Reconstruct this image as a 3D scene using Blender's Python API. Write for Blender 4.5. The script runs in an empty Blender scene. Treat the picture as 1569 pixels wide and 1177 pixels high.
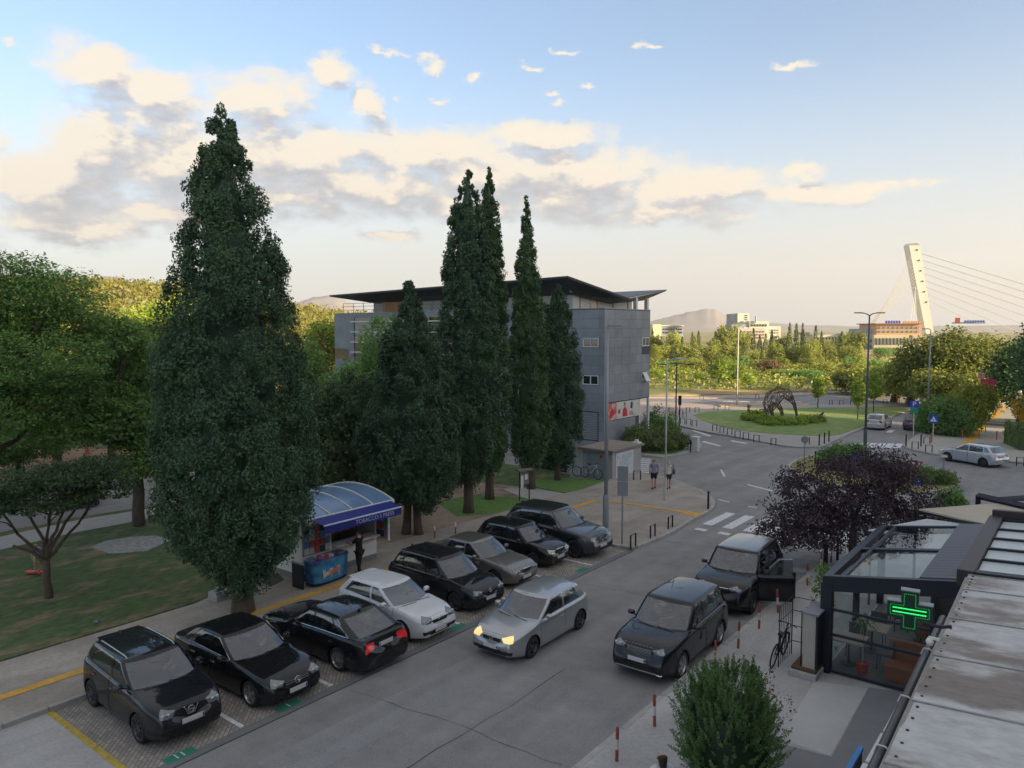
import bpy, bmesh, math, random
import numpy as np
from mathutils import Vector, Matrix
from mathutils.bvhtree import BVHTree
R = math.radians
PI = math.pi
sc = bpy.context.scene
col = sc.collection
# World axes: +Y runs up the street, +X to its right, the camera stands on a third-floor balcony at x = y = 0.
EYE = 9.5
YAW = R(38.14)
FPX, CX, CY, HY = 1150.0, 784.5, 588.5, 505.0
PITCH = math.atan((CY - HY) / FPX)
cam = bpy.data.cameras.new('camera')
cam.sensor_width = 36; cam.lens = FPX / 1569 * 36
cam.clip_start = 0.2; cam.clip_end = 20000
camo = bpy.data.objects.new('camera', cam); col.objects.link(camo)
camo.location = (0, 0, EYE); camo.rotation_euler = (R(90) - PITCH, 0, YAW)
sc.camera = camo
FW = np.array([-math.sin(YAW), math.cos(YAW)]); RT = np.array([math.cos(YAW), math.sin(YAW)])
def ray(px, py):
    a = (px - CX) / FPX; b = -(py - CY) / FPX
    f = math.cos(PITCH) + b * math.sin(PITCH); u = -math.sin(PITCH) + b * math.cos(PITCH)
    return (FW[0] * f + RT[0] * a, FW[1] * f + RT[1] * a, u)
def at(px, py, z=0.0):
    d = ray(px, py); t = (z - EYE) / d[2]
    return (d[0] * t, d[1] * t)
def far(px, py, dist):
    d = ray(px, py); k = dist / math.hypot(d[0], d[1])
    return (d[0] * k, d[1] * k, EYE + d[2] * k)
# ------------------------------------------------------------------ sky, sun, exposure
SUN_EL = R(14.0); SUN_DIR = Vector((math.cos(SUN_EL) * 0.998, -math.cos(SUN_EL) * 0.06, math.sin(SUN_EL))).normalized()
world = bpy.data.worlds.new('World'); sc.world = world; world.use_nodes = True
SKY_STRENGTH = 0.12
sc.view_settings.view_transform = 'Standard'; sc.view_settings.look = 'None'
sc.view_settings.exposure = 1.8; sc.view_settings.gamma = 1; sc.view_settings.use_curve_mapping = False
def sky_angles(px, py):
    d = Vector(ray(px, py)).normalized()
    return math.atan2(-d.x, d.y), math.asin(d.z)
BLOBS = [(140,105,80,42,0),(225,150,120,52,0),(400,150,125,52,0),(512,115,42,40,0),(572,165,36,34,0),(150,215,95,70,0),
 (50,285,120,60,0),(300,245,210,88,0),(455,235,170,60,0),(660,232,230,50,0),(830,212,140,30,0),(905,262,190,50,0),
 (1060,292,210,40,0),(1250,292,190,20,0),(1360,277,90,9,0),(1010,330,260,34,1),(700,310,260,50,1),(450,305,220,50,1),
 (100,345,150,34,0),(600,358,60,13,0),(648,88,30,16,3),(668,104,34,20,3),(592,83,34,12,3),(735,122,26,11,3),(810,105,24,9,3),(838,144,20,8,3),(858,156,22,9,3),
 (680,158,20,10,3),(865,77,44,9,2),(985,72,28,10,3),(1225,92,50,9,2),(10,67,24,10,3),(905,132,24,7,2),
 (1238,262,42,16,0),(560,285,330,62,1),(330,255,300,112,1),(90,270,190,95,1),(760,270,300,62,1),(250,330,260,46,1),(860,300,220,50,1),(-300,180,260,90,0),(-500,350,300,60,0),(1900,150,180,20,0),(2300,260,300,40,0),(625,155,12,7,2)]
def build_world():
    nt = world.node_tree; nt.nodes.clear(); N = nt.nodes.new; L = nt.links.new
    # cloud density as a group of a point (azimuth, elevation) and a 3D direction for the fractal edge
    g = bpy.data.node_groups.new('cloud_density', 'ShaderNodeTree')
    g.interface.new_socket('P', in_out='INPUT', socket_type='NodeSocketVector')
    g.interface.new_socket('D', in_out='OUTPUT', socket_type='NodeSocketFloat')
    gi = g.nodes.new('NodeGroupInput'); go = g.nodes.new('NodeGroupOutput'); GL = g.links.new
    n1 = g.nodes.new('ShaderNodeTexNoise'); n1.inputs['Scale'].default_value = 7.5; n1.inputs['Detail'].default_value = 8; n1.inputs['Roughness'].default_value = .6
    mp = g.nodes.new('ShaderNodeVectorMath'); mp.operation = 'MULTIPLY'; mp.inputs[1].default_value = (1, 1.7, 1)
    GL(gi.outputs[0], mp.inputs[0]); GL(mp.outputs[0], n1.inputs['Vector'])
    wv = g.nodes.new('ShaderNodeVectorMath'); wv.operation = 'SUBTRACT'; wv.inputs[1].default_value = (.5, .5, .5); GL(n1.outputs['Color'], wv.inputs[0])
    wm = g.nodes.new('ShaderNodeVectorMath'); wm.operation = 'MULTIPLY'; wm.inputs[1].default_value = (.10, .055, 0); GL(wv.outputs[0], wm.inputs[0])
    wa0 = g.nodes.new('ShaderNodeVectorMath'); wa0.operation = 'ADD'; GL(gi.outputs[0], wa0.inputs[0]); GL(wm.outputs[0], wa0.inputs[1])
    n4 = g.nodes.new('ShaderNodeTexNoise'); n4.inputs['Scale'].default_value = 38; n4.inputs['Detail'].default_value = 6; n4.inputs['Roughness'].default_value = .65; GL(mp.outputs[0], n4.inputs['Vector'])
    wv4 = g.nodes.new('ShaderNodeVectorMath'); wv4.operation = 'SUBTRACT'; wv4.inputs[1].default_value = (.5, .5, .5); GL(n4.outputs['Color'], wv4.inputs[0])
    wm4 = g.nodes.new('ShaderNodeVectorMath'); wm4.operation = 'MULTIPLY'; wm4.inputs[1].default_value = (.05, .03, 0); GL(wv4.outputs[0], wm4.inputs[0])
    wa = g.nodes.new('ShaderNodeVectorMath'); wa.operation = 'ADD'; GL(wa0.outputs[0], wa.inputs[0]); GL(wm4.outputs[0], wa.inputs[1])
    n2 = g.nodes.new('ShaderNodeTexNoise'); n2.inputs['Scale'].default_value = 24; n2.inputs['Detail'].default_value = 9; n2.inputs['Roughness'].default_value = .62
    GL(mp.outputs[0], n2.inputs['Vector'])
    last = None
    for (px, py, rx, ry, soft) in BLOBS:
        a, e = sky_angles(px, py); sx = FPX / rx; sy = FPX / ry
        v = g.nodes.new('ShaderNodeVectorMath'); v.operation = 'MULTIPLY_ADD'
        v.inputs[1].default_value = (sx, sy, 0); v.inputs[2].default_value = (-a * sx, -e * sy, 0); GL(wa.outputs[0], v.inputs[0])
        l = g.nodes.new('ShaderNodeVectorMath'); l.operation = 'LENGTH'; GL(v.outputs[0], l.inputs[0]); out = l.outputs['Value']
        if soft:
            ad = g.nodes.new('ShaderNodeMath'); ad.operation = 'ADD'; ad.inputs[1].default_value = {1: .16, 2: .26, 3: .20}[soft]; GL(out, ad.inputs[0]); out = ad.outputs[0]
        if last is not None:
            m = g.nodes.new('ShaderNodeMath'); m.operation = 'SMOOTH_MIN'; m.inputs[2].default_value = .25; GL(last, m.inputs[0]); GL(out, m.inputs[1]); out = m.outputs[0]
        last = out
    # broken cloud goes on unseen overhead and behind, thickened to brighten the street
    n3 = g.nodes.new('ShaderNodeTexNoise'); n3.inputs['Scale'].default_value = 2.2; n3.inputs['Detail'].default_value = 5; GL(gi.outputs[0], n3.inputs['Vector'])
    sp3 = g.nodes.new('ShaderNodeSeparateXYZ'); GL(gi.outputs[0], sp3.inputs[0])
    e3 = g.nodes.new('ShaderNodeMapRange'); GL(sp3.outputs[1], e3.inputs[0]); e3.inputs[1].default_value = .46; e3.inputs[2].default_value = .75; e3.inputs[3].default_value = 1.7; e3.inputs[4].default_value = .1
    q3 = g.nodes.new('ShaderNodeMath'); q3.operation = 'SUBTRACT'; GL(e3.outputs[0], q3.inputs[0]); GL(n3.outputs['Fac'], q3.inputs[1])
    q4 = g.nodes.new('ShaderNodeMath'); q4.operation = 'ADD'; q4.inputs[1].default_value = .4; GL(q3.outputs[0], q4.inputs[0])
    mn = g.nodes.new('ShaderNodeMath'); mn.operation = 'SMOOTH_MIN'; mn.inputs[2].default_value = .2; GL(last, mn.inputs[0]); GL(q4.outputs[0], mn.inputs[1]); last = mn.outputs[0]
    m = g.nodes.new('ShaderNodeMath'); m.operation = 'SUBTRACT'; m.inputs[0].default_value = .85; GL(last, m.inputs[1])
    m2 = g.nodes.new('ShaderNodeMath'); m2.operation = 'MULTIPLY_ADD'; m2.inputs[1].default_value = 1.15; GL(n2.outputs['Fac'], m2.inputs[0]); GL(m.outputs[0], m2.inputs[2])
    m3 = g.nodes.new('ShaderNodeMath'); m3.operation = 'SUBTRACT'; m3.inputs[1].default_value = .49; GL(m2.outputs[0], m3.inputs[0])
    GL(m3.outputs[0], go.inputs[0])
    # sky
    sky = N('ShaderNodeTexSky'); sky.sky_type = 'NISHITA'; sky.sun_disc = False; sky.sun_elevation = SUN_EL
    sky.sun_rotation = math.atan2(SUN_DIR.x, SUN_DIR.y); sky.air_density = 1.0; sky.dust_density = 1.3; sky.ozone_density = 2.2
    tc = N('ShaderNodeTexCoord'); sx = N('ShaderNodeSeparateXYZ'); L(tc.outputs['Generated'], sx.inputs[0])
    def M(op, a, b=None, c=None):
        n = N('ShaderNodeMath'); n.operation = op
        for i, v in enumerate((a, b, c)):
            if v is None: continue
            if isinstance(v, (int, float)): n.inputs[i].default_value = v
            else: L(v, n.inputs[i])
        return n.outputs[0]
    az = M('ARCTAN2', M('MULTIPLY', sx.outputs[0], -1.0), sx.outputs[1]); el = M('ARCSINE', sx.outputs[2])
    cb = N('ShaderNodeCombineXYZ'); L(az, cb.inputs[0]); L(el, cb.inputs[1])
    def dens(off):
        gg = N('ShaderNodeGroup'); gg.node_tree = g
        if off:
            ad = N('ShaderNodeVectorMath'); ad.operation = 'ADD'; ad.inputs[1].default_value = off; L(cb.outputs[0], ad.inputs[0]); L(ad.outputs[0], gg.inputs[0])
        else: L(cb.outputs[0], gg.inputs[0])
        return gg.outputs[0]
    d0 = dens(None); d1 = dens((.012, .022, 0)); d2 = dens((.0, .06, 0))
    mr = N('ShaderNodeMapRange'); mr.interpolation_type = 'SMOOTHSTEP'; L(d0, mr.inputs[0]); mr.inputs[1].default_value = .0; mr.inputs[2].default_value = .62
    hi = N('ShaderNodeMapRange'); L(el, hi.inputs[0]); hi.inputs[1].default_value = .5; hi.inputs[2].default_value = 1.1; hi.inputs[3].default_value = .94; hi.inputs[4].default_value = .9
    cover = M('MULTIPLY', mr.outputs[0], hi.outputs[0])
    diff = M('SUBTRACT', d0, d1); lit = M('MULTIPLY_ADD', diff, 2.1, .50)
    under = N('ShaderNodeMapRange'); L(d2, under.inputs[0]); under.inputs[1].default_value = .15; under.inputs[2].default_value = .75; under.inputs[3].default_value = 0.28; under.inputs[4].default_value = -.38
    tone = M('ADD', lit, under.outputs[0])
    # western part of the bank catches the low sun fully, the long eastern veil is thinner and greyer
    ew = N('ShaderNodeMapRange'); L(az, ew.inputs[0]); ew.inputs[1].default_value = -.35; ew.inputs[2].default_value = .95; ew.inputs[3].default_value = -.06; ew.inputs[4].default_value = .16
    tone = M('ADD', tone, ew.outputs[0])
    cr = N('ShaderNodeValToRGB'); L(tone, cr.inputs[0]); cr.color_ramp.elements[0].color = (.50, .52, .58, 1); cr.color_ramp.elements[0].position = .12
    cr.color_ramp.elements[1].color = (1.12, .99, .80, 1); cr.color_ramp.elements[1].position = .95
    e = cr.color_ramp.elements.new(.45); e.color = (.66, .645, .66, 1); e = cr.color_ramp.elements.new(.7); e.color = (.88, .81, .73, 1)
    # warm dusty layer over the horizon, all the way round
    hz = N('ShaderNodeMapRange'); hz.interpolation_type = 'SMOOTHSTEP'; L(el, hz.inputs[0]); hz.inputs[1].default_value = -.02; hz.inputs[2].default_value = .36; hz.inputs[3].default_value = .92; hz.inputs[4].default_value = 0
    hcol = N('ShaderNodeRGB'); hcol.outputs[0].default_value = HORIZON
    zen = N('ShaderNodeMix'); zen.data_type = 'RGBA'; zen.blend_type = 'MULTIPLY'; zen.inputs[0].default_value = 1; zen.inputs[7].default_value = SKYTINT
    L(sky.outputs[0], zen.inputs[6])
    mx = N('ShaderNodeMix'); mx.data_type = 'RGBA'; L(hz.outputs[0], mx.inputs[0]); L(zen.outputs[2], mx.inputs[6]); L(hcol.outputs[0], mx.inputs[7])
    cs = N('ShaderNodeVectorMath'); cs.operation = 'SCALE'; cs.inputs[3].default_value = CLOUDGAIN; L(cr.outputs[0], cs.inputs[0])
    mc = N('ShaderNodeMix'); mc.data_type = 'RGBA'; L(cover, mc.inputs[0]); L(mx.outputs[2], mc.inputs[6]); L(cs.outputs[0], mc.inputs[7])
    bg = N('ShaderNodeBackground'); bg.inputs[1].default_value = SKY_STRENGTH; L(mc.outputs[2], bg.inputs[0])
    ou = N('ShaderNodeOutputWorld'); L(bg.outputs[0], ou.inputs[0])
HAZE = 0.00016
HORIZON = (2.12, 2.06, 2.0, 1); SKYTINT = (.74, .70, .68, 1); CLOUDGAIN = 2.3
build_world()
sun = bpy.data.lights.new('sun', 'SUN'); sun.energy = 4.0; sun.angle = R(.6); sun.color = (1, .80, .52)
suno = bpy.data.objects.new('sun', sun); col.objects.link(suno); suno.rotation_euler = SUN_DIR.to_track_quat('Z', 'Y').to_euler(); suno.location = (60, 0, 60)

# ------------------------------------------------------------------ materials
MATS = {}
def mat(name, c, rough=.6, metal=0.0, var=.12, scale=6.0, bump=0.0, bscale=None, c2=None, c2pos=(.45, .6), c2scale=1.2, coat=0.0, emit=None, es=1.0, ior=1.45, objvar=0.0, stretch=None, spec=None):
    if name in MATS: return MATS[name]
    m = bpy.data.materials.new(name); m.use_nodes = True; nt = m.node_tree; N = nt.nodes.new; L = nt.links.new
    b = nt.nodes['Principled BSDF']; b.inputs['Roughness'].default_value = rough; b.inputs['Metallic'].default_value = metal
    b.inputs['Coat Weight'].default_value = coat; b.inputs['Coat Roughness'].default_value = .04; b.inputs['IOR'].default_value = ior
    if spec is not None: b.inputs['Specular IOR Level'].default_value = spec
    tc = N('ShaderNodeTexCoord'); vec = tc.outputs['Object']
    geo = N('ShaderNodeNewGeometry'); vec = geo.outputs['Position']
    if stretch:
        mp = N('ShaderNodeVectorMath'); mp.operation = 'MULTIPLY'; mp.inputs[1].default_value = stretch; L(vec, mp.inputs[0]); vec = mp.outputs[0]
    n = N('ShaderNodeTexNoise'); n.inputs['Scale'].default_value = scale; n.inputs['Detail'].default_value = 6; n.inputs['Roughness'].default_value = .65; L(vec, n.inputs['Vector'])
    mr = N('ShaderNodeMapRange'); L(n.outputs['Fac'], mr.inputs[0]); mr.inputs[1].default_value = .25; mr.inputs[2].default_value = .75; mr.inputs[3].default_value = 1 - var; mr.inputs[4].default_value = 1 + var
    base = N('ShaderNodeRGB'); base.outputs[0].default_value = (*c, 1); out = base.outputs[0]
    if c2 is not None:
        n2 = N('ShaderNodeTexNoise'); n2.inputs['Scale'].default_value = c2scale; n2.inputs['Detail'].default_value = 7; n2.inputs['Roughness'].default_value = .62; L(vec, n2.inputs['Vector'])
        r2 = N('ShaderNodeMapRange'); r2.interpolation_type = 'SMOOTHSTEP'; L(n2.outputs['Fac'], r2.inputs[0]); r2.inputs[1].default_value = c2pos[0]; r2.inputs[2].default_value = c2pos[1]
        mx = N('ShaderNodeMix'); mx.data_type = 'RGBA'; L(r2.outputs[0], mx.inputs[0]); L(out, mx.inputs[6]); mx.inputs[7].default_value = (*c2, 1); out = mx.outputs[2]
    sc_ = N('ShaderNodeVectorMath'); sc_.operation = 'SCALE'; L(out, sc_.inputs[0]); L(mr.outputs[0], sc_.inputs[3]); out = sc_.outputs[0]
    if objvar:
        oi = N('ShaderNodeObjectInfo'); mo = N('ShaderNodeMapRange'); L(oi.outputs['Random'], mo.inputs[0]); mo.inputs[3].default_value = 1 - objvar; mo.inputs[4].default_value = 1 + objvar
        s2 = N('ShaderNodeVectorMath'); s2.operation = 'SCALE'; L(out, s2.inputs[0]); L(mo.outputs[0], s2.inputs[3]); out = s2.outputs[0]
    L(out, b.inputs['Base Color'])
    if bump:
        nb = N('ShaderNodeTexNoise'); nb.inputs['Scale'].default_value = bscale or scale * 4; nb.inputs['Detail'].default_value = 4; L(vec, nb.inputs['Vector'])
        bu = N('ShaderNodeBump'); bu.inputs['Strength'].default_value = bump; bu.inputs['Distance'].default_value = .02; L(nb.outputs['Fac'], bu.inputs['Height']); L(bu.outputs[0], b.inputs['Normal'])
    if emit: b.inputs['Emission Color'].default_value = (*emit, 1); b.inputs['Emission Strength'].default_value = es
    MATS[name] = m; return m
def foliage(name, c, c2, trans=.25, c3=None, hue=.25):
    m = bpy.data.materials.new(name); m.use_nodes = True; nt = m.node_tree; N = nt.nodes.new; L = nt.links.new; nt.nodes.clear()
    at_ = N('ShaderNodeAttribute'); at_.attribute_name = 'rnd'
    oi = N('ShaderNodeObjectInfo'); geo = N('ShaderNodeNewGeometry')
    n = N('ShaderNodeTexNoise'); n.inputs['Scale'].default_value = .9; n.inputs['Detail'].default_value = 3; L(geo.outputs['Position'], n.inputs['Vector'])
    a = N('ShaderNodeMath'); a.operation = 'MULTIPLY_ADD'; L(n.outputs['Fac'], a.inputs[0]); a.inputs[1].default_value = 1.3; a.inputs[2].default_value = -.45
    b_ = N('ShaderNodeMath'); b_.operation = 'MULTIPLY_ADD'; L(at_.outputs['Fac'], b_.inputs[0]); b_.inputs[1].default_value = .55; L(a.outputs[0], b_.inputs[2]); b_.use_clamp = True
    cr = N('ShaderNodeValToRGB'); L(b_.outputs[0], cr.inputs[0]); cr.color_ramp.elements[0].color = (*c, 1); cr.color_ramp.elements[1].color = (*c2, 1)
    if c3: e = cr.color_ramp.elements.new(.93); e.color = (*c2, 1); cr.color_ramp.elements[-1].color = (*c3, 1)
    mo = N('ShaderNodeMapRange'); L(oi.outputs['Random'], mo.inputs[0]); mo.inputs[3].default_value = 1 - hue; mo.inputs[4].default_value = 1 + hue
    s2 = N('ShaderNodeVectorMath'); s2.operation = 'SCALE'; L(cr.outputs[0], s2.inputs[0]); L(mo.outputs[0], s2.inputs[3])
    d = N('ShaderNodeBsdfDiffuse'); d.inputs['Roughness'].default_value = .7; L(s2.outputs[0], d.inputs[0])
    t = N('ShaderNodeBsdfTranslucent'); L(s2.outputs[0], t.inputs[0])
    mx = N('ShaderNodeMixShader'); mx.inputs[0].default_value = trans; L(d.outputs[0], mx.inputs[1]); L(t.outputs[0], mx.inputs[2])
    gl = N('ShaderNodeBsdfGlossy'); gl.inputs['Roughness'].default_value = .5; gl.inputs[0].default_value = (.6, .65, .7, 1)
    m2 = N('ShaderNodeMixShader'); m2.inputs[0].default_value = .045; L(mx.outputs[0], m2.inputs[1]); L(gl.outputs[0], m2.inputs[2])
    o = N('ShaderNodeOutputMaterial'); L(m2.outputs[0], o.inputs[0]); return m
def glass_mat(name, tint=(.75, .85, .85), refl=.12, opacity=.35, dark=(.02, .025, .03), rough=.03, top=.95, blend=.35):
    """a pane: part see-through, part dark film, mirror-like at grazing angles"""
    m = bpy.data.materials.new(name); m.use_nodes = True; nt = m.node_tree; N = nt.nodes.new; L = nt.links.new; nt.nodes.clear()
    tr = N('ShaderNodeBsdfTransparent'); tr.inputs[0].default_value = (*tint, 1)
    df = N('ShaderNodeBsdfDiffuse'); df.inputs[0].default_value = (*dark, 1)
    mx = N('ShaderNodeMixShader'); mx.inputs[0].default_value = opacity; L(tr.outputs[0], mx.inputs[1]); L(df.outputs[0], mx.inputs[2])
    gl = N('ShaderNodeBsdfGlossy'); gl.inputs['Roughness'].default_value = rough; gl.inputs[0].default_value = (.9, .95, 1, 1)
    lw = N('ShaderNodeLayerWeight'); lw.inputs[0].default_value = blend
    mr = N('ShaderNodeMapRange'); L(lw.outputs['Fresnel'], mr.inputs[0]); mr.inputs[3].default_value = refl; mr.inputs[4].default_value = top
    m2 = N('ShaderNodeMixShader'); L(mr.outputs[0], m2.inputs[0]); L(mx.outputs[0], m2.inputs[1]); L(gl.outputs[0], m2.inputs[2])
    o = N('ShaderNodeOutputMaterial'); L(m2.outputs[0], o.inputs[0]); return m

# ------------------------------------------------------------------ objects
def link(o, parent=None):
    col.objects.link(o)
    if parent is not None: o.parent = parent
    return o
def tag(o, label=None, cat=None, group=None, kind=None):
    if label: o['label'] = label
    if cat: o['category'] = cat
    if group: o['group'] = group
    if kind: o['kind'] = kind
    return o
def thing(name, label, cat, loc=(0, 0, 0), rz=0.0, group=None):
    o = bpy.data.objects.new(name, None); o.empty_display_size = .2; col.objects.link(o); o.location = loc; o.rotation_euler = (0, 0, rz)
    return tag(o, label, cat, group)
def mesh_obj(name, V, F, m, parent=None, smooth=False, loc=None):
    me = bpy.data.meshes.new(name); me.from_pydata([tuple(v) for v in V], [], F); me.update()
    for mm in (m if isinstance(m, (list, tuple)) else [m]): me.materials.append(mm)
    if smooth: me.shade_smooth()
    o = bpy.data.objects.new(name, me); link(o, parent)
    if loc: o.location = loc
    return o
def copy_tree(o, parent=None):
    c = o.copy(); col.objects.link(c)
    if parent is not None: c.parent = parent
    for ch in list(o.children): copy_tree(ch, c)
    return c
class MB:
    def __init__(s): s.V = []; s.F = []
    def add(s, V, F):
        k = len(s.V); s.V += [tuple(v) for v in V]; s.F += [tuple(i + k for i in f) for f in F]; return s
    def box(s, x0, x1, y0, y1, z0, z1):
        V = [(x, y, z) for z in (z0, z1) for (x, y) in ((x0, y0), (x1, y0), (x1, y1), (x0, y1))]
        return s.add(V, [(3, 2, 1, 0), (4, 5, 6, 7), (0, 1, 5, 4), (1, 2, 6, 5), (2, 3, 7, 6), (3, 0, 4, 7)])
    def prism(s, P, z0, z1):
        n = len(P)
        if sum(P[i][0] * P[(i + 1) % n][1] - P[(i + 1) % n][0] * P[i][1] for i in range(n)) < 0: P = P[::-1]
        z0s = z0 if isinstance(z0, (list, tuple)) else [z0] * n; z1s = z1 if isinstance(z1, (list, tuple)) else [z1] * n
        V = [(p[0], p[1], z) for p, z in zip(P, z0s)] + [(p[0], p[1], z) for p, z in zip(P, z1s)]
        return s.add(V, [tuple(range(n))[::-1], tuple(range(n, 2 * n))] + [(i, (i + 1) % n, n + (i + 1) % n, n + i) for i in range(n)])
    def tube(s, path, r, seg=8, cap=True):
        path = [Vector(p) for p in path]; n = len(path); rs = r if isinstance(r, (list, tuple)) else [r] * n
        V = []; up = None
        for i, p in enumerate(path):
            d = (path[min(i + 1, n - 1)] - path[max(i - 1, 0)]).normalized()
            if up is None: up = Vector((0, 0, 1)) if abs(d.z) < .9 else Vector((1, 0, 0))
            a = d.cross(up).normalized(); b = a.cross(d).normalized(); up = b
            for k in range(seg):
                t = 2 * PI * k / seg; V.append(p + (a * math.cos(t) + b * math.sin(t)) * rs[i])
        F = [(i * seg + k, i * seg + (k + 1) % seg, (i + 1) * seg + (k + 1) % seg, (i + 1) * seg + k) for i in range(n - 1) for k in range(seg)]
        if cap: F += [tuple(range(seg))[::-1], tuple(range((n - 1) * seg, n * seg))]
        return s.add(V, F)
    def lathe(s, prof, seg=20, axis='z', c=(0, 0, 0)):
        V = []; n = len(prof)
        for (r, h) in prof:
            for k in range(seg):
                t = 2 * PI * k / seg; x, y = r * math.cos(t), r * math.sin(t)
                p = (x, y, h) if axis == 'z' else ((x, h, y) if axis == 'y' else (h, x, y)); V.append((p[0] + c[0], p[1] + c[1], p[2] + c[2]))
        F = [(i * seg + k, i * seg + (k + 1) % seg, (i + 1) * seg + (k + 1) % seg, (i + 1) * seg + k) for i in range(n - 1) for k in range(seg)]
        return s.add(V, F)
    def build(s, name, m, parent=None, smooth=False, loc=None, bevel=0.0):
        o = mesh_obj(name, s.V, s.F, m, parent, smooth, loc)
        if bevel:
            bm = bmesh.new(); bm.from_mesh(o.data); bmesh.ops.recalc_face_normals(bm, faces=bm.faces)
            ed = [e for e in bm.edges if len(e.link_faces) == 2 and e.calc_face_angle(0) > .6]
            bmesh.ops.bevel(bm, geom=ed, offset=bevel, segments=2, affect='EDGES', profile=.6); bm.to_mesh(o.data); bm.free()
        return o
def text_obj(s, size, M4, m, parent, name='lettering', depth=.004):
    cu = bpy.data.curves.new(name, 'FONT'); cu.body = s; cu.size = size; cu.extrude = depth; cu.align_x = 'CENTER'; cu.align_y = 'CENTER'
    t = bpy.data.objects.new(name, cu); col.objects.link(t); dg = bpy.context.evaluated_depsgraph_get()
    me = bpy.data.meshes.new_from_object(t.evaluated_get(dg)); bpy.data.objects.remove(t); me.materials.clear(); me.materials.append(m)
    me.transform(M4); o = bpy.data.objects.new(name, me); return link(o, parent)
def curve_pts(P, n=6):
    """Catmull-Rom through 2D points"""
    out = []; k = len(P)
    for i in range(k - 1):
        a = P[max(i - 1, 0)]; b = P[i]; c = P[i + 1]; d = P[min(i + 2, k - 1)]
        for j in range(n):
            t = j / n; out.append(tuple(.5 * (2 * b[q] + (c[q] - a[q]) * t + (2 * a[q] - 5 * b[q] + 4 * c[q] - d[q]) * t * t + (3 * b[q] - a[q] - 3 * c[q] + d[q]) * t ** 3) for q in range(len(b))))
    out.append(tuple(P[-1])); return out
ORD = ['first', 'second', 'third', 'fourth', 'fifth', 'sixth', 'seventh', 'eighth', 'ninth', 'tenth', 'eleventh', 'twelfth', 'thirteenth', 'fourteenth', 'fifteenth', 'sixteenth', 'seventeenth', 'eighteenth', 'nineteenth', 'twentieth']
def ordw(i):
    if i < 20: return ORD[i]
    t = ['twenty', 'thirty', 'forty', 'fifty', 'sixty', 'seventy', 'eighty', 'ninety'][(i + 1) // 10 - 2]
    r = (i + 1) % 10
    return t + '-' + ORD[r - 1] if r else t[:-1] + 'ieth'
random.seed(4)
# ------------------------------------------------------------------ common materials
ASPH = mat('asphalt', (.245, .242, .235), .82, var=.16, scale=1.3, bump=.35, bscale=60, c2=(.21, .208, .203), c2scale=.3, c2pos=(.4, .65))
ASPH_OLD = mat('asphalt_patch', (.25, .25, .247), .85, var=.12, scale=2, bump=.3, bscale=50)
PAVE = mat('pavement', (.35, .315, .27), .85, var=.14, scale=1.1, bump=.25, bscale=30, c2=(.29, .26, .22), c2scale=.5)
CONC = mat('concrete', (.40, .395, .38), .85, var=.14, scale=.9, bump=.2, bscale=30, c2=(.33, .325, .315), c2scale=.45)
KERB = mat('kerb_stone', (.36, .35, .33), .8, var=.2, scale=3, objvar=.12)
WHITEP = mat('road_paint', (.66, .67, .68), .7, var=.25, scale=9, c2=(.28, .28, .285), c2scale=7, c2pos=(.5, .72))
ORANGEP = mat('tactile_paving', (.62, .34, .05), .7, var=.2, scale=5, bump=.3, bscale=40, c2=(.40, .24, .07), c2scale=3, c2pos=(.5, .75))
YELP = mat('yellow_paint', (.45, .33, .05), .7, var=.3, scale=7, c2=(.2, .18, .1), c2scale=5, c2pos=(.5, .75))
GREENP = mat('green_paint', (.03, .2, .12), .7, var=.2, scale=9)
BLACKM = mat('black_metal', (.018, .019, .022), .45, .3)
DARKM = mat('dark_frame', (.022, .026, .036), .5, .2)
GREYM = mat('galvanised_steel', (.30, .32, .34), .5, .5, var=.08)
WHITEM = mat('white_metal', (.62, .62, .58), .5, var=.1, scale=3)
WHITEPL = mat('white_plastic', (.7, .7, .7), .45)
REDP = mat('red_paint', (.42, .06, .03), .55, var=.2)
RUBBER = mat('rubber', (.018, .018, .019), .85)
CHROME = mat('chrome', (.62, .63, .65), .18, 1.0, var=.03)
BARK = mat('bark', (.10, .075, .055), .9, var=.35, scale=6, bump=.9, bscale=12, stretch=(1, 1, .25))
SKIN = mat('skin', (.45, .26, .18), .6, var=.05)
def brick_nodes(m, sx, sy, mortar, c1, c2, cm, msize=.02, rot=0):
    nt = m.node_tree; N = nt.nodes.new; L = nt.links.new; b = nt.nodes['Principled BSDF']; geo = N('ShaderNodeNewGeometry')
    mp = N('ShaderNodeMapping'); mp.inputs['Rotation'].default_value = (0, 0, rot); L(geo.outputs['Position'], mp.inputs[0])
    br = N('ShaderNodeTexBrick'); L(mp.outputs[0], br.inputs['Vector']); br.inputs['Scale'].default_value = 1; br.inputs['Brick Width'].default_value = sx; br.inputs['Row Height'].default_value = sy
    br.inputs['Mortar Size'].default_value = msize; br.inputs['Color1'].default_value = (*c1, 1); br.inputs['Color2'].default_value = (*c2, 1); br.inputs['Mortar'].default_value = (*cm, 1); br.inputs['Mortar Smooth'].default_value = .3
    old = b.inputs['Base Color'].links[0].from_socket
    mx = N('ShaderNodeMix'); mx.data_type = 'RGBA'; mx.blend_type = 'MULTIPLY'; mx.inputs[0].default_value = 1; L(old, mx.inputs[6]); L(br.outputs[0], mx.inputs[7]); L(mx.outputs[2], b.inputs['Base Color'])
    bu = N('ShaderNodeBump'); bu.inputs['Strength'].default_value = .6; bu.inputs['Distance'].default_value = .01; bu.invert = True; L(br.outputs['Fac'], bu.inputs['Height']); L(bu.outputs[0], b.inputs['Normal'])
PAVERS = mat('bay_pavers', (.33, .30, .26), .85, var=.18, scale=1.6, c2=(.27, .25, .22), c2scale=.6)
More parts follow.
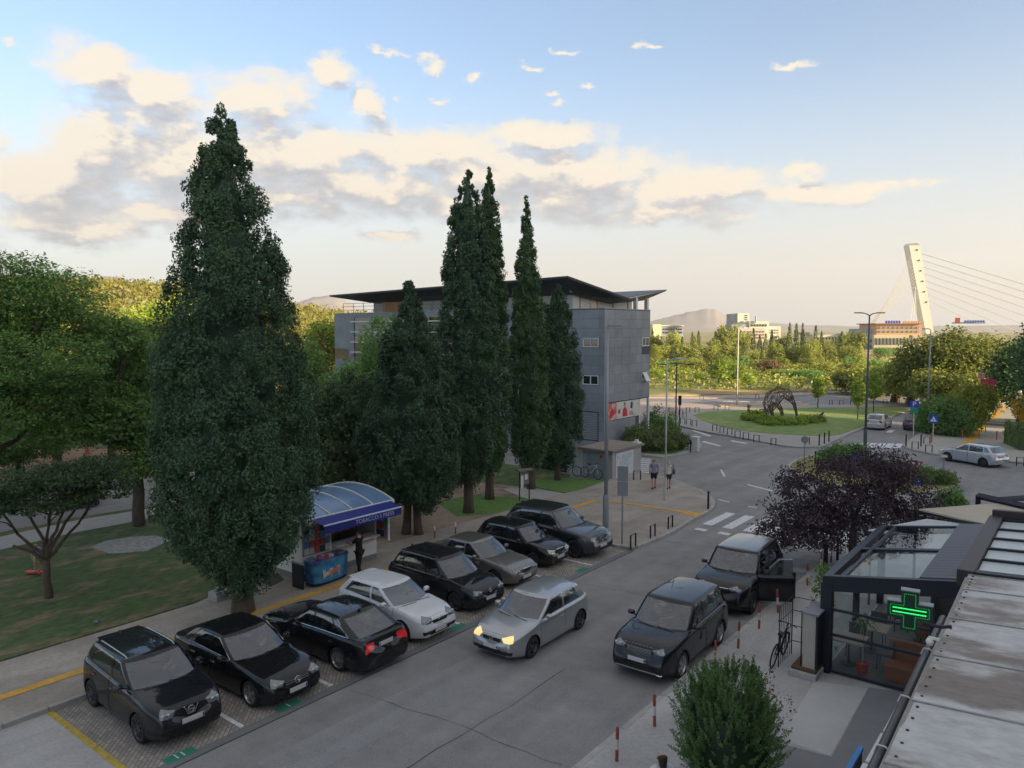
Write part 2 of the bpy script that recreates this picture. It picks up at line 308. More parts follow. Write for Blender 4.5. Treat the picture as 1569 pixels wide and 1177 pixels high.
brick_nodes(PAVERS, .2, .1, .01, (1.12, 1.12, 1.1), (.78, .78, .8), (.5, .5, .5), .012, R(45))
# ------------------------------------------------------------------ cars
CARGLASS = glass_mat('car_glass', tint=(.62, .68, .68), refl=.13, opacity=.22, dark=(.03, .035, .035), rough=.02, top=.9, blend=.3)
CARGLASS_G = mat('car_glass_light', (.05, .06, .05), .03, var=.1, ior=1.7)
LAMPGL = mat('headlamp_glass', (.20, .215, .225), .08, .4, var=.5, scale=22, coat=1)
LAMPDK = mat('headlamp_dark', (.10, .11, .12), .1, .4, var=.5, scale=16, coat=1)
DASHM = mat('dashboard_grey', (.05, .05, .052), .8); SEATM = mat('seat_cloth', (.10, .10, .105), .9)
LENSM = mat('lamp_lens_bright', (.5, .52, .53), .1, .3, coat=1)
LAMPON = mat('headlamp_lit', (.8, .6, .3), .3, emit=(1, .58, .20), es=.28)
TAILR = mat('tail_lamp', (.22, .01, .008), .15, coat=1)
TAILGLOW = mat('tail_lamp_glow', (.30, .008, .012), .15, coat=1, emit=(1, .02, .03), es=.05)  # unlit tail lamp given a faint red glow
GRILLEM = mat('grille_black', (.012, .012, .013), .35)
PLASTIC = mat('trim_plastic', (.028, .028, .03), .6)
PLATE = mat('number_plate', (.55, .55, .54), .5, var=.12, scale=30)
PLATEB = mat('plate_blue', (.02, .06, .3), .5)
ALLOY = mat('alloy_rim', (.42, .43, .45), .3, .85)
ALLOYD = mat('alloy_dark', (.10, .10, .11), .35, .7)
def paint(name, c, metal=.0, rough=.28, coat=1.0, var=.03):
    return mat(name, c, rough if metal else .6, metal, var=var, scale=2.5, coat=coat, spec=None if metal else .12)
def interp(x, pts):
    if x <= pts[0][0]: return pts[0][1]
    for (a, u), (b, v) in zip(pts, pts[1:]):
        if x <= b:
            t = (x - a) / (b - a); return u + (v - u) * t
    return pts[-1][1]
def smooth_interp(x, pts):
    if x <= pts[0][0]: return pts[0][1]
    if x >= pts[-1][0]: return pts[-1][1]
    for i in range(len(pts) - 1):
        (a, u), (b, v) = pts[i], pts[i + 1]
        if x <= b:
            m0 = (v - (pts[i - 1][1] if i else u)) / (b - (pts[i - 1][0] if i else a)); m1 = ((pts[i + 2][1] if i + 2 < len(pts) else v) - u) / ((pts[i + 2][0] if i + 2 < len(pts) else b) - a)
            h = b - a; t = (x - a) / h
            return (2*t**3-3*t**2+1)*u + (t**3-2*t**2+t)*h*m0 + (-2*t**3+3*t**2)*v + (t**3-t**2)*h*m1
RIMS = {}
def wheel_parts(R_, width, style, rimmat):
    key = (round(R_, 3), style, rimmat.name)
    if key in RIMS: return RIMS[key]
    rr = R_ * .70; w = width / 2
    t = MB().lathe([(rr, -w), (rr + .012, -w - .004), (R_ - .03, -w - .006), (R_ - .004, -w + .025), (R_, 0), (R_ - .004, w - .025), (R_ - .03, w + .006), (rr + .012, w + .004), (rr, w), (rr, -w)], 32, 'y')
    r = MB().lathe([(rr, -w), (rr - .015, w - .05), (rr, w - .004), (rr + .006, w), (rr - .012, w + .001), (rr - .03, w - .04)], 32, 'y')
    r.lathe([(0.0, w - .012), (.045, w - .012), (.05, w - .02), (.05, w - .07), (rr - .02, w - .11)], 20, 'y')
    n = {'five': 5, 'double': 5, 'multi': 10, 'steel': 7, 'twist': 9}[style]
    for k in range(n):
        for dd in ((-.13, .13) if style == 'double' else (0,)):
            a = 2 * PI * k / n + dd; tw = .22 if style == 'twist' else 0
            hw = {'five': .042, 'double': .02, 'multi': .018, 'steel': .035, 'twist': .022}[style]
            def P(rad, off, y, ang): return (rad * math.cos(ang) - off * math.sin(ang), y, rad * math.sin(ang) + off * math.cos(ang))
            V = [P(.035, -hw, w - .012, a), P(.035, hw, w - .012, a), P(rr - .008, hw * .8, w - .006, a + tw), P(rr - .008, -hw * .8, w - .006, a + tw)]
            V += [(v[0], v[1] - .03, v[2]) for v in V]
            r.add(V, [(0, 1, 2, 3), (4, 7, 6, 5), (0, 3, 7, 4), (1, 5, 6, 2), (0, 4, 5, 1), (3, 2, 6, 7)])
    to = mesh_obj('tyre', t.V, t.F, RUBBER, smooth=True); ro = mesh_obj('rim', r.V, r.F, rimmat)
    bd = MB().lathe([(0, -w + .01), (rr - .01, -w + .01), (rr - .01, w - .115), (0, w - .115)], 20, 'y'); bo = mesh_obj('brake_disc', bd.V, bd.F, BLACKM)
    RIMS[key] = (to.data, ro.data, bo.data)
    for o in (to, ro, bo): bpy.data.objects.remove(o)
    return RIMS[key]
def add_car(label, cat, x, y, rz, P, body, group=None, name='parked_car'):
    """P: dimensions; body frame: +x forward, origin on the ground under the middle"""
    g = dict(L=4.3, W=1.78, H=1.48, wb=2.6, fo=.87, xc=1.15, xrf=1.95, xrr=3.6, xrb=4.1, zn=.74, zc=.98, zb1=.98, zb2=1.02, zt=1.02, gc=.17, R=.32, doors=5, pB=2.35, style='multi', rim=ALLOY, trim=None, clad=False,
             roofrail=None, glass=CARGLASS, head='std', grille='slim', lamps=LAMPGL, tail=TAILR, tum=.78, plate=True, window_trim=None, roofm=None, archr=.055, crown=.045)
    g.update(P); L = g['L']; W = g['W']; H = g['H']; gc = g['gc']; R_ = g['R']
    root = thing(name, label, cat, (x, y, 0), rz, group)
    fa = g['fo']; ra = g['fo'] + g['wb']
    d0 = g['xc'] + .12; dB = g['pB']; dC = ra - .10 if g['doors'] == 5 else None
    ds = [0, .02, .05, .09, .14, .2, .27, .35]
    dd = .45
    while dd < L - .4: ds.append(dd); dd += .085
    ds += [L - .35, L - .27, L - .2, L - .14, L - .09, L - .05, L - .02, L]
    for s_ in (d0, dB, dC, g['xc']):
        if s_ is not None:
            k = min(range(len(ds)), key=lambda i: abs(ds[i] - s_)); ds[k] = s_
    ds = sorted(set(ds))
    top = [(0, g['zn'] - .045), (.05, g['zn'] - .005), (.13, g['zn'] + .025), (.36, g['zn'] + (g['zc'] - g['zn']) * .45), (g['xc'] - .05, g['zc']), (g['xc'] + .3, g['zb1']), ((g['xc'] + g['xrb']) / 2, (g['zb1'] + g['zb2']) / 2), (g['xrb'], g['zb2']), (L - .05, g['zt']), (L, g['zt'] - .05)]
    NS = 2; rings = []
    def half(d):
        e = d; k, a = .235, .70
        pf = 1 - k * max(0, 1 - e / a) ** 2.3
        e = L - d; k, a = .17, .55
        return W / 2 * (pf - k * max(0, 1 - e / a) ** 2.3)
    def xshift(d, z):
        s = 0
        if d < .9:
            wgt = (1 - d / .9) ** 2; s -= wgt * (.16 * max(0, z - .5) ** 1.4 / .3 ** 1.4 * .6 + .10 * max(0, .42 - z) / .3)
        if L - d < .7:
            wgt = (1 - (L - d) / .7) ** 2; s += wgt * (.13 * max(0, z - .55) ** 1.3 / .4 ** 1.3 + .10 * max(0, .45 - z) / .3)
        return s
    V = []; nh = None
    for d in ds:
        w = half(d); zt = smooth_interp(d, top); e = min(d, L - d); zb = gc + .07 * max(0, 1 - e / .5)
        hood = 1 if d < g['xc'] - .1 else max(0, 1 - (d - g['xc'] + .1) / .2); dk = 1 if d > g['xrb'] + .1 else 0
        cr = g['crown'] * hood + .03 * dk
        zs = zt - cr; zm = zb + (zs - zb) * .58
        C = [(0, zb), (.5 * w, zb), (.86 * w, zb), (.955 * w, zb + .04), (.985 * w, zb + .14), (w, zb + .30 * (zs - zb) + .06), (w * .998, zm), (w * .985, zs - .15), (w * .968, zs - .075), (w * .925, zs - .018), (w * .86, zs + cr * .25), (.5 * w, zs + cr * .8), (0, zt)]
        H2 = curve_pts(C, NS); nh = len(H2)
        ring = [(yy, zz) for yy, zz in H2] + [(-yy, zz) for yy, zz in H2[-2:0:-1]]
        V += [Vector((L / 2 - d + xshift(d, zz), yy, zz)) for yy, zz in ring]
    nr = 2 * nh - 2; n = len(ds); F = []; FP = []
    i0 = 2 * NS  # ring index of .86w point
    def hi(k): return k if k < nh else nr - k
    for i in range(n - 1):
        for k in range(nr):
            k2 = (k + 1) % nr; F.append((i * nr + k, (i + 1) * nr + k, (i + 1) * nr + k2, i * nr + k2))
            a, b = hi(k), hi(k2); m = min(a, b); dm = (ds[i] + ds[i + 1]) / 2; side = 'L' if k < nh - 1 else 'R'
            lab = 'body'
            if m >= 9 * NS and dm < g['xc'] and dm > .1: lab = 'bonnet'
            elif 3 * NS <= m < 9 * NS and d0 < dm < dB: lab = 'doorF' + side
            elif dC and 3 * NS <= m < 9 * NS and dB < dm < dC: lab = 'doorR' + side
            elif g['clad'] and m < 4 * NS: lab = 'clad'
            elif m < 3 * NS - 1: lab = 'clad'
            FP.append(lab)
    # wheel arches
    Ra = R_ + g['archr']
    def inside(vi):
        r_ = vi % nr
        if hi(r_) < i0: return None
        v = V[vi]
        for dxl in (L / 2 - fa, L / 2 - ra):
            if (v.x - dxl) ** 2 + (v.z - R_) ** 2 < Ra ** 2: return dxl
        return None
    ins = [inside(i) for i in range(len(V))]
    keep = []
    for f, p in zip(F, FP):
        q = [v for v in f if hi(v % nr) >= i0]
        if q and len(q) >= 2 and all(ins[v] is not None for v in q): continue
        keep.append((f, p))
    for i, v in enumerate(V):
        if ins[i] is not None and hi(i % nr) > i0:
            dx, dz = v.x - ins[i], v.z - R_; l = math.hypot(dx, dz)
            if l < 1e-4: continue
            v.x = ins[i] + dx / l * Ra; v.z = R_ + dz / l * Ra
    # end caps
    for (base, x_end, sgn) in ((0, L / 2, 1), ((n - 1) * nr, -L / 2, -1)):
        prev = [base + k for k in range(nr)]
        c = sum((V[j] for j in prev), Vector()) / nr
        for sc_, bx in ((.9, .012), (.7, .02), (.35, .026)):
            cur = []
            for k in range(nr):
                v = V[base + k]; V.append(Vector((v.x + sgn * bx * (1 - abs(v.y) / (W / 2)) , c.y + (v.y - c.y) * sc_, c.z + (v.z - c.z) * sc_))); cur.append(len(V) - 1)
            for k in range(nr):
                f = (prev[k], prev[(k + 1) % nr], cur[(k + 1) % nr], cur[k]); keep.append((f if sgn > 0 else f[::-1], 'body'))
            prev = cur
        V.append(Vector((c.x + sgn * .028, 0, c.z))); ci = len(V) - 1
        for k in range(nr):
            f = (prev[k], prev[(k + 1) % nr], ci); keep.append((f if sgn > 0 else f[::-1], 'body'))
    # greenhouse
    def wb_(d): return half(d) * .905
    xc, xrf, xrr, xrb = g['xc'], g['xrf'], g['xrr'], g['xrb']; tw_ = W / 2 * g['tum']
    zroof = lambda d: H - .035 - .05 * abs((d - (xrf * .55 + xrr * .45)) / (xrr - xrf)) ** 2 * 1.6
    rgb = g.get('qg', None)
    # perimeter keys: (label of the segment to the next key, base (d, yfrac), top (d, yfrac), subdivisions)
    K = [('windscreen', (xc - .10, 0), (xrf - .06, 0), 5), ('windscreen', (xc - .02, .55), (xrf - .03, .55), 4), ('pillar', (xc + .14, .93), (xrf + .04, .93), 2), ('windowF', (xc + .27, 1), (xrf + .16, 1), 5)]
    pb_top = g['pB'] + .02
    if g['doors'] == 5:
        K += [('pillar', (dB - .03, 1), (pb_top - .03, 1), 1), ('windowR', (dB + .05, 1), (pb_top + .05, 1), 5)]
        cw = min(dC + .05, xrb - .35)
        if rgb: K += [('pillar', (cw, 1), (min(cw - .05, xrr - .25), 1), 1), ('windowQ', (cw + .07, 1), (min(cw + .0, xrr - .2), 1), 3), ('pillar', (xrb - rgb, 1), (xrr - .02, .99), 2)]
        else: K += [('pillar', (cw + .12, 1), (min(cw - .02, xrr - .2), 1), 3)]
    else:
        K += [('pillar', (dB - .03, 1), (pb_top - .03, 1), 1), ('windowR', (dB + .06, 1), (pb_top + .06, 1), 4), ('pillar', (ra + .05, 1), (min(ra - .05, xrr - .25), 1), 3)]
    K += [('pillar', (xrb - .12, .97), (xrr + .02, .97), 2), ('rear_window', (xrb - .04, .82), (xrr + .07, .82), 4), ('rear_window', (xrb + .02, .45), (xrr + .10, .45), 3), ('end', (xrb + .03, 0), (xrr + .11, 0), 0)]
    B = []; T = []; LB = []
    for i in range(len(K) - 1):
        lab, b0, t0, m = K[i]; _, b1, t1, _ = K[i + 1]
        for j in range(m):
            t = j / m; B.append((b0[0] + (b1[0] - b0[0]) * t, b0[1] + (b1[1] - b0[1]) * t)); T.append((t0[0] + (t1[0] - t0[0]) * t, t0[1] + (t1[1] - t0[1]) * t)); LB.append(lab)
    B.append(K[-1][1]); T.append(K[-1][2])
    S = [0, .05, .25, .45, .65, .82, .93, 1.0]
    npb = len(B); GV = {}; vb = len(V)
    def zbelt(d): return smooth_interp(max(d, xc + .02), top) - .02
    for side in (1, -1):
        for j in range(npb):
            bd, by = B[j]; td, ty = T[j]
            for si, s in enumerate(S):
                d = bd + (td - bd) * s; yb = by * wb_(min(max(bd, .9), L - .2)); yt = ty * (tw_ - .05 * max(0, (td - xrf - .8)) / 2)
                bul = math.sin(PI * min(1, s)) * .022
                yy = yb + (yt - yb) * s; zb = zbelt(bd) if bd > xc else interp(bd, [(xc - .2, g['zc'] - .01), (xc, g['zc'])]) - .015
                zt_ = zroof(td); zz = zb + (zt_ - zb) * s; ex = by if by > .5 else by * .6
                yy += bul * (1 if by > .9 else by); d += -bul * .9 * (1 - by) * (1 if bd < 2 else -1)
                if s == 1.0: yy -= .028 * (1 if by > .5 else 0); zz += .008
                V.append(Vector((L / 2 - d, side * yy, zz))); GV[(side, j, si)] = len(V) - 1
    for side in (1, -1):
        for j in range(npb - 1):
            for si in range(len(S) - 1):
                f = (GV[(side, j, si)], GV[(side, j, si + 1)], GV[(side, j + 1, si + 1)], GV[(side, j + 1, si)])
                if side < 0: f = f[::-1]
                lab = LB[j]; gl = lab != 'pillar' and 1 <= si <= 5
                nm = 'body'
                if gl: nm = lab + ('' if lab in ('windscreen', 'rear_window') else ('L' if side > 0 else 'R'))
                keep.append((f, nm))
    # roof skin
    RF = [1, .86, .6, .3, 0]
    rv = {}
    for side in (1, -1):
        for j in range(npb):
            v = V[GV[(side, j, len(S) - 1)]]
            for q, fr in enumerate(RF):
                if q == 0: rv[(side, j, 0)] = GV[(side, j, len(S) - 1)]; continue
                V.append(Vector((v.x, v.y * fr, v.z + .032 * (1 - fr ** 2) * min(1, abs(v.y) / tw_ * 1.2)))); rv[(side, j, q)] = len(V) - 1
    for side in (1, -1):
        for j in range(npb - 1):
            for q in range(4):
                f = (rv[(side, j, q)], rv[(side, j, q + 1)], rv[(side, j + 1, q + 1)], rv[(side, j + 1, q)])
                keep.append((f if side > 0 else f[::-1], 'roof'))
    # normals over the complete skin so that split panels still shade as one surface
    me = bpy.data.meshes.new('tmp'); me.from_pydata([tuple(v) for v in V], [], [k[0] for k in keep])
    bm = bmesh.new(); bm.from_mesh(me); bmesh.ops.recalc_face_normals(bm, faces=bm.faces)
    cen = Vector((0, 0, .6)); bm.normal_update(); bm.verts.ensure_lookup_table(); bm.faces.ensure_lookup_table()
    NRM = [v.normal.copy() for v in bm.verts]; FL = [[v.index for v in f.verts] for f in bm.faces]
    bvh = BVHTree.FromBMesh(bm); bm.free(); bpy.data.meshes.remove(me)
    labs = {}
    for f, (_, p) in zip(FL, keep): labs.setdefault(p, []).append(f)
    NAMES = {'body': ('body_shell', body), 'roof': ('roof_panel', g['roofm'] or body), 'bonnet': ('bonnet', body), 'clad': ('sill_cladding', PLASTIC if g['clad'] else body),
             'doorFL': ('front_door', body), 'doorFR': ('front_door', body), 'doorRL': ('rear_door', body), 'doorRR': ('rear_door', body), 'windscreen': ('windscreen', g['glass']), 'rear_window': ('rear_window', g['glass']),
             'windowFL': ('side_window', g['glass']), 'windowFR': ('side_window', g['glass']), 'windowRL': ('side_window', g['glass']), 'windowRR': ('side_window', g['glass']), 'windowQL': ('quarter_window', g['glass']), 'windowQR': ('quarter_window', g['glass'])}
    OB = {}
    for p, fs in labs.items():
        used = sorted({v for f in fs for v in f}); mp = {v: i for i, v in enumerate(used)}; nm, mm = NAMES[p]
        isg = p.startswith('wind') or p == 'rear_window'; vv = []
        ctr = sum((V[u] for u in used), Vector()) / len(used)
        for u in used:
            v = V[u].copy()
            if isg: v -= NRM[u] * .007
            if p.startswith('door') or p == 'bonnet':
                dx = v.x - ctr.x
                ends = (L / 2 - d0, L / 2 - dB, L / 2 - (dC or dB)); v.x -= .013 * (1 if dx > 0 else -1) if min(abs(v.x - e_) for e_ in ends) < .012 or p == 'bonnet' else 0
            vv.append(v)
        o = mesh_obj(nm, vv, [tuple(mp[i] for i in f) for f in fs], mm, root, smooth=True)
        o.data.normals_split_custom_set_from_vertices([NRM[u] for u in used]); OB[p] = o
    # projected patches
    def cast(o_, d_):
        h = bvh.ray_cast(Vector(o_), Vector(d_).normalized())
        return h
    def front_patch(nm, c4, m, end=1, off=.008, nu=8, nv=4, parent=root, thick=.02):
        """c4: four (angle deg, z) corners seen from outside the front (end=1) or tail (-1)"""
        cx = (L / 2 - .75) * end; Vp = []; F_ = []
        for i in range(nv + 1):
            for j in range(nu + 1):
                u = j / nu; v_ = i / nv
                a = (c4[0][0] * (1 - u) + c4[1][0] * u) * (1 - v_) + (c4[3][0] * (1 - u) + c4[2][0] * u) * v_
                z = (c4[0][1] * (1 - u) + c4[1][1] * u) * (1 - v_) + (c4[3][1] * (1 - u) + c4[2][1] * u) * v_
                ar = R(a); dr = Vector((math.cos(ar) * end, math.sin(ar), 0)); o_ = Vector((cx, 0, z)) + dr * 3
                h = cast(o_, -dr)
                p_ = (h[0] + dr * off) if h[0] is not None else Vector((cx, 0, z)) + dr * .75
                Vp.append(p_)
        m_ = (nu + 1)
        F_ = [(i * m_ + j, i * m_ + j + 1, (i + 1) * m_ + j + 1, (i + 1) * m_ + j) for i in range(nv) for j in range(nu)]
        k = len(Vp); Vp2 = Vp + [p_ - Vector((end * thick, 0, 0)) for p_ in Vp]
        rim = [j for j in range(m_)] + [i * m_ + nu for i in range(1, nv + 1)] + [nv * m_ + j for j in range(nu - 1, -1, -1)] + [i * m_ for i in range(nv - 1, 0, -1)]
        F_ += [(rim[i], rim[(i + 1) % len(rim)], rim[(i + 1) % len(rim)] + k, rim[i] + k) for i in range(len(rim))]
        return mesh_obj(nm, Vp2, F_, m, parent)
    def A(y_): return math.degrees(math.atan2(y_, .75))
    hl = g['headlight']; zt0, zb0 = hl[2], hl[3]
    for sg in (1, -1):
        front_patch('headlight', [(sg * A(hl[0]), zt0 - .03), (sg * A(hl[1] + .20), zt0 + .035), (sg * A(hl[1] + .10), zb0 + .045), (sg * A(hl[0] + .06), zb0 + .02)], g['lamps'], off=.012)
        tl = g['taillight']; front_patch('tail_light', [(180 - sg * A(tl[0]) if False else sg * A(tl[0]), tl[2]), (sg * A(tl[1]), tl[2] + .01), (sg * A(tl[1]), tl[3]), (sg * A(tl[0]), tl[3] + tl[4])], g['tail'], end=-1, off=.01)
        if 'fog' in g: fz = g['fog']; front_patch('fog_recess', [(sg * A(W * .27), fz + .06), (sg * A(W * .47), fz + .06), (sg * A(W * .45), fz - .05), (sg * A(W * .29), fz - .05)], g.get('fogm', GRILLEM), off=.006)
        if g['lamps'] is not LAMPON:
            for (yy, rr) in ((hl[0] + .10, .038), (hl[1] - .09, .045)):
                zc_ = (zt0 + zb0) / 2 + .012; hq = cast((L / 2 + 1, sg * yy, zc_), (-1, 0, 0))
                if hq[0] is not None: MB().lathe([(0, .024), (rr * .7, .02), (rr, .008), (rr * 1.05, 0)], 12, 'x', (hq[0].x + .004, sg * yy, zc_)).build('lamp_lens', LENSM, root, smooth=True)
    gr = g['grille_box']  # half width top, half width bottom, z top, z bottom
    gp = front_patch('grille', [(A(gr[0]), gr[2]), (-A(gr[0]), gr[2]), (-A(gr[1]), gr[3]), (A(gr[1]), gr[3])], GRILLEM, off=.006, nu=10)
    for (zz, hw, mm) in g.get('bars', []):
        front_patch('grille_bar', [(A(hw), zz + .008), (-A(hw), zz + .008), (-A(hw), zz - .008), (A(hw), zz - .008)], mm, off=.016, nu=12, nv=1, parent=gp)
    lg = g.get('lower', (.55, .5, .36, .24)); front_patch('lower_grille', [(A(lg[0]), lg[2]), (-A(lg[0]), lg[2]), (-A(lg[1]), lg[3]), (A(lg[1]), lg[3])], GRILLEM, off=.005, nu=10)
    if 'skid' in g: front_patch('bumper_trim', [(A(g['skid'][0]), g['skid'][1] + .02), (-A(g['skid'][0]), g['skid'][1] + .02), (-A(g['skid'][0] - .05), g['skid'][1] - .02), (A(g['skid'][0] - .05), g['skid'][1] - .02)], CHROME, off=.014, nu=12, nv=1)
    pz = g.get('plate_z', .45)
    for end, z_ in ((1, pz), (-1, g.get('rplate_z', .75))):
        h = max((cast((end * 5, q_, z_ + w_), (-end, 0, 0))[0].x * end for q_ in (-.2, 0, .2) for w_ in (-.05, .05)), default=L / 2); xx = h * end + end * .014
        pm = MB().box(xx - .01, xx + .01, -.26, .26, z_ - .056, z_ + .056); po = pm.build('number_plate', PLATE, root)
        xb = xx + end * .012; y0, y1 = ((.215, .255) if end < 0 else (-.255, -.215)); MB().box(min(xb, xb - end * .004), max(xb, xb - end * .004), -y1 if end > 0 else y0, -y0 if end > 0 else y1, z_ - .05, z_ + .05).build('plate_band', PLATEB, po)
    # emblem
    ez = g.get('emblem_z', g['zn'] - .09); h = cast((5, 0, ez), (-1, 0, 0)); ex = h[0].x + .018; er = g.get('emblem_r', .06); em = MB(); kind = g.get('emblem', 'ring')
    em.tube([(ex, er * math.cos(t * PI / 10), ez + er * math.sin(t * PI / 10)) for t in range(21)], er * .12, 6)
    if kind == 'star':
        for k in range(3): a = PI / 2 + k * 2 * PI / 3; em.tube([(ex, 0, ez), (ex, er * math.cos(a), ez + er * math.sin(a))], [er * .12, er * .04], 5)
    elif kind == 'vee':
        q = er * .62; em.tube([(ex, -q * .7, ez + q * .8), (ex, -q * .25, ez + .0), (ex, 0, ez + q * .35), (ex, q * .25, ez), (ex, q * .7, ez + q * .8)], er * .07, 4); em.tube([(ex, -q * .95, ez + q * .1), (ex, -q * .4, ez - q * 1.1), (ex, 0, ez - q * .35), (ex, q * .4, ez - q * 1.1), (ex, q * .95, ez + q * .1)], er * .07, 4)
    elif kind == 'diamond':
        em = MB(); q = er; em.tube([(ex, 0, ez + q * 1.3), (ex, -q, ez), (ex, 0, ez - q * 1.3), (ex, q, ez), (ex, 0, ez + q * 1.3)], er * .2, 5)
    elif kind == 'bracket':
        em.tube([(ex, -er * 2.2, ez + er * 1.3), (ex, -er * 1.1, ez - er * 1.2), (ex, er * 1.1, ez - er * 1.2), (ex, er * 2.2, ez + er * 1.3)], er * .2, 5); em.box(ex - .01, ex + .005, -er * 1.1, er * 1.1, ez - er * .2, ez + er * .2)
    if kind != 'oval': em.build('emblem', CHROME, root)
    # wheels
    td, rd, bd_ = wheel_parts(R_, .215, g['style'], g['rim'])
    for d_ in (fa, ra):
        for sg in (1, -1):
            hub = bpy.data.objects.new('wheel', bpy.data.meshes.new('hub_cap')); mb = MB().lathe([(0, .102), (.028, .1), (.032, .09)], 10, 'y'); hub.data.from_pydata(mb.V, [], mb.F); hub.data.materials.append(g['rim']); link(hub, root)
            hub.location = (L / 2 - d_, sg * (W / 2 - .125), R_); hub.rotation_euler = (0, random.random() * 6, 0) if sg > 0 else (0, random.random() * 6, PI)
            if d_ == fa and g.get('steer'): hub.rotation_euler = (0, 0, g['steer'] + (0 if sg > 0 else PI))
            for nm, dt in (('tyre', td), ('rim', rd), ('brake_disc', bd_)): link(bpy.data.objects.new(nm, dt), hub)
            # inner arch liner
            cx = L / 2 - d_; lin = MB(); Vl = []; Fl = []; m_ = 14
            for q in range(m_ + 1):
                a = PI * q / m_ * 1.16 - .25
                for yy in (sg * (W / 2 - .015), sg * (W / 2 - .32)): Vl.append((cx + Ra * math.cos(a), yy * (.995), R_ + Ra * math.sin(a)))
            Fl = [(2 * q, 2 * q + 1, 2 * q + 3, 2 * q + 2) for q in range(m_)]; Vl.append((cx, sg * (W / 2 - .32), R_)); Fl += [(2 * q + 1, 2 * q + 3, len(Vl) - 1) for q in range(m_)]
            mesh_obj('wheel_arch_liner', Vl, Fl, GRILLEM, root)
            if g['clad']:
                Vl = []
                for q in range(m_ + 1):
                    a = PI * q / m_ * 1.1 - .16
                    for rr, yo in ((Ra - .004, .004), (Ra + .045, .010), (Ra + .05, -.03)):
                        px, pz_ = cx + rr * math.cos(a), R_ + rr * math.sin(a); h = cast((px, sg * 3, max(pz_, gc + .05)), (0, -sg, 0)); base_y = abs(h[0].y) if h[0] is not None and abs(h[0].y) > W * .4 else W / 2 - .02
                        Vl.append((px, sg * (base_y + yo), pz_))
                mesh_obj('arch_trim', Vl, [(3 * q + k, 3 * q + k + 1, 3 * q + k + 4, 3 * q + k + 3) for q in range(m_) for k in range(2)], PLASTIC, root)
    # mirrors, handles
    for sg in (1, -1):
        mx_, mz = L / 2 - (xc + .42), zbelt(xc + .42) + .07; my = sg * (wb_(xc + .5) + .02)
        m_ = MB().tube([(mx_ + .03, my, mz - .03), (mx_ + .03, my + sg * .10, mz)], .025, 6)
        V0 = []; 
        for q, (dx, s_) in enumerate(((.09, .45), (.06, .85), (.0, 1.0), (-.035, 1.0), (-.04, .9))):
            for k in range(12): t = 2 * PI * k / 12; V0.append((mx_ + dx, my + sg * .155 + .105 * s_ * math.copysign(abs(math.cos(t)) ** .7, math.cos(t)), mz + .02 + .072 * s_ * math.copysign(abs(math.sin(t)) ** .7, math.sin(t))))
        m_.add(V0, [(q * 12 + k, q * 12 + (k + 1) % 12, (q + 1) * 12 + (k + 1) % 12, (q + 1) * 12 + k) for q in range(4) for k in range(12)] + [tuple(range(12)), tuple(range(48, 60))])
        mo = m_.build('wing_mirror', g.get('mirror', body), root, smooth=True)
        for d_ in ((dB - .18,) + ((dC - .16,) if dC else ())):
            z_ = zbelt(d_) - .17; h = cast((L / 2 - d_, sg * 3, z_), (0, -sg, 0))
            if h[0] is not None and abs(h[0].y) > .5:
                yy = h[0].y; par = OB.get(('doorF' if d_ < dB else 'doorR') + ('L' if sg > 0 else 'R'))
                MB().tube([(L / 2 - d_ + .09, yy, z_), (L / 2 - d_ + .07, yy + sg * .025, z_), (L / 2 - d_ - .07, yy + sg * .025, z_), (L / 2 - d_ - .09, yy, z_)], .012, 6).build('door_handle', g.get('handle', body), par or root)
        if g['window_trim']:
            idx = [j for j in range(npb) if B[j][1] >= .99 or LB[min(j, npb - 2)] == 'windowF']
            js = [j for j in range(npb - 1) if LB[j] != 'pillar' and LB[j] not in ('windscreen', 'rear_window')]; a_, b_ = js[0], js[-1] + 1
            lo = [V[GV[(sg, j, 1)]] + NRM[GV[(sg, j, 1)]] * .004 for j in range(a_, b_ + 1)]; hi_ = [V[GV[(sg, j, 6)]] + NRM[GV[(sg, j, 6)]] * .004 for j in range(b_, a_ - 1, -1)]
            path = lo + (hi_ if g['window_trim'] == 'full' else [])
            MB().tube(path + ([path[0]] if g['window_trim'] == 'full' else []), .0095, 5).build('window_trim', CHROME, root)
        if g['roofrail']:
            js = [j for j in range(npb) if B[j][1] >= .99]; pts = []
            for j in js:
                v = V[rv[(sg, j, 1)]]; pts.append(Vector((v.x, v.y, v.z + .035)))
            pts = [pts[0] - Vector((-.08, 0, .045))] + pts + [pts[-1] - Vector((.08, 0, .045))]
            MB().tube(pts, .016, 6).build('roof_rail', g['roofrail'], root)
    # wiper, aerial
    a0 = V[GV[(1, 3, 1)]]; h = V[GV[(1, 0, 1)]]
    for y0, y1 in ((.55, .0), (-.05, -.58)):
        pts = []
        for q in range(7):
            yy = y0 + (y1 - y0) * q / 6; hh = cast((L / 2 - xc + .12 - .04 * q / 6 * 2, yy, 3), (0, 0, -1)); pts.append((L / 2 - xc + .12 - .08 * q / 6, yy, hh[0].z + .015) if hh[0] else (L / 2 - xc, yy, g['zc']))
        MB().tube(pts, .009, 4).build('wiper', GRILLEM, root)
    if g.get('aerial', 1):
        v = V[rv[(1, npb - 4, 4)]]
        if g.get('aerial') == 'fin': MB().prism([(v.x + .12, -.02), (v.x + .12, .02), (v.x - .04, .025), (v.x - .04, -.025)], v.z - .03, [v.z, v.z, v.z + .06, v.z + .06]).build('aerial', g.get('finm', GRILLEM), root)
        else: MB().tube([(v.x + .05, 0, v.z - .02), (v.x - .15, 0, v.z + .16)], [.008, .004], 5).build('aerial', GRILLEM, root)
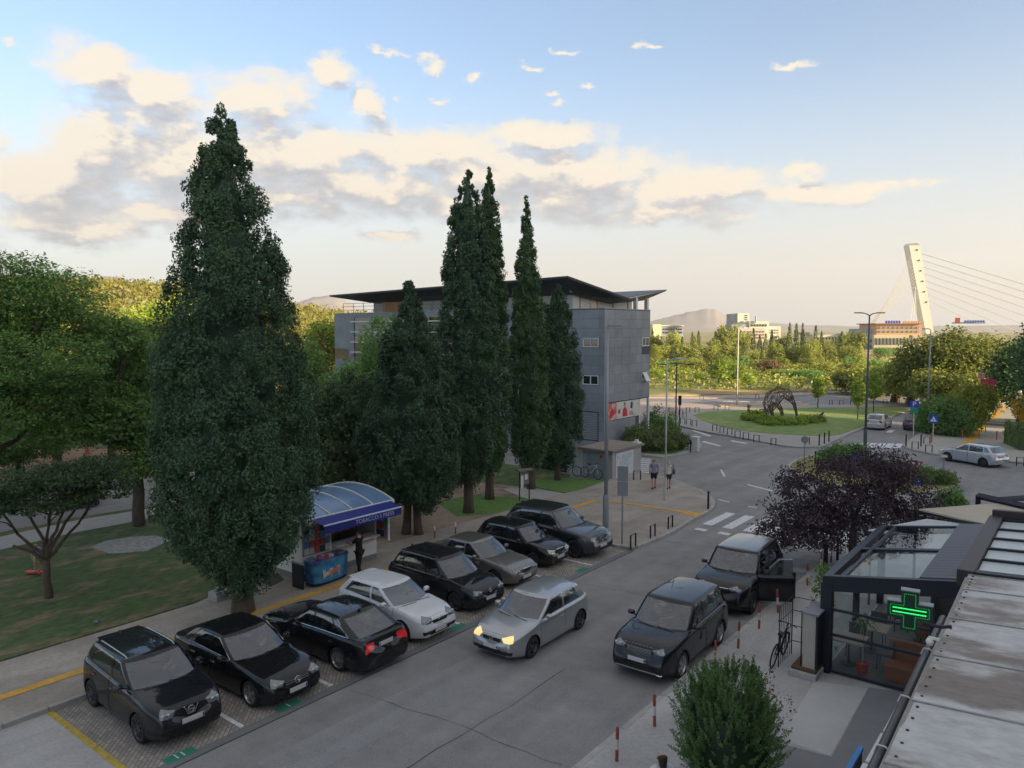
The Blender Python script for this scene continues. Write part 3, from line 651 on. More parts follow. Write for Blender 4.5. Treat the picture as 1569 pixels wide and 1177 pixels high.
    # cabin
    MB().box(L / 2 - xrb + .1, L / 2 - xc - .2, -W / 2 + .16, W / 2 - .16, .3, .42).build('cabin_floor', GRILLEM, root)
    zd = g['zc'] - .04; MB().prism([(L / 2 - xc - .02, -W / 2 + .22), (L / 2 - xc - .02, W / 2 - .22), (L / 2 - xc - .52, W / 2 - .2), (L / 2 - xc - .52, -W / 2 + .2)], [.6] * 4, [zd - .03, zd - .03, zd - .01, zd - .01]).build('dashboard', DASHM, root, bevel=.03)
    for sg in (1, -1):
        for (xs, hh) in ((xrf + .38, 1), (xrf + 1.28, .94)):
            if xs > xrb - .4: continue
            st = MB().prism([(L / 2 - xs - .08, sg * .37 - .24), (L / 2 - xs - .08, sg * .37 + .24), (L / 2 - xs - .24, sg * .37 + .21), (L / 2 - xs - .24, sg * .37 - .21)], .42, (H - .52) * hh + .12).build('seat', SEATM, root, bevel=.05)
            MB().box(L / 2 - xs - .24, L / 2 - xs - .14, sg * .37 - .12, sg * .37 + .12, (H - .52) * hh + .16, (H - .52) * hh + .33).build('headrest', SEATM, st, bevel=.03)
    MB().tube([(L / 2 - xc - .62 + .05 * math.cos(a * PI / 8), .37 + .17 * math.sin(a * PI / 8), zd - .02 + .15 * math.cos(a * PI / 8)) for a in range(17)], .014, 5).build('steering_wheel', GRILLEM, root)
    MB().box(L / 2 - xrf - .12, L / 2 - xrf - .08, -.11, .11, H - .2, H - .14).build('rear_view_mirror', GRILLEM, root)
    if g.get('spoiler'):
        v = [V[rv[(sg, j, 0)]] for sg in (1, -1) for j in (npb - 5,)]; xx = L / 2 - xrr - .1; zz = zroof(xrr + .05) + .03
        MB().prism([(xx + .12, -tw_ * .8), (xx + .12, tw_ * .8), (xx - .12, tw_ * .74), (xx - .12, -tw_ * .74)], [zz - .03, zz - .03, zz - .02, zz - .02], [zz + .012, zz + .012, zz - .0, zz - .0]).build('roof_spoiler', body, root, bevel=.01)
    if g.get('sticker'): 
        pass
    g['root'] = root; g['OB'] = OB; g['cast'] = cast; g['V'] = V; g['GV'] = GV; g['npb'] = npb
    return g
BLACK = paint('black_paint', (.006, .0065, .008)); BLACK2 = paint('blue_black_paint', (.008, .010, .014)); NAVY = paint('dark_navy_paint', (.008, .012, .022), .2)
WHITE = paint('white_car_paint', (.66, .68, .70)); SILVER = paint('silver_paint', (.42, .44, .45), .55, .3); GREY = paint('grey_beige_paint', (.20, .19, .175), .5, .32)
ANTHR = paint('anthracite_paint', (.035, .042, .050), .5, .3); SILVER2 = paint('pale_silver_paint', (.48, .52, .56), .4, .3); YELLOW = paint('yellow_paint_car', (.62, .33, .01), 0, .35); OFFW = paint('off_white_car_paint', (.55, .55, .53)); DARKG = paint('dark_grey_paint', (.06, .065, .075), .4, .35)
def std(L, W, H, **k):
    d = dict(L=L, W=W, H=H, headlight=(W * .27, W * .44, .70, .56), taillight=(W * .30, W * .46, .95, .72, 0), grille_box=(.38, .36, .68, .58)); d.update(k); return d
FW_ = -PI / 2   # nose towards +... set per car: parked cars face +x (the road)
cars = []
c_q = add_car('black crossover with silver roof rails, nearest parked car at the lower left', 'car', -18.27, 8.68, R(-2), std(4.33, 1.79, 1.60, wb=2.63, fo=.9, xc=1.18, xrf=1.98, xrr=3.75, xrb=4.12, zn=.90, zc=1.08, zb1=1.06, zb2=1.16, zt=1.10, gc=.2, R=.345, clad=True, roofrail=ALLOY, rim=ALLOYD, style='twist',
    pB=2.42, headlight=(.42, .74, .88, .70), taillight=(.58, .82, 1.12, .86, 0), grille_box=(.33, .2, .84, .66), emblem='bracket', emblem_z=.76, emblem_r=.075, plate_z=.58, lower=(.52, .45, .42, .28), fog=.42, bars=[(.86, .30, BLACK)], aerial='fin', spoiler=1), BLACK2, 'cars parked in the row of bays')
c_m = add_car('black saloon with twin-bar chrome grille, second from the left in the bays', 'car', -18.05, 11.15, R(1), std(4.69, 1.81, 1.44, wb=2.84, fo=.80, xc=1.42, xrf=2.25, xrr=3.45, xrb=4.15, zn=.74, zc=.95, zb1=.94, zb2=1.0, zt=1.0, gc=.15, R=.335, rim=ALLOY, style='five',
    pB=2.62, window_trim='full', headlight=(.40, .74, .74, .58), taillight=(.50, .80, .92, .74, .02), grille_box=(.40, .36, .72, .52), emblem='star', emblem_z=.625, emblem_r=.085, bars=[(.655, .37, CHROME), (.60, .36, CHROME)], plate_z=.42, lower=(.5, .45, .34, .22), skid=(.72, .2), handle=CHROME, aerial=0), BLACK, 'cars parked in the row of bays')
c_s = add_car('black liftback parked nose in, its red tail lights facing the road', 'car', -17.7, 13.82, PI + R(1.5), std(4.86, 1.86, 1.47, wb=2.84, fo=.92, xc=1.45, xrf=2.25, xrr=3.55, xrb=4.5, zn=.76, zc=.97, zb1=.96, zb2=1.02, zt=1.05, gc=.15, R=.34, rim=ALLOY, style='twist', qg=.32,
    pB=2.62, window_trim='full', headlight=(.42, .78, .74, .60), taillight=(.52, .86, .93, .70, .06), tail=TAILGLOW, grille_box=(.4, .36, .74, .56), rplate_z=.80, plate_z=.42, aerial='fin'), BLACK, 'cars parked in the row of bays')
c_c = add_car('white hatchback with diamond badge beside the ice-cream freezer', 'car', -17.57, 16.25, R(1), std(4.06, 1.73, 1.45, wb=2.59, fo=.86, xc=1.12, xrf=1.95, xrr=3.45, xrb=3.92, zn=.78, zc=.98, zb1=.96, zb2=1.08, zt=1.02, gc=.16, R=.32, rim=ALLOYD, style='steel',
    pB=2.3, headlight=(.36, .74, .80, .62), taillight=(.5, .8, .98, .76, 0), grille_box=(.40, .30, .70, .60), emblem='diamond', emblem_z=.68, emblem_r=.07, bars=[(.67, .36, CHROME)], plate_z=.40, lower=(.55, .45, .42, .27), fog=.38, spoiler=1), WHITE, 'cars parked in the row of bays')
c_g = add_car('black compact people carrier parked right of the white hatchback', 'car', -18.13, 19.18, R(-1), std(4.42, 1.80, 1.56, wb=2.68, fo=.88, xc=1.12, xrf=1.9, xrr=3.75, xrb=4.25, zn=.80, zc=1.0, zb1=.98, zb2=1.02, zt=1.02, gc=.15, R=.325, rim=ALLOYD, style='multi', qg=.16,
    pB=2.35, window_trim='lo', roofrail=ALLOYD, headlight=(.38, .76, .76, .61), taillight=(.55, .83, .98, .76, 0), grille_box=(.38, .36, .73, .63), emblem='vee', emblem_z=.68, emblem_r=.065, bars=[(.69, .36, CHROME)], plate_z=.46, lower=(.6, .55, .40, .25), fog=.33, aerial='fin'), BLACK2, 'cars parked in the row of bays')
c_o = add_car('beige-grey older saloon between the two black cars', 'car', -18.65, 21.8, R(0), std(4.51, 1.73, 1.43, wb=2.51, fo=.88, xc=1.35, xrf=2.15, xrr=3.35, xrb=4.05, zn=.74, zc=.94, zb1=.93, zb2=.98, zt=.98, gc=.16, R=.31, rim=ALLOYD, style='steel',
    pB=2.42, headlight=(.34, .70, .70, .55), taillight=(.52, .8, .88, .70, 0), grille_box=(.28, .24, .70, .56), emblem='ring', emblem_z=.72, emblem_r=.035, bars=[(.69, .26, CHROME)], plate_z=.40, lower=(.5, .45, .33, .24), aerial=0), GREY, 'cars parked in the row of bays')
c_f = add_car('small black hatchback between the grey saloon and the large SUV', 'car', -18.7, 24.42, R(1), std(4.0, 1.66, 1.50, wb=2.46, fo=.83, xc=1.02, xrf=1.68, xrr=3.45, xrb=3.9, zn=.80, zc=.97, zb1=.96, zb2=1.0, zt=1.0, gc=.16, R=.31, rim=ALLOYD, style='steel',
    pB=2.2, headlight=(.36, .70, .76, .60), taillight=(.5, .77, .98, .74, 0), grille_box=(.30, .26, .76, .62), emblem='ring', emblem_z=.78, emblem_r=.035, bars=[(.75, .28, CHROME)], plate_z=.45, lower=(.5, .45, .36, .25), lamps=mat('headlamp_pale', (.55, .55, .42), .1, .1, coat=1)), BLACK, 'cars parked in the row of bays')
c_e = add_car('large dark grey SUV with silver bumper trim, last in the row', 'car', -18.5, 26.65, R(0), std(4.92, 1.95, 1.78, wb=2.99, fo=.86, xc=1.35, xrf=2.1, xrr=4.15, xrb=4.7, zn=.93, zc=1.15, zb1=1.12, zb2=1.20, zt=1.18, gc=.22, R=.39, rim=ALLOYD, style='twist', qg=.18,
    pB=2.62, window_trim='full', roofrail=ALLOYD, headlight=(.46, .82, .90, .74), taillight=(.6, .9, 1.1, .9, 0), grille_box=(.46, .40, .88, .62), emblem='star', emblem_z=.76, emblem_r=.10, bars=[(.80, .44, CHROME), (.72, .42, CHROME)], plate_z=.52, lower=(.75, .6, .46, .32), skid=(.62, .30), archr=.06, aerial='fin'), ANTHR, 'cars parked in the row of bays')
c_v = add_car('silver three-door hatchback driving down the road with its headlights on', 'car', -13.46, 18.2, -PI / 2 + R(1.0), std(4.20, 1.76, 1.48, wb=2.58, fo=.88, xc=1.15, xrf=1.92, xrr=3.55, xrb=4.02, zn=.76, zc=.98, zb1=.97, zb2=1.04, zt=1.03, gc=.15, R=.318, rim=ALLOYD, style='double', doors=3,
    pB=2.58, headlight=(.40, .74, .76, .60), taillight=(.5, .80, 1.0, .78, 0), grille_box=(.36, .32, .70, .60), emblem='vee', emblem_z=.67, emblem_r=.065, plate_z=.45, lower=(.62, .55, .36, .24), fog=.33, lamps=LAMPON), SILVER, name='moving_car')
c_d = add_car('black SUV with honeycomb chrome grille, stopped at the right kerb', 'car', -9.57, 19.86, -PI / 2 + R(1.5), std(4.60, 1.90, 1.74, wb=2.74, fo=.89, xc=1.25, xrf=2.0, xrr=4.0, xrb=4.40, zn=.97, zc=1.13, zb1=1.12, zb2=1.18, zt=1.14, gc=.2, R=.37, rim=ALLOY, style='five', qg=.16,
    pB=2.5, headlight=(.48, .80, .94, .80), taillight=(.62, .86, 1.12, .9, 0), grille_box=(.47, .45, .91, .755), emblem='oval', bars=[(.885, .44, ALLOY), (.85, .44, ALLOY), (.815, .44, ALLOY), (.78, .43, ALLOY)], plate_z=.62, lower=(.55, .5, .50, .36), skid=(.78, .32), aerial='fin', clad=True, mirror=BLACK), BLACK2)
c_r = add_car('black off-roader with its driver-side door standing open, behind the other black SUV', 'car', -9.85, 25.8, -PI / 2 + R(3), std(4.85, 1.98, 1.80, wb=2.92, fo=.87, xc=1.30, xrf=2.0, xrr=4.15, xrb=4.65, zn=.98, zc=1.18, zb1=1.16, zb2=1.20, zt=1.18, gc=.22, R=.385, rim=ALLOYD, style='double', qg=.2,
    pB=2.60, headlight=(.46, .82, .98, .84), taillight=(.62, .9, 1.15, .92, 0), grille_box=(.44, .42, .96, .82), emblem='oval', bars=[(.93, .43, CHROME), (.88, .43, CHROME)], plate_z=.60, lower=(.6, .55, .5, .34), aerial='fin', roofm=mat('roof_paler', (.035, .036, .038), .28, coat=.8)), BLACK)  # roof panel painted paler than the black body
# the honeycomb car's bonnet lettering
def bonnet_text(g, s, size, d):
    L = g['L']
    for i, ch in enumerate(s):
        yy = (i - (len(s) - 1) / 2) * size * 1.25; h = g['cast']((L / 2 - d, yy, 3), (0, 0, -1)); z = h[0].z + .004
        M4 = Matrix.Translation((L / 2 - d, yy, z)) @ Matrix.Rotation(PI / 2, 4, 'Z'); text_obj(ch, size, M4, CHROME, g['OB']['bonnet'], 'letter', .003)
bonnet_text(c_d, 'DISCOVERY', .085, .20)
# open driver's door: swing the existing door and its window out on the front hinge
def open_door(g, side, ang):
    S_ = 'L' if side > 0 else 'R'; L = g['L']; hx = L / 2 - g['xc'] - .14; hy = side * g['W'] / 2 * .97
    door = g['OB']['doorF' + S_]; win = g['OB']['windowF' + S_]
    rot = Matrix.Translation((hx, hy, 0)) @ Matrix.Rotation(-ang * side, 4, 'Z') @ Matrix.Translation((-hx, -hy, 0))
    # give the door its inner skin and a window frame
    bm = bmesh.new(); bm.from_mesh(door.data); geo = bmesh.ops.duplicate(bm, geom=bm.verts[:] + bm.edges[:] + bm.faces[:]); vs = [v for v in geo['geom'] if isinstance(v, bmesh.types.BMVert)]
    for v in vs: v.co.y -= side * .09
    bm.to_mesh(door.data); bm.free(); door.data.transform(rot); win.data.transform(rot)
    zs = [v.co.z for v in win.data.vertices]
    V = g['V']; GV = g['GV']; js = [j for j in range(3, 9)]
    path = [V[GV[(side, 3, s)]] for s in range(0, 7)] + [V[GV[(side, j, 6)]] for j in range(4, 9)] + [V[GV[(side, 8, s)]] for s in range(6, -1, -1)]
    fr = MB().tube([rot @ p for p in path], .026, 6); fo = fr.build('window_frame', BLACK, door)
    win.parent = door; win.name = 'door_window'
    # dark door aperture with seat
    MB().box(L / 2 - g['pB'] - .3, L / 2 - g['pB'] + .25, side * .25 if side > 0 else side * .75, side * .75 if side > 0 else side * .25, .5, .75).build('front_seat', PLASTIC, g['root'], bevel=.06)
open_door(c_r, 1, R(62))
# ------------------------------------------------------------------ ground, roads, pavements
from mathutils.geometry import tessellate_polygon
def clean(P):
    P = [Vector((p[0], p[1])) for p in P]; out = [P[0]]
    for p in P[1:]:
        if (p - out[-1]).length > .02: out.append(p)
    if (out[0] - out[-1]).length < .02: out.pop()
    if sum(out[i].x * out[(i + 1) % len(out)].y - out[(i + 1) % len(out)].x * out[i].y for i in range(len(out))) < 0: out = out[::-1]
    return out
def sheet(name, P, z, m, parent=None, kind='structure'):
    P = clean(P); T = tessellate_polygon([[Vector((p.x, p.y, 0)) for p in P]])
    T = [t if (P[t[1]] - P[t[0]]).cross(P[t[2]] - P[t[0]]) > 0 else t[::-1] for t in T]
    o = mesh_obj(name, [(p[0], p[1], z) for p in P], [tuple(t) for t in T], m, parent)
    if parent is None: o['kind'] = kind
    return o
def slab(name, P, z, m, parent=None, drop=.3):
    P = clean(P); n = len(P); T = tessellate_polygon([[Vector((p.x, p.y, 0)) for p in P]])
    T = [t if (P[t[1]] - P[t[0]]).cross(P[t[2]] - P[t[0]]) > 0 else t[::-1] for t in T]
    o = mesh_obj(name, [(p.x, p.y, z) for p in P] + [(p.x, p.y, z - drop) for p in P], [tuple(t) for t in T] + [(i, n + i, n + (i + 1) % n, (i + 1) % n) for i in range(n)], m, parent)
    if parent is None: o['kind'] = 'structure'
    return o
def kerb_line(path, z=.125, w=.16, step=1.0, parent=None, side=1, name='kerb'):
    """a run of separate kerb stones along a path"""
    root = bpy.data.objects.new(name, None); col.objects.link(root); root['kind'] = 'structure'
    pts = [Vector((p[0], p[1])) for p in path]; L_ = [0]
    for a, b in zip(pts, pts[1:]): L_.append(L_[-1] + (b - a).length)
    n = max(1, round(L_[-1] / step)); st = L_[-1] / n
    def P(s):
        for i in range(len(pts) - 1):
            if s <= L_[i + 1] + 1e-6: t = (s - L_[i]) / (L_[i + 1] - L_[i]); return pts[i].lerp(pts[i + 1], t)
        return pts[-1]
    V = MB().box(-st / 2 + .006, st / 2 - .006, -w / 2, w / 2, -.1, z).V; base = MB(); base.box(-st / 2 + .006, st / 2 - .006, -w / 2, w / 2, -.1, z)
    first = base.build('kerb_stone', KERB, root, bevel=.012)
    for i in range(n):
        a, b = P(i * st), P((i + 1) * st); m_ = (a + b) / 2; o = first if i == 0 else first.copy()
        if i: col.objects.link(o); o.parent = root
        d = b - a; o.location = (m_.x, m_.y, random.uniform(-.004, .004)); o.rotation_euler = (0, 0, math.atan2(d.y, d.x) + random.uniform(-.004, .004)); o.scale = (d.length / st, 1, 1)
    return root
GRASS = mat('grass_ground', (.072, .115, .038), .95, var=.5, scale=3.2, bump=1, bscale=30, c2=(.20, .155, .09), c2scale=.6, c2pos=(.48, .66), stretch=(1.6, .8, 1))
GRASSL = mat('lawn_grass', (.17, .25, .065), .95, var=.25, scale=1.2, bump=1, bscale=40, c2=(.26, .28, .09), c2scale=.2, c2pos=(.45, .65))
GRASSD = mat('deep_grass', (.11, .21, .045), .95, var=.3, scale=5, bump=1, bscale=40)
DIRT = mat('dirt', (.31, .23, .17), .95, var=.25, scale=2, bump=.6, bscale=30, c2=(.10, .10, .05), c2scale=.35, c2pos=(.5, .68))
DRY = mat('dry_ground', (.50, .32, .15), .95, var=.25, scale=.3, c2=(.17, .19, .055), c2scale=.05, c2pos=(.36, .55))
PINKP = mat('pink_paving', (.38, .30, .26), .85, var=.12, scale=.5)
LIGHTP = mat('light_path', (.38, .36, .33), .85, var=.12, scale=2, bump=.2, bscale=30)
def grain(m, sc_, amt):
    nt = m.node_tree; N = nt.nodes.new; L = nt.links.new; b = nt.nodes['Principled BSDF']; old = b.inputs['Base Color'].links[0].from_socket; geo = N('ShaderNodeNewGeometry')
    n = N('ShaderNodeTexNoise'); n.inputs['Scale'].default_value = sc_; n.inputs['Detail'].default_value = 3; n.inputs['Roughness'].default_value = .8; L(geo.outputs['Position'], n.inputs['Vector'])
    mp = N('ShaderNodeMapping'); mp.inputs['Scale'].default_value = (2.2, .16, 1); L(geo.outputs['Position'], mp.inputs[0]); w = N('ShaderNodeTexNoise'); w.inputs['Scale'].default_value = .55; w.inputs['Detail'].default_value = 4; L(mp.outputs[0], w.inputs['Vector'])
    r = N('ShaderNodeMapRange'); L(n.outputs['Fac'], r.inputs[0]); r.inputs[1].default_value = .3; r.inputs[2].default_value = .7; r.inputs[3].default_value = 1 - amt; r.inputs[4].default_value = 1 + amt
    r2 = N('ShaderNodeMapRange'); L(w.outputs['Fac'], r2.inputs[0]); r2.inputs[1].default_value = .3; r2.inputs[2].default_value = .7; r2.inputs[3].default_value = .88; r2.inputs[4].default_value = 1.12
    mu = N('ShaderNodeMath'); mu.operation = 'MULTIPLY'; L(r.outputs[0], mu.inputs[0]); L(r2.outputs[0], mu.inputs[1]); s = N('ShaderNodeVectorMath'); s.operation = 'SCALE'; L(old, s.inputs[0]); L(mu.outputs[0], s.inputs[3]); L(s.outputs[0], b.inputs['Base Color'])
for m_, s_, a_ in ((ASPH, 22, .22), (ASPH_OLD, 20, .22), (PAVE, 9, .14), (CONC, 9, .12)): grain(m_, s_, a_)
base = sheet('ground', [(-3000, -300), (1500, -300), (1500, 5200), (-3000, 5200)], -.03, DRY)
sheet('road', [(-75, -60), (30, -60), (30, 128), (-75, 128)], 0, ASPH)
# parking bays
bays = sheet('parking_bays', [(-20.35, 7.05), (-15.75, 7.05), (-15.75, 28.1), (-20.35, 28.1)], .004, PAVERS)
sheet('bay_apron', [(-20.35, -20), (-15.75, -20), (-15.75, 7.05), (-20.35, 7.05)], .004, CONC)
sheet('drain_channel', [(-15.75, -20), (-15.45, -20), (-15.45, 28.1), (-15.75, 28.1)], .005, mat('channel', (.16, .165, .17), .8, var=.15, scale=3))
MB().box(-15.47, -15.43, -20, 28.1, -.02, .006).build('channel_joint', mat('joint', (.05, .05, .052), .9), bays)
for i, yy in enumerate((9.65, 12.3, 14.85, 17.55, 20.25, 22.95, 25.35)):
    sheet('bay_line', [(-17.3, yy - .06), (-15.8, yy - .06), (-15.8, yy + .06), (-17.3, yy + .06)], .008, WHITEP, bays)
for i, yy in enumerate((8.1, 10.95, 13.9, 17.3, 24.6, 28.4)):
    q = sheet('bay_number_plate', [(-15.95, yy - .35), (-15.65, yy - .35), (-15.65, yy + .35), (-15.95, yy + .35)], .009, GREENP, bays)
    M4 = Matrix.Translation((-15.8, yy, .0125)) @ Matrix.Rotation(PI / 2, 4, 'Z')
    if i in (0, 2): text_obj('11' if i == 0 else '11', .3, M4, WHITEPL, bays, 'bay_number', .001)
    if i == 1: text_obj('1', .3, M4, WHITEPL, bays, 'bay_number', .001)
sheet('bay_edge_line', [(-20.2, 7.0), (-15.8, 7.0), (-15.8, 7.16), (-20.2, 7.16)], .009, YELP, bays)
# dark tyre-worn wheel paths and patches in the carriageway
sheet('road_patch', [(-14.2, 9), (-12.9, 9), (-12.7, 17.5), (-14.0, 17.8)], .003, ASPH_OLD, bays)
# left pavement, one raised slab that widens at the corner
Zp = .12
corner = [at(p[0], p[1]) for p in ((1057, 800), (1080, 789), (1092, 779), (1094, 773), (1090, 766), (1083, 760), (1071, 753), (1055, 746), (1036, 739), (1014, 733), (998, 729), (981, 726))]
kc = curve_pts([(-20.35, 28.15), (-15.95, 28.15), (-15.55, 28.6)] + [(-15.4, 31.5)] + corner, 4)
left_edge = [(-24.1, -40), (-24.1, 13), (-24.6, 15), (-27.2, 15.5), (-27.2, 21.6), (-24.3, 22.2), (-23.9, 30), (-24.0, 34), (-23.7, 37.2), (-23.9, 40.2), (-24.6, 44.0), corner[-1]]
pav = slab('pavement', [(-20.35, -40)] + [(-20.35, 28.15)] + kc[1:] + left_edge[::-1][1:], Zp, PAVE)
kerb_line([(-20.27, -14), (-20.27, 28.15)]); kerb_line([(-20.2, 28.2)] + kc[6:])
def strip(P0, P1, w, z, m, parent, name):
    a, b = Vector(P0), Vector(P1); d = (b - a).normalized(); n_ = Vector((-d.y, d.x)) * w / 2
    return sheet(name, [a + n_, b + n_, b - n_, a - n_], z, m, parent)
tp = [(-21.75, -20), (-21.7, 14.6), (-21.55, 34.9)]
strip(tp[0], tp[1], .32, Zp + .010, ORANGEP, pav, 'tactile_strip'); strip(tp[1], tp[2], .32, Zp + .011, ORANGEP, pav, 'tactile_strip')
ta, tb = at(925, 766, Zp), at(1050, 785, Zp); strip(ta, tb, .32, Zp + .012, ORANGEP, pav, 'tactile_strip'); tc_ = at(1072, 790, Zp); strip(tb, tc_, .75, Zp + .013, ORANGEP, pav, 'tactile_strip')
# park lawn, dirt under the trees, park paths
slab('park_ground', [(-24.3, -40), (-24.3, 36), (-27, 40.5), (-36.8, 41), (-60, 60), (-140, 60), (-140, -40)], Zp - .03, GRASS)
slab('bare_earth', [at(600, 838), at(760, 792), at(830, 752), at(700, 738), at(560, 770), at(500, 800), at(330, 905), at(345, 922), at(420, 902)], Zp - .018, DIRT, drop=.05)
slab('grass_patch', [at(*p) for p in ((668, 772), (720, 762), (800, 765), (850, 778), (760, 790), (700, 795))], Zp - .01, GRASSD, drop=.05)
slab('grass_patch', [at(*p) for p in ((808, 738), (860, 734), (930, 738), (926, 748), (878, 760), (815, 748))], Zp - .008, GRASSD, drop=.05)
slab('garden_path', [at(*p) for p in ((770, 752), (812, 750), (877, 761), (850, 778), (800, 765))], Zp - .004, LIGHTP, drop=.05)
slab('park_path', [at(*p) for p in ((-260, 900), (-260, 880), (0, 826), (120, 800), (230, 782), (300, 772), (300, 785), (235, 797), (120, 818), (0, 846))], Zp - .015, LIGHTP, drop=.05)
sheet('park_road', [at(*p) for p in ((-400, 850), (100, 745), (300, 725), (300, 768), (120, 795), (-400, 900))], Zp - .02, ASPH)
slab('park_clearing', [at(*p) for p in ((-200, 745), (60, 690), (300, 690), (300, 722), (60, 735), (-200, 790))], Zp - .012, mat('red_earth', (.34, .19, .12), .95, var=.2, scale=.8), drop=.05)
slab('grey_earth_patch', [at(*p) for p in ((138, 842), (160, 833), (200, 826), (240, 824), (262, 832), (225, 848), (170, 852))], Zp - .01, mat('grey_earth', (.28, .28, .26), .9, var=.45, scale=6), drop=.05)
# right pavement along the shops
pr = [(-8.45, -20), (-8.45, 33.5), (-8.2, 36.5), (-6.8, 39.5), (-3, 41.5), (6, 42), (6, -20)]
pvr = slab('pavement_right', pr, Zp, CONC)
kerb_line([(-8.47, 2), (-8.47, 33.5), (-8.2, 36.5), (-6.8, 39.5), (-3, 41.5)])
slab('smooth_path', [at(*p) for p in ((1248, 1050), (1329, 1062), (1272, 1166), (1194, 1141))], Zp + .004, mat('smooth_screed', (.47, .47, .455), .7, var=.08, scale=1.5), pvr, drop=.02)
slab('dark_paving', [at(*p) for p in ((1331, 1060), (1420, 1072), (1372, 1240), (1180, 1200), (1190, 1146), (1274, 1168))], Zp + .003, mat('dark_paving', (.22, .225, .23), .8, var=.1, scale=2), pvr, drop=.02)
# roundabout: paved apron then the grass
iso_ring = [(1028, 643), (1034, 650), (1050, 656), (1086, 664), (1116, 669), (1145, 674), (1183, 681), (1203, 685), (1226, 687), (1248, 687), (1262, 684), (1272, 679), (1296, 668), (1323, 657), (1352, 645), (1388, 631), (1400, 626), (1320, 623), (1220, 622), (1120, 625), (1060, 630), (1036, 635)]
ringp = [at(*p) for p in iso_ring]
ra_ = slab('roundabout_apron', ringp, Zp, mat('apron_paving', (.33, .31, .29), .85, var=.12, scale=.8))
kerb_line([at(*p) for p in iso_ring[:16]], step=1.6)
gr_px = [(1063, 638), (1076, 646), (1096, 653), (1120, 659), (1145, 663), (1185, 667), (1229, 669), (1262, 671), (1287, 668), (1318, 657), (1350, 645), (1384, 632), (1392, 626), (1345, 625), (1300, 626), (1220, 627), (1134, 630), (1080, 633)]
lawn = slab('roundabout_lawn', [at(*p) for p in gr_px], Zp + .03, GRASSL, drop=.1)
sheet('pink_pavement', [at(*p) for p in ((940, 617), (1010, 615), (1110, 622), (1125, 630), (1060, 636), (1025, 643), (1000, 638), (940, 635))], .006, PINKP)
# far road verge: dry earth bank and pavement strip with bollards
slab('far_verge', [at(*p) for p in ((600, 616), (900, 610), (1160, 611), (1280, 603), (1360, 601), (1500, 600), (1700, 600), (1700, 585), (600, 585))], Zp, PINKP)
slab('far_median', [at(*p) for p in ((1100, 621), (1160, 618), (1240, 619), (1240, 622), (1160, 623), (1105, 624))], .1, mat('sandy_median', (.42, .30, .17), .9, var=.15, scale=.6))
slab('far_bank', [at(*p) for p in ((400, 610), (900, 606), (1050, 608), (1160, 606), (1260, 600), (1700, 596), (1700, 570), (400, 570))], Zp + .15, DRY, drop=.5)
slab('far_median', [at(*p) for p in ((1240, 627), (1400, 622), (1480, 620), (1480, 617), (1400, 618), (1240, 622))], .1, PINKP)
# island with planting by the grey building
ilp = [(975, 697), (990, 700), (1018, 703), (1041, 698), (1063, 692), (1072, 688), (1074, 684), (1070, 680), (1062, 677), (1035, 674), (1000, 672), (985, 676)]
isl = slab('planted_island', [at(*p) for p in ilp], Zp, LIGHTP); kerb_line([at(*p) for p in ilp[:9]])
slab('planted_bed', [at(*p) for p in ((978, 694), (1000, 698), (1020, 699), (1036, 697), (1046, 693), (1033, 686), (1018, 683), (985, 684))], Zp + .03, GRASSD, isl, drop=.05)
# island with signs behind the plum tree
i2 = [(1209, 715), (1216, 726), (1240, 737), (1290, 748), (1350, 757), (1410, 758), (1440, 754), (1458, 748), (1467, 740), (1462, 733), (1449, 728), (1420, 719), (1385, 711), (1340, 704), (1290, 699), (1250, 699), (1222, 705)]
isl2 = slab('sign_island', [at(*p) for p in i2], Zp, mat('island_soil', (.22, .20, .07), .95, var=.35, scale=1.5)); kerb_line([at(*p) for p in i2] + [at(*i2[0])], step=1.3)
# right far pavement with its yellow strip
rfp = [(1384, 684), (1392, 689), (1403, 692), (1428, 697), (1453, 701), (1480, 704), (1510, 707), (1569, 711), (1720, 716), (1900, 690), (1700, 640), (1569, 606), (1500, 606), (1440, 655), (1416, 661), (1400, 671)]
rf = slab('pavement_far_right', [at(*p) for p in rfp], Zp, mat('far_paving', (.38, .36, .32), .85, var=.1, scale=.5)); kerb_line([at(*p) for p in rfp[:9]], step=1.3)
for a_, b_ in (((1471, 690), (1509, 651)), ((1521, 641), (1540, 621))): strip(at(*a_, Zp), at(*b_, Zp), .7, Zp + .006, ORANGEP, rf, 'tactile_strip')
sheet('cross_road', [at(*p) for p in ((1478, 652), (1700, 662), (1700, 648), (1530, 643), (1490, 644))], Zp + .01, mat('cross_asphalt', (.07, .07, .075), .8))
# zebra crossings and lane marks: flat paint on the road
mk = bpy.data.objects.new('road_markings', None); col.objects.link(mk); mk['kind'] = 'structure'
def rect(x0, x1, y0, y1, name='painted_bar', z=.005): sheet(name, [(x0, y0), (x1, y0), (x1, y1), (x0, y1)], z, WHITEP, mk)
for k in range(7): rect(-15.0 + k * 1.0, -14.5 + k * 1.0, 34.2, 37.2)
for k in range(6): rect(-14.9 + k * 1.15, -14.35 + k * 1.15, 33.0, 33.4, 'painted_dash')
a = Vector(at(1384, 684)); b = Vector(at(1318, 661) if False else at(1300, 682)); n_ = 6; dr = (b - a)
for k in range(6):
    c_ = a + dr * (k + .6) / 6.3; u = Vector((-.1, 1)).normalized(); w_ = dr.normalized() * .27
    sheet('painted_bar', [c_ - w_ - u * 1.2, c_ + w_ - u * 1.2, c_ + w_ + u * 1.6, c_ - w_ + u * 1.6], .006, WHITEP, mk)
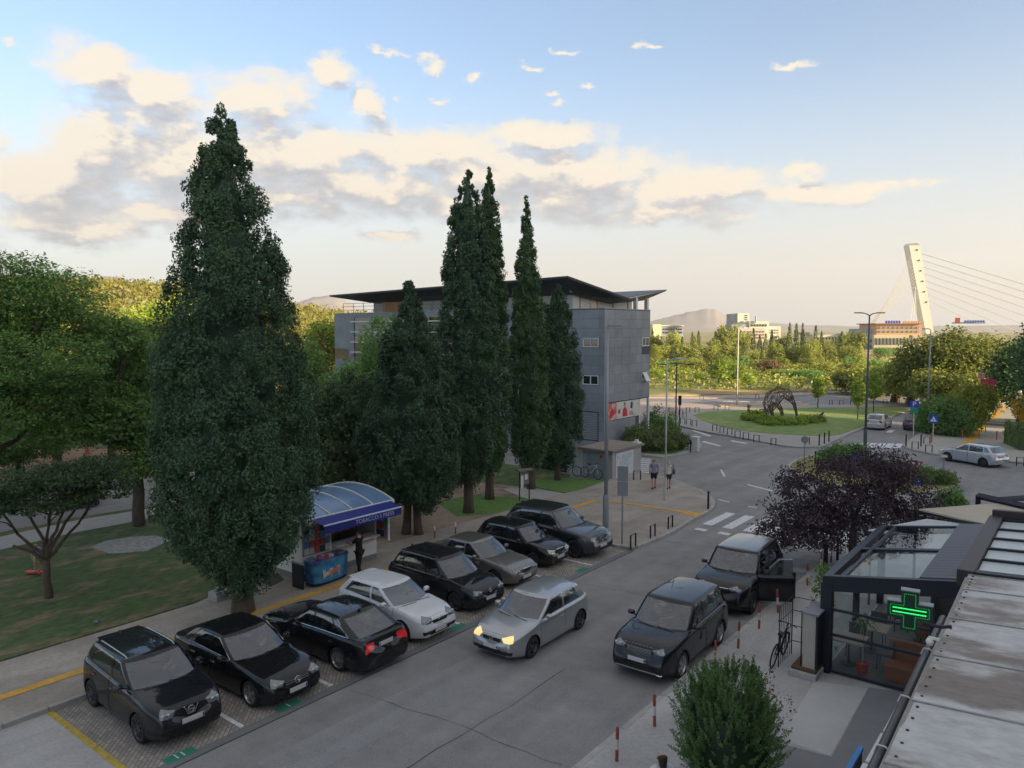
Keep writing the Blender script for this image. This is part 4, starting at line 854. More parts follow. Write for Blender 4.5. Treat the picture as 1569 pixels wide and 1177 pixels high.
for k in range(9):
    y0 = 702.5 + k * 2.9; P4 = [at(971, y0), at(985 + 10 * (k < 2) - k * .3, y0 + 1), at(985 + 10 * (k < 2) - k * .3, y0 + 2.5), at(971, y0 + 1.5)]
    sheet('painted_bar', [at(968, y0 - 1), at(997 - (k > 2) * 2, y0 + .8), at(997 - (k > 2) * 2, y0 + 2.1), at(968, y0 + .5)], .006, WHITEP, mk)
for P4 in (((1103, 720), (1106, 720), (1112, 730), (1109, 730.5)), ((1144, 743), (1146, 742), (1185, 752), (1183, 753)), ((1100, 766), (1101, 765), (1118, 769), (1117, 770)), ((1146, 776.5), (1146, 775.5), (1160, 777.5), (1160, 778.5)),
           ((1074, 677), (1079, 676), (1105, 683), (1102, 684)), ((1118, 676), (1122, 675), (1146, 679), (1142, 680)), ((1222, 683), (1240, 684.5), (1240, 685.5), (1222, 684)), ((1060, 660), (1063, 659), (1090, 668), (1087, 669)),
           ((1320, 651), (1324, 650.5), (1316, 654), (1313, 654)), ((1000, 640), (1016, 643), (1016, 644.5), (1000, 642)), ((1000, 636), (1020, 639.5), (1020, 640.5), (1000, 637.5)), ((1362, 659), (1372, 659), (1366, 663), (1357, 663))):
    sheet('painted_dash', [at(*p) for p in P4], .006, WHITEP, mk)
for k in range(5): x0 = 1108 + k * 26; sheet('painted_dash', [at(x0, 615.2), at(x0 + 15, 615.2), at(x0 + 15, 616), at(x0, 616)], .006, WHITEP, mk)
cv = MB().lathe([(0, .012), (.33, .012), (.33, 0)], 24).build('manhole_cover', mat('manhole', (.25, .26, .27), .6, .3, var=.2, scale=12), None); cv.location = (*at(1032, 828), 0); cv['kind'] = 'structure'
cv2 = cv.copy(); col.objects.link(cv2); cv2.location = (*at(1223, 874), 0)
# short grass tufts over the near lawn: nobody could count them
def tufts(name, polyx, polyy, n, m, z, keep=lambda x, y: True, h=.09):
    rng = np.random.default_rng(5); V = []; F = []; k = 0
    while k < n:
        x, y = rng.uniform(*polyx), rng.uniform(*polyy)
        if not keep(x, y): k += 1; continue
        a = rng.uniform(0, PI); w = rng.uniform(.012, .035); hh = h * rng.uniform(.5, 1.4); dx, dy = math.cos(a) * w, math.sin(a) * w; j = len(V)
        V += [(x - dx, y - dy, z), (x + dx, y + dy, z), (x + dy * .8, y - dx * .8, z + hh)]; F.append((j, j + 1, j + 2)); k += 1
    return tag(mesh_obj(name, V, F, m), 'short tufts of ' + name.replace('_', ' '), 'grass', kind='stuff')

# tar-filled cracks and stains
rc = random.Random(21); TAR = mat('tar_seam', (.06, .06, .062), .7); STN = mat('oil_stain', (.17, .16, .15), .6, var=.4, scale=6)
def crack(x0, y0, x1, y1, w, n=14):
    P = []; a = Vector((x0, y0)); b = Vector((x1, y1)); nn = (b - a).normalized(); nn = Vector((-nn.y, nn.x)); off = 0; pts = []
    for i in range(n + 1): off += rc.uniform(-.09, .09); pts.append(a.lerp(b, i / n) + nn * off)
    V = []; 
    for p in pts: ww = w * rc.uniform(.4, 1.2); V += [(p.x + nn.x * ww, p.y + nn.y * ww, .004), (p.x - nn.x * ww, p.y - nn.y * ww, .004)]
    o = mesh_obj('road_crack', V, [(2 * i, 2 * i + 1, 2 * i + 3, 2 * i + 2) for i in range(n)], TAR, mk); o.data.flip_normals() if o.data.polygons[0].normal.z < 0 else None
for c_ in ((-15.2, 12.5, -8.9, 13.2, .012), (-11.8, 5, -11.4, 17, .014), (-11.5, 21, -12.0, 33, .012), (-15.3, 23.0, -10.5, 23.9, .010), (-14.0, 30.4, -8.7, 31.2, .012), (-16, 41, -9, 44.5, .014), (-20, 52, -12, 50, .016), (-10.0, 8.2, -8.6, 9.6, .010)): crack(*c_)
for (x, y, r) in ((-17.2, 9.0, .35), (-17.0, 11.4, .3), (-17.4, 19.0, .35), (-17.8, 21.6, .28), (-17.6, 24.4, .3)):
    sheet('oil_stain', [(x + r * (1 + rc.uniform(-.35, .35)) * math.cos(k * PI / 8), y + r * 1.3 * (1 + rc.uniform(-.35, .35)) * math.sin(k * PI / 8)) for k in range(16)], .0075, STN, mk)
# ------------------------------------------------------------------ vegetation
def leaf_mesh(name, C, S, per, size, seed, m, outward=None, jit=.5, flat=0.0, asp=.55):
    """C (N,3) tuft centres, S (N,3) spreads; per leaves per tuft; each leaf a small bent rhomb of two triangles"""
    rng = np.random.default_rng(seed); n = len(C) * per
    P = np.repeat(C, per, 0); SS = np.repeat(S, per, 0)
    off = rng.normal(0, 1, (n, 3)); r = np.linalg.norm(off, axis=1, keepdims=True); off = off / np.maximum(r, 1e-6) * rng.uniform(.35, 1.0, (n, 1)) ** .6
    P = P + off * SS
    nrm = off * (1 - jit) + rng.normal(0, 1, (n, 3)) * jit
    if outward is not None: nrm += np.repeat(outward, per, 0) * .35
    nrm[:, 2] += flat
    nrm /= np.maximum(np.linalg.norm(nrm, axis=1, keepdims=True), 1e-6)
    t = rng.normal(0, 1, (n, 3)); t[:, 2] += .5; u = np.cross(nrm, t); u /= np.maximum(np.linalg.norm(u, axis=1, keepdims=True), 1e-6); w = np.cross(nrm, u)
    s = size * rng.uniform(.6, 1.35, (n, 1))
    V = np.empty((n, 4, 3), np.float32); V[:, 0] = P - w * s; V[:, 1] = P + u * s * asp + nrm * s * .15; V[:, 2] = P + w * s; V[:, 3] = P - u * s * asp + nrm * s * .15
    me = bpy.data.meshes.new(name); me.vertices.add(n * 4); me.vertices.foreach_set('co', V.reshape(-1))
    me.loops.add(n * 4); me.loops.foreach_set('vertex_index', np.arange(n * 4, dtype=np.int32))
    me.polygons.add(n); me.polygons.foreach_set('loop_start', np.arange(0, n * 4, 4, dtype=np.int32)); me.update(calc_edges=True)
    tr = np.repeat(rng.uniform(0, 1, len(C)), per); a = me.attributes.new('rnd', 'FLOAT', 'FACE'); a.data.foreach_set('value', (np.clip(tr * .65 + rng.uniform(0, .35, n), 0, 1)).astype(np.float32))
    me.materials.append(m); return me
def mobj(name, me, parent): return link(bpy.data.objects.new(name, me), parent)
BLUEG = foliage('conifer_foliage', (0.040, 0.089, 0.045), (0.108, 0.187, 0.079), .12, hue=.12)
CYPR = foliage('cypress_foliage', (0.049, 0.108, 0.037), (0.122, 0.208, 0.068), .12, hue=.15)
GREEN1 = foliage('park_foliage', (0.098, 0.203, 0.053), (0.270, 0.450, 0.105), .35, (0.450, 0.570, 0.120), .15)
GREEN2 = foliage('young_foliage', (0.125, 0.225, 0.025), (0.425, 0.525, 0.062), .35, (0.562, 0.600, 0.075), .2)
FARG = foliage('far_foliage', (0.123, 0.179, 0.033), (0.456, 0.455, 0.078), .3, (0.667, 0.536, 0.117), .35)
FARD = foliage('far_cypress_foliage', (0.086, 0.125, 0.040), (0.218, 0.250, 0.072), .15, hue=.3)
BROWNF = foliage('dry_brown_foliage', (.14, .10, .05), (.30, .20, .10), .2, hue=.2)
PURPLE = foliage('plum_foliage', (0.039, 0.024, 0.033), (0.128, 0.075, 0.093), .2, (0.300, 0.210, 0.232), .05)
BUSHG = foliage('feathery_foliage', (0.063, 0.140, 0.039), (0.210, 0.350, 0.098), .3, (0.448, 0.504, 0.196), .05)
HEDGE = foliage('hedge_foliage', (0.098, 0.154, 0.042), (0.252, 0.308, 0.084), .25, hue=.25)
def lump(th, h, ph): return 1 + .10 * np.sin(3 * th + 2.1 * h + ph) + .07 * np.sin(5 * th - 3.3 * h + ph * 2) + .06 * np.sin(9 * th + 7 * h)
def conifer(label, x, y, H, zlow, prof, ntuft, per, leaf, tuft, seed, m=BLUEG, trunk_r=.32, trunks=1, group=None, lumpy=1.0, name='conifer_tree', z0=.1, lean=(0, 0)):
    rng = np.random.default_rng(seed); root = thing(name, label, 'tree', (x, y, z0), 0, group); pt = np.array(prof); hs = np.linspace(0, 1, 200); rs = np.interp(hs, pt[:, 0], pt[:, 1])
    cdf = np.cumsum(rs + .35); cdf /= cdf[-1]
    n = ntuft; h = np.interp(rng.uniform(0, 1, n), cdf, hs); th = rng.uniform(0, 2 * PI, n)
    lm = 1 + (lump(th, h * H * .5, seed) - 1) * lumpy
    r = np.interp(h, pt[:, 0], pt[:, 1]) * lm * rng.uniform(.30, 1.08, n) ** .45
    # two thirds of the sprays sit on bulging branch ends, the rest fill between them
    nl = max(20, n // 10); hl = np.interp(rng.uniform(0, 1, nl), cdf, hs); tl = rng.uniform(0, 2 * PI, nl); rl_ = np.interp(hl, pt[:, 0], pt[:, 1]) * (1 + (lump(tl, hl * H * .5, seed) - 1) * lumpy) * .84
    LC = np.stack([rl_ * np.cos(tl), rl_ * np.sin(tl), zlow + hl * (H - zlow)], 1); lr = (.14 + .17 * np.interp(hl, pt[:, 0], pt[:, 1])) * rng.uniform(.7, 1.3, nl) * (.85 if lumpy > .6 else .5)
    k = int(n * (.45 if lumpy > .6 else .3)); li = rng.integers(0, nl, k); dd = rng.normal(0, 1, (k, 3)); dd[:, 0] += np.cos(tl[li]) * 1.1; dd[:, 1] += np.sin(tl[li]) * 1.1; dd[:, 2] += .6; dd /= np.linalg.norm(dd, axis=1, keepdims=True)
    C = np.stack([r * np.cos(th), r * np.sin(th), zlow + h * (H - zlow)], 1); C[:k] = LC[li] + dd * lr[li][:, None]; h[:k] = hl[li]; th[:k] = tl[li]
    C[:, 0] += lean[0] * h; C[:, 1] += lean[1] * h
    C[k:, 2] += rng.normal(0, .12, n - k)
    out = np.stack([np.cos(th), np.sin(th), np.full(n, .6)], 1)
    ts = tuft * rng.uniform(.7, 1.35, (n, 1)) * np.interp(h, [0, .75, 1], [1, .85, .45])[:, None]; S = np.concatenate([ts * .8, ts * .8, ts * 1.15], 1)
    mobj('crown', leaf_mesh('crown', C, S, per, leaf, seed, m, out), root)
    # inner branches mass
    mb = MB(); core = []; sg = 14
    V = []; 
    for i in range(13):
        hh = i / 12; rr = np.interp(hh, pt[:, 0], pt[:, 1]) * .52
        for k in range(sg): t = 2 * PI * k / sg; q = rr * (1 + (float(lump(t, hh * H * .5, seed)) - 1) * lumpy); V.append((q * math.cos(t) + lean[0] * hh, q * math.sin(t) + lean[1] * hh, zlow + .15 + hh * (H - zlow - .5)))
    F = [(i * sg + k, i * sg + (k + 1) % sg, (i + 1) * sg + (k + 1) % sg, (i + 1) * sg + k) for i in range(12) for k in range(sg)] + [tuple(range(sg))[::-1]]
    mesh_obj('inner_foliage', V, F, m, root)
    for t in range(trunks):
        ox = (t - (trunks - 1) / 2) * trunk_r * 2.3
        MB().tube([(ox * 1.3, ox * .6, -.2), (ox, ox * .5, .5), (ox * .8, ox * .3, zlow + .4), (lean[0] * .4, lean[1] * .4, zlow + (H - zlow) * .4)], [trunk_r * 1.25, trunk_r, trunk_r * .85, trunk_r * .4], 12).build('trunk', BARK, root, smooth=True)
    return root
def limb(mb, p0, p1, r0, r1, rng, n=5, wob=.12):
    p0, p1 = Vector(p0), Vector(p1); L_ = (p1 - p0).length; pts = []; rr = []
    for i in range(n + 1):
        t = i / n; p = p0.lerp(p1, t)
        if 0 < i < n: p += Vector(rng.normal(0, wob * L_ * .3, 3))
        p.z += math.sin(t * PI) * L_ * .05
        pts.append(p); rr.append(r0 + (r1 - r0) * t)
    mb.tube(pts, rr, 7); return pts
def broadleaf(label, x, y, fork, blobs, ntuft, per, leaf, tuft, seed, m=GREEN1, tr=.2, group=None, name='broadleaf_tree', lean=(0, 0), flat=.5, z0=.1, limbs=True, fl=.45, surf=.5):
    """blobs: (x, y, z, rx, ry, rz) crown masses, relative to the foot"""
    rng = np.random.default_rng(seed); root = thing(name, label, 'tree', (x, y, z0), 0, group)
    B = np.array(blobs, float); A_ = (B[:, 3] * B[:, 4] + B[:, 4] * B[:, 5]); A_ /= A_.sum(); idx = rng.choice(len(B), ntuft, p=A_)
    d = rng.normal(0, 1, (ntuft, 3)); d /= np.linalg.norm(d, axis=1, keepdims=True); rad = rng.uniform(surf ** 3, 1.08, (ntuft, 1)) ** (1 / 3)
    C = B[idx, :3] + d * B[idx, 3:] * rad
    S = np.stack([np.ones(ntuft), np.ones(ntuft), np.full(ntuft, fl)], 1) * tuft * rng.uniform(.6, 1.4, (ntuft, 1))
    mobj('crown', leaf_mesh('crown', C, S, per, leaf, seed, m, d * .6, jit=.6, flat=flat), root)
    mb = MB(); f = Vector((lean[0], lean[1], fork)); limb(mb, (0, 0, -.2), f, tr * 1.2, tr * .8, rng, 5, .04)
    if limbs:
        for b in B:
            e = Vector(b[:3]); mid = f.lerp(e, .5) + Vector((0, 0, -abs(b[5]) * .2)); limb(mb, f, mid, tr * .55, tr * .35, rng, 4); limb(mb, mid, e + Vector((0, 0, b[5] * .3)), tr * .35, tr * .12, rng, 4)
            for _ in range(5):
                q = rng.normal(0, 1, 3); q /= np.linalg.norm(q); limb(mb, mid.lerp(e, rng.uniform(.1, .9)), e + Vector(q * b[3:] * .85), tr * .2, tr * .05, rng, 4, .2)
    mb.build('trunk', BARK, root, smooth=True)
    return root
# tall conifer in front of the lawn
conifer('tallest dark green conifer in the foreground, its trunk behind the black saloon', -22.15, 13.68, 16.35, .85, [(0, .35), (.05, 1.0), (.10, 1.75), (.16, 2.3), (.27, 2.5), (.40, 2.36), (.54, 2.08), (.68, 1.55), (.81, 1.08), (.875, .74), (.94, .46), (.975, .26), (1, .06)], 3000, 56, .050, .30, 11, trunk_r=.34, lumpy=.62, lean=(-.22, -.17))
def tree_at(px, py, zt, topy):
    pass
conifer('squat conical conifer with two trunks beside the kiosk', -24.6, 23.9, 11.35, 1.3, [(0, .6), (.05, 1.5), (.14, 2.15), (.25, 2.35), (.4, 2.1), (.55, 1.65), (.68, 1.25), (.80, .95), (.86, .62), (.92, .28), (1, .05)], 1300, 54, .064, .31, 12, lumpy=.7, trunk_r=.2, trunks=2)
conifer('tall columnar conifer, leftmost of the slim trees before the grey building', -25.3, 28.6, 17.2, 1.7, [(0, .5), (.06, 1.2), (.15, 1.45), (.35, 1.55), (.55, 1.35), (.72, 1.1), (.86, .8), (.94, .45), (1, .06)], 1400, 50, .066, .29, 13, trunk_r=.27, lumpy=.58)
conifer('slender cypress rising just behind the leftmost slim conifer', -26.4, 31.6, 17.9, 1.7, [(0, .5), (.08, 1.0), (.3, 1.15), (.55, .95), (.75, .65), (.9, .38), (1, .05)], 1000, 46, .066, .27, 14, m=CYPR, trunk_r=.25, lumpy=.5)
conifer('narrow pointed cypress with a leaning tip, standing alone against the sky', -26.2, 35.2, 16.7, 1.4, [(0, .5), (.08, 1.1), (.3, 1.25), (.5, 1.05), (.66, .75), (.8, .5), (.92, .25), (1, .05)], 1000, 42, .07, .27, 15, m=CYPR, trunk_r=.24, lumpy=.5, lean=(-.35, -.1))
conifer('bushy dark conifer nearest the corner of the grey building', -26.45, 38.3, 12.0, .9, [(0, .6), (.06, 1.0), (.2, 1.35), (.4, 1.4), (.6, 1.2), (.75, .92), (.88, .56), (1, .07)], 1000, 42, .075, .32, 16, trunk_r=.2)
broadleaf('low rounded olive-green tree left of the two-trunked conifer', -29.5, 22.6, 1.8, [(0, 0, 3.9, 2.3, 2.3, 2.3), (.9, 1.2, 5.6, 1.5, 1.6, 1.9), (-1.2, -.8, 4.6, 1.6, 1.6, 1.8), (1.4, 1.7, 3.2, 1.5, 1.5, 1.5)], 700, 36, .085, .45, 17, m=foliage('olive_foliage', (.04, .078, .032), (.11, .165, .062), .2, (.18, .22, .08), .05), tr=.22, name='round_tree', fl=.9, flat=.2)
broadleaf('grey-green tree showing its feathery top between the two-trunked conifer and the building', -33.5, 29.8, 2.4, [(0, 0, 5.5, 2.3, 2.3, 2.6), (.3, .5, 8.2, 1.5, 1.5, 2.0), (-1.8, .5, 6.0, 1.5, 1.5, 1.8)], 500, 34, .09, .45, 18, m=GREEN1, tr=.2, name='round_tree', fl=1.0, flat=.2)
# park trees on the left
def rel(px, py, dist, foot):
    p = far(px, py, dist); return (p[0] - foot[0], p[1] - foot[1], p[2] - .1)
def crown_px(foot, D, rows):
    out = []
    for (px, py, rpx, rz, dd) in rows:
        q = rel(px, py, D + dd, foot); r = rpx * (D + dd) / FPX; out.append((q[0], q[1], q[2], r, r, rz * (D + dd) / FPX))
    return out
ft = at(-60, 850); D = math.hypot(*ft)
broadleaf('spreading feathery-leaved park tree filling the left edge of the picture', ft[0], ft[1], 3.4, crown_px(ft, D, [(-50, 440, 90, 45, 1), (20, 455, 75, 55, 0), (85, 455, 62, 38, -1), (-20, 550, 90, 50, 1), (60, 545, 80, 40, -2), (120, 500, 50, 35, 2), (10, 620, 70, 38, -1), (95, 615, 60, 32, 0), (-90, 600, 80, 60, 0)]), 2300, 34, .072, .60, 21, tr=.30, lean=(.3, .2), fl=.38, flat=1.2, surf=.35)
ft = (-36.1, 16.9); D = math.hypot(*ft)
broadleaf('second park tree, its trunk on the lawn between the forked tree and the tall conifer', ft[0], ft[1], 3.6, crown_px(ft, D, [(190, 640, 62, 42, 0), (130, 600, 55, 34, 1), (215, 560, 52, 36, 2), (170, 520, 46, 30, 0), (250, 620, 42, 50, 3), (240, 700, 36, 28, -1), (110, 655, 46, 26, -1), (200, 712, 32, 18, -1)]), 1500, 28, .09, .6, 22, tr=.26, fl=.42, flat=1.0, surf=.35)
ft = (-28.75, 10.2); D = math.hypot(*ft)
broadleaf('small forked tree with a flat sparse crown on the lawn, beside the child', ft[0], ft[1], 1.35, crown_px(ft, D, [(30, 735, 60, 18, 0), (110, 728, 55, 20, -.3), (165, 745, 42, 16, .6), (-20, 765, 45, 24, .3), (75, 765, 60, 14, 0), (150, 712, 40, 12, .3)]), 620, 24, .06, .34, 23, m=foliage('darker_park_foliage', (.045, .09, .035), (.12, .19, .07), .3, (.2, .25, .1), .05), tr=.13, name='small_tree', fl=.4, flat=.8, surf=.3)
MB().tube([(ft[0], ft[1], 1.3), (ft[0] - .35, ft[1] - .3, 1.75), (ft[0] - .9, ft[1] - .7, 1.95)], [.09, .07, .045], 7).build('cut_limb', BARK, None)
cl = bpy.data.objects['cut_limb']; cl.parent = bpy.data.objects['small_tree']; cl.matrix_parent_inverse = Matrix.Translation(bpy.data.objects['small_tree'].location).inverted()
rng0 = np.random.default_rng(77)
def bgtree(px, pyb, pyt, rpx, dist, seed, m, label, kind='round', zb=None, name='park_tree', group=None):
    """tree by its picture column, foot on the ground at dist, crown top at pyt"""
    p = far(px, 505, dist); H = EYE + (505 - pyt) / FPX * dist * 1.0; r = rpx * dist / FPX
    zb = zb or .22 * H
    blobs = [(0, 0, zb + (H - zb) * .45, r, r, (H - zb) * .45), (r * .4, r * .3, zb + (H - zb) * .7, r * .6, r * .6, (H - zb) * .3), (-r * .45, -.3 * r, zb + (H - zb) * .55, r * .6, r * .6, (H - zb) * .33)]
    return broadleaf(label, p[0], p[1], zb, blobs, max(160, int(900 * (rpx / 80))), 22, .0019 * dist, .013 * dist, seed, m, tr=.005 * dist, name=name, group=group, fl=.6, flat=.6, limbs=False)
for i, (px, pt_, r_, ds_, m_, lb) in enumerate([(235, 455, 58, 72, GREEN2, 'bright yellow-green tree catching the sun behind the tall conifer'), (165, 505, 46, 60, GREEN1, 'mid-green park tree below the golden hillside'), (-10, 470, 70, 66, GREEN1, 'park tree deep behind the left edge crown'),
      (80, 560, 60, 58, GREEN1, 'shaded park tree beyond the red earth clearing'), (290, 520, 44, 64, GREEN1, 'green tree half hidden by the tall conifer\'s left side'), (500, 480, 26, 85, GREEN2, 'sunlit yellow tree between the tall conifer and the building\'s left end'),
      (462, 520, 30, 70, GREEN1, 'dark green tree just right of the tall conifer'), (20, 610, 70, 52, GREEN1, 'low bushy park tree behind the feathery one'), (530, 560, 30, 60, GREEN1, 'green tree under the building\'s left end'), (-70, 640, 60, 50, GREEN1, 'bushy tree at the far left by the park road')]):
    bgtree(px, 0, pt_, r_, ds_, 40 + i, m_, lb, zb=1.8)
p = far(488, 505, 84); broadleaf('rust-coloured tree glimpsed beside the sunlit yellow one', p[0], p[1], 1.5, [(0, 0, 4.6, 1.1, 1.1, 4.2)], 150, 22, .15, .9, 61, foliage('rust_foliage', (.25, .09, .04), (.42, .2, .06), .3), tr=.2, limbs=False, name='park_tree')
# purple-leaved plum by the café
ft = (-7.45, 31.6); D = math.hypot(*ft)
broadleaf('purple-leaved plum tree overhanging the open-doored off-roader', ft[0], ft[1], 1.7, crown_px(ft, D, [(1300, 738, 74, 38, 0), (1225, 770, 52, 38, -.5), (1375, 760, 56, 36, .6), (1330, 795, 70, 34, -.4), (1265, 805, 62, 34, .2), (1190, 812, 34, 18, -.8), (1405, 790, 36, 20, 0), (1345, 712, 50, 20, .5), (1215, 735, 26, 16, 0), (1220, 822, 36, 16, -1)]), 900, 26, .060, .34, 31, PURPLE, tr=.16, name='plum_tree', fl=.75, flat=.3, surf=.3, z0=.12)
ft = at(1291, 722); broadleaf('small dark green tree behind the purple plum', ft[0], ft[1], .4, [(0, 0, .9, 1.0, 1.0, .75), (.8, .6, 1.0, .65, .65, .7), (-.8, -.5, .8, .65, .65, .6)], 320, 24, .08, .34, 32, m=GREEN1, tr=.08, name='small_tree', fl=.9)
# feathery shrub at the bottom edge
def shrub(label, x, y, H, r, n, per, leaf, tuft, seed, m, name='shrub', group=None, z0=.12, blobs=None):
    root = thing(name, label, 'shrub', (x, y, z0), 0, group); rng = np.random.default_rng(seed)
    B = np.array(blobs or [(0, 0, H * .48, r, r, H * .52), (r * .4, r * .2, H * .35, r * .6, r * .6, H * .35), (-r * .4, -r * .3, H * .4, r * .6, r * .6, H * .38)]); idx = rng.integers(0, len(B), n)
    d = rng.normal(0, 1, (n, 3)); d /= np.linalg.norm(d, axis=1, keepdims=True); C = B[idx, :3] + d * B[idx, 3:] * rng.uniform(.3, 1.05, (n, 1)) ** .5; C[:, 2] = np.maximum(C[:, 2], .05)
    S = np.ones((n, 3)) * tuft * rng.uniform(.6, 1.3, (n, 1)); mobj('foliage', leaf_mesh('foliage', C, S, per, leaf, seed, m, d, asp=.35 if m is BUSHG else .55), root)
    mb = MB()
    for k in range(5): a = k * 1.3; mb.tube([(0, 0, -.1), (math.cos(a) * r * .3, math.sin(a) * r * .3, H * .3), (math.cos(a) * r * .5, math.sin(a) * r * .5, H * .7)], [.03 * H, .02 * H, .008 * H], 6)
    mb.build('stems', BARK, root); return root
def feathery(label, x, y, H, r, seed):
    """an evergreen shrub made of upswept feathery sprays"""
    root = thing('evergreen_shrub', label, 'shrub', (x, y, .12)); rng = np.random.default_rng(seed); C = []; S = []; O = []
    n = 1100; V = []; 
    for k in range(n):
        a = rng.uniform(0, 2 * PI); h = rng.uniform(.0, 1) ** .8; rr = r * math.sin(PI * (.16 + .62 * h)) ** .8 * rng.uniform(.72, 1.05) * (1 + .12 * math.sin(3 * a + 4 * h)); z = .15 + h * (H - .5); ln = rng.uniform(.25, .5) * (1.15 - .4 * h)
        dx, dy = math.cos(a), math.sin(a); tilt = .55 + .9 * h + rng.normal(0, .2)
        for q in range(9):
            t = q / 8 * ln; C.append((dx * (rr - .25 + t * math.cos(tilt)), dy * (rr - .25 + t * math.cos(tilt)), z + t * math.sin(tilt))); w = .055 * (1 - .6 * q / 8); S.append((w, w, w)); O.append((dx, dy, .8))
    mobj('foliage', leaf_mesh('foliage', np.array(C), np.array(S), 8, .026, seed, BUSHG, np.array(O), asp=.3), root)
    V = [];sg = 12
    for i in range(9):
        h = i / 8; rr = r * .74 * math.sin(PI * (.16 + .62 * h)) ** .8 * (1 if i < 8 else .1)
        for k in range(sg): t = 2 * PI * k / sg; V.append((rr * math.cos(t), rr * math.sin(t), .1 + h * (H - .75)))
    mesh_obj('inner_foliage', V, [(i * sg + k, i * sg + (k + 1) % sg, (i + 1) * sg + (k + 1) % sg, (i + 1) * sg + k) for i in range(8) for k in range(sg)], foliage('shaded_core_foliage', (.02, .04, .015), (.04, .06, .02), 0), root)  # core coloured darker, painting in the shade inside the shrub
    mb = MB(); 
    for k in range(4): a = k * 1.6; mb.tube([(0, 0, -.1), (math.cos(a) * r * .4, math.sin(a) * r * .4, H * .6)], [.05, .02], 6)
    mb.build('stems', BARK, root); return root
fx, fy = at(1113, 1225); feathery('feathery green evergreen shrub at the bottom edge beside the kerb', fx, fy, 2.75, 1.12, 33)
q = thing('shrub', 'small half-dry rust-brown shrub leaning out of the feathery evergreen', 'shrub', (*at(1166, 1135), .12)); rng = np.random.default_rng(9)
C = rng.normal(0, 1, (60, 3)) * (.28, .28, .3) + (0, 0, .95); mobj('foliage', leaf_mesh('foliage', C, np.full((60, 3), .1), 10, .03, 9, foliage('rust_brown_foliage', (.12, .05, .025), (.25, .12, .05), .2)), q)
MB().tube([(0, 0, -.1), (.05, 0, .9)], [.02, .01], 5).build('stems', BARK, q)
# bushes by the building, island planting
for i, (px, py, H, r, m_, lb) in enumerate([(1000, 694, 2.3, 2.0, HEDGE, 'broad olive bush in the planted bed by the white gate posts'), (1027, 690, 1.7, 1.5, HEDGE, 'lower olive bush spilling towards the kerb of the planted island'), (1012, 676, 2.9, 1.5, GREEN1, 'rounder bright green bush against the building wall'), (982, 690, 2.0, 1.4, HEDGE, 'bush tucked against the end wall of the flat-roofed annex'),
     (1404, 740, .9, 1.3, GREEN1, 'dark bush on the sign island behind the give-way sign'), (1372, 730, .9, 1.2, GREEN1, 'bush on the sign island beside the plum crown'), (1432, 742, .7, 1.2, HEDGE, 'low dry planting at the tip of the sign island'), (1455, 800, 1.6, .55, GREEN1, 'thin green shrub beyond the beige awning')]):
    x_, y_ = at(px, py); shrub(lb, x_, y_, H, r, 260, 22, .075, .30, 90 + i, m_)
for i, (px, py, H, r) in enumerate([(1152, 646, .7, 1.1), (1172, 650, .8, 1.2), (1190, 653, .8, 1.6), (1212, 652, .7, 1.6), (1232, 650, .7, 1.5), (1246, 648, .7, 1.2), (1160, 641, .6, .9)]):
    x_, y_ = at(px, py); shrub('low clump of grassy planting under the metal sculpture, ' + ordw(i) + ' from the left', x_, y_, H, r, 90, 16, .10, .25, 100 + i, GREEN2, name='ornamental_grass', group='low planting round the sculpture')
# hedges and trees at the far right
x_, y_ = at(1475, 668); shrub('bright yellow-green tall bush at the corner of the far right pavement', x_, y_, 4.6, 2.3, 500, 26, .11, .5, 110, foliage('lime_foliage', (.13, .19, .02), (.40, .42, .04), .35, hue=.05), blobs=[(0, 0, 2.0, 2.0, 2.0, 1.9), (1.0, 1.2, 3.2, 1.4, 1.4, 1.3), (-.6, -.3, 1.2, 1.6, 1.6, 1.1)])
x_, y_ = at(1450, 668); shrub('dark green clipped bush left of the yellow-green one, behind the crossing sign', x_, y_, 4.0, 2.4, 500, 26, .10, .5, 111, GREEN1, blobs=[(0, 0, 1.8, 1.9, 1.9, 1.9), (-1.4, .2, 1.4, 1.2, 1.2, 1.5), (1.0, -.4, 1.3, 1.3, 1.3, 1.3)])
hx = thing('hedge', 'clipped boxy hedge at the right edge of the picture', 'hedge', (*at(1600, 690), .12)); rng = np.random.default_rng(3); C = np.concatenate([rng.uniform((-2.2, -1.6, .1), (4, 2.6, 1.9), (900, 3))]); sel = (C[:, 2] > 1.6) | (C[:, 1] < -1.1) | (C[:, 0] < -1.7); C = C[sel]; hm = HEDGE
mobj('foliage', leaf_mesh('foliage', C, np.full((len(C), 3), .22), 26, .07, 3, hm), hx); MB().box(-2.1, 4, -1.5, 2.5, -.1, 1.75).build('inner_foliage', hm, hx); hx.rotation_euler = (0, 0, R(20))
x_, y_ = at(1600, 660); shrub('golden clipped bush glowing above the boxy hedge', x_, y_, 3.4, 2.8, 420, 24, .11, .4, 113, foliage('gold_foliage', (.45, .30, .02), (.75, .52, .04), .4, hue=.02), blobs=[(0, 0, 2.0, 2.6, 2.2, 1.6)])
def bg(px, pyt, rpx, dist, seed, m, lb, zb=2.2, grp=None): return bgtree(px, 0, pyt, rpx, dist, seed, m, lb, zb=zb, name='street_tree', group=grp)
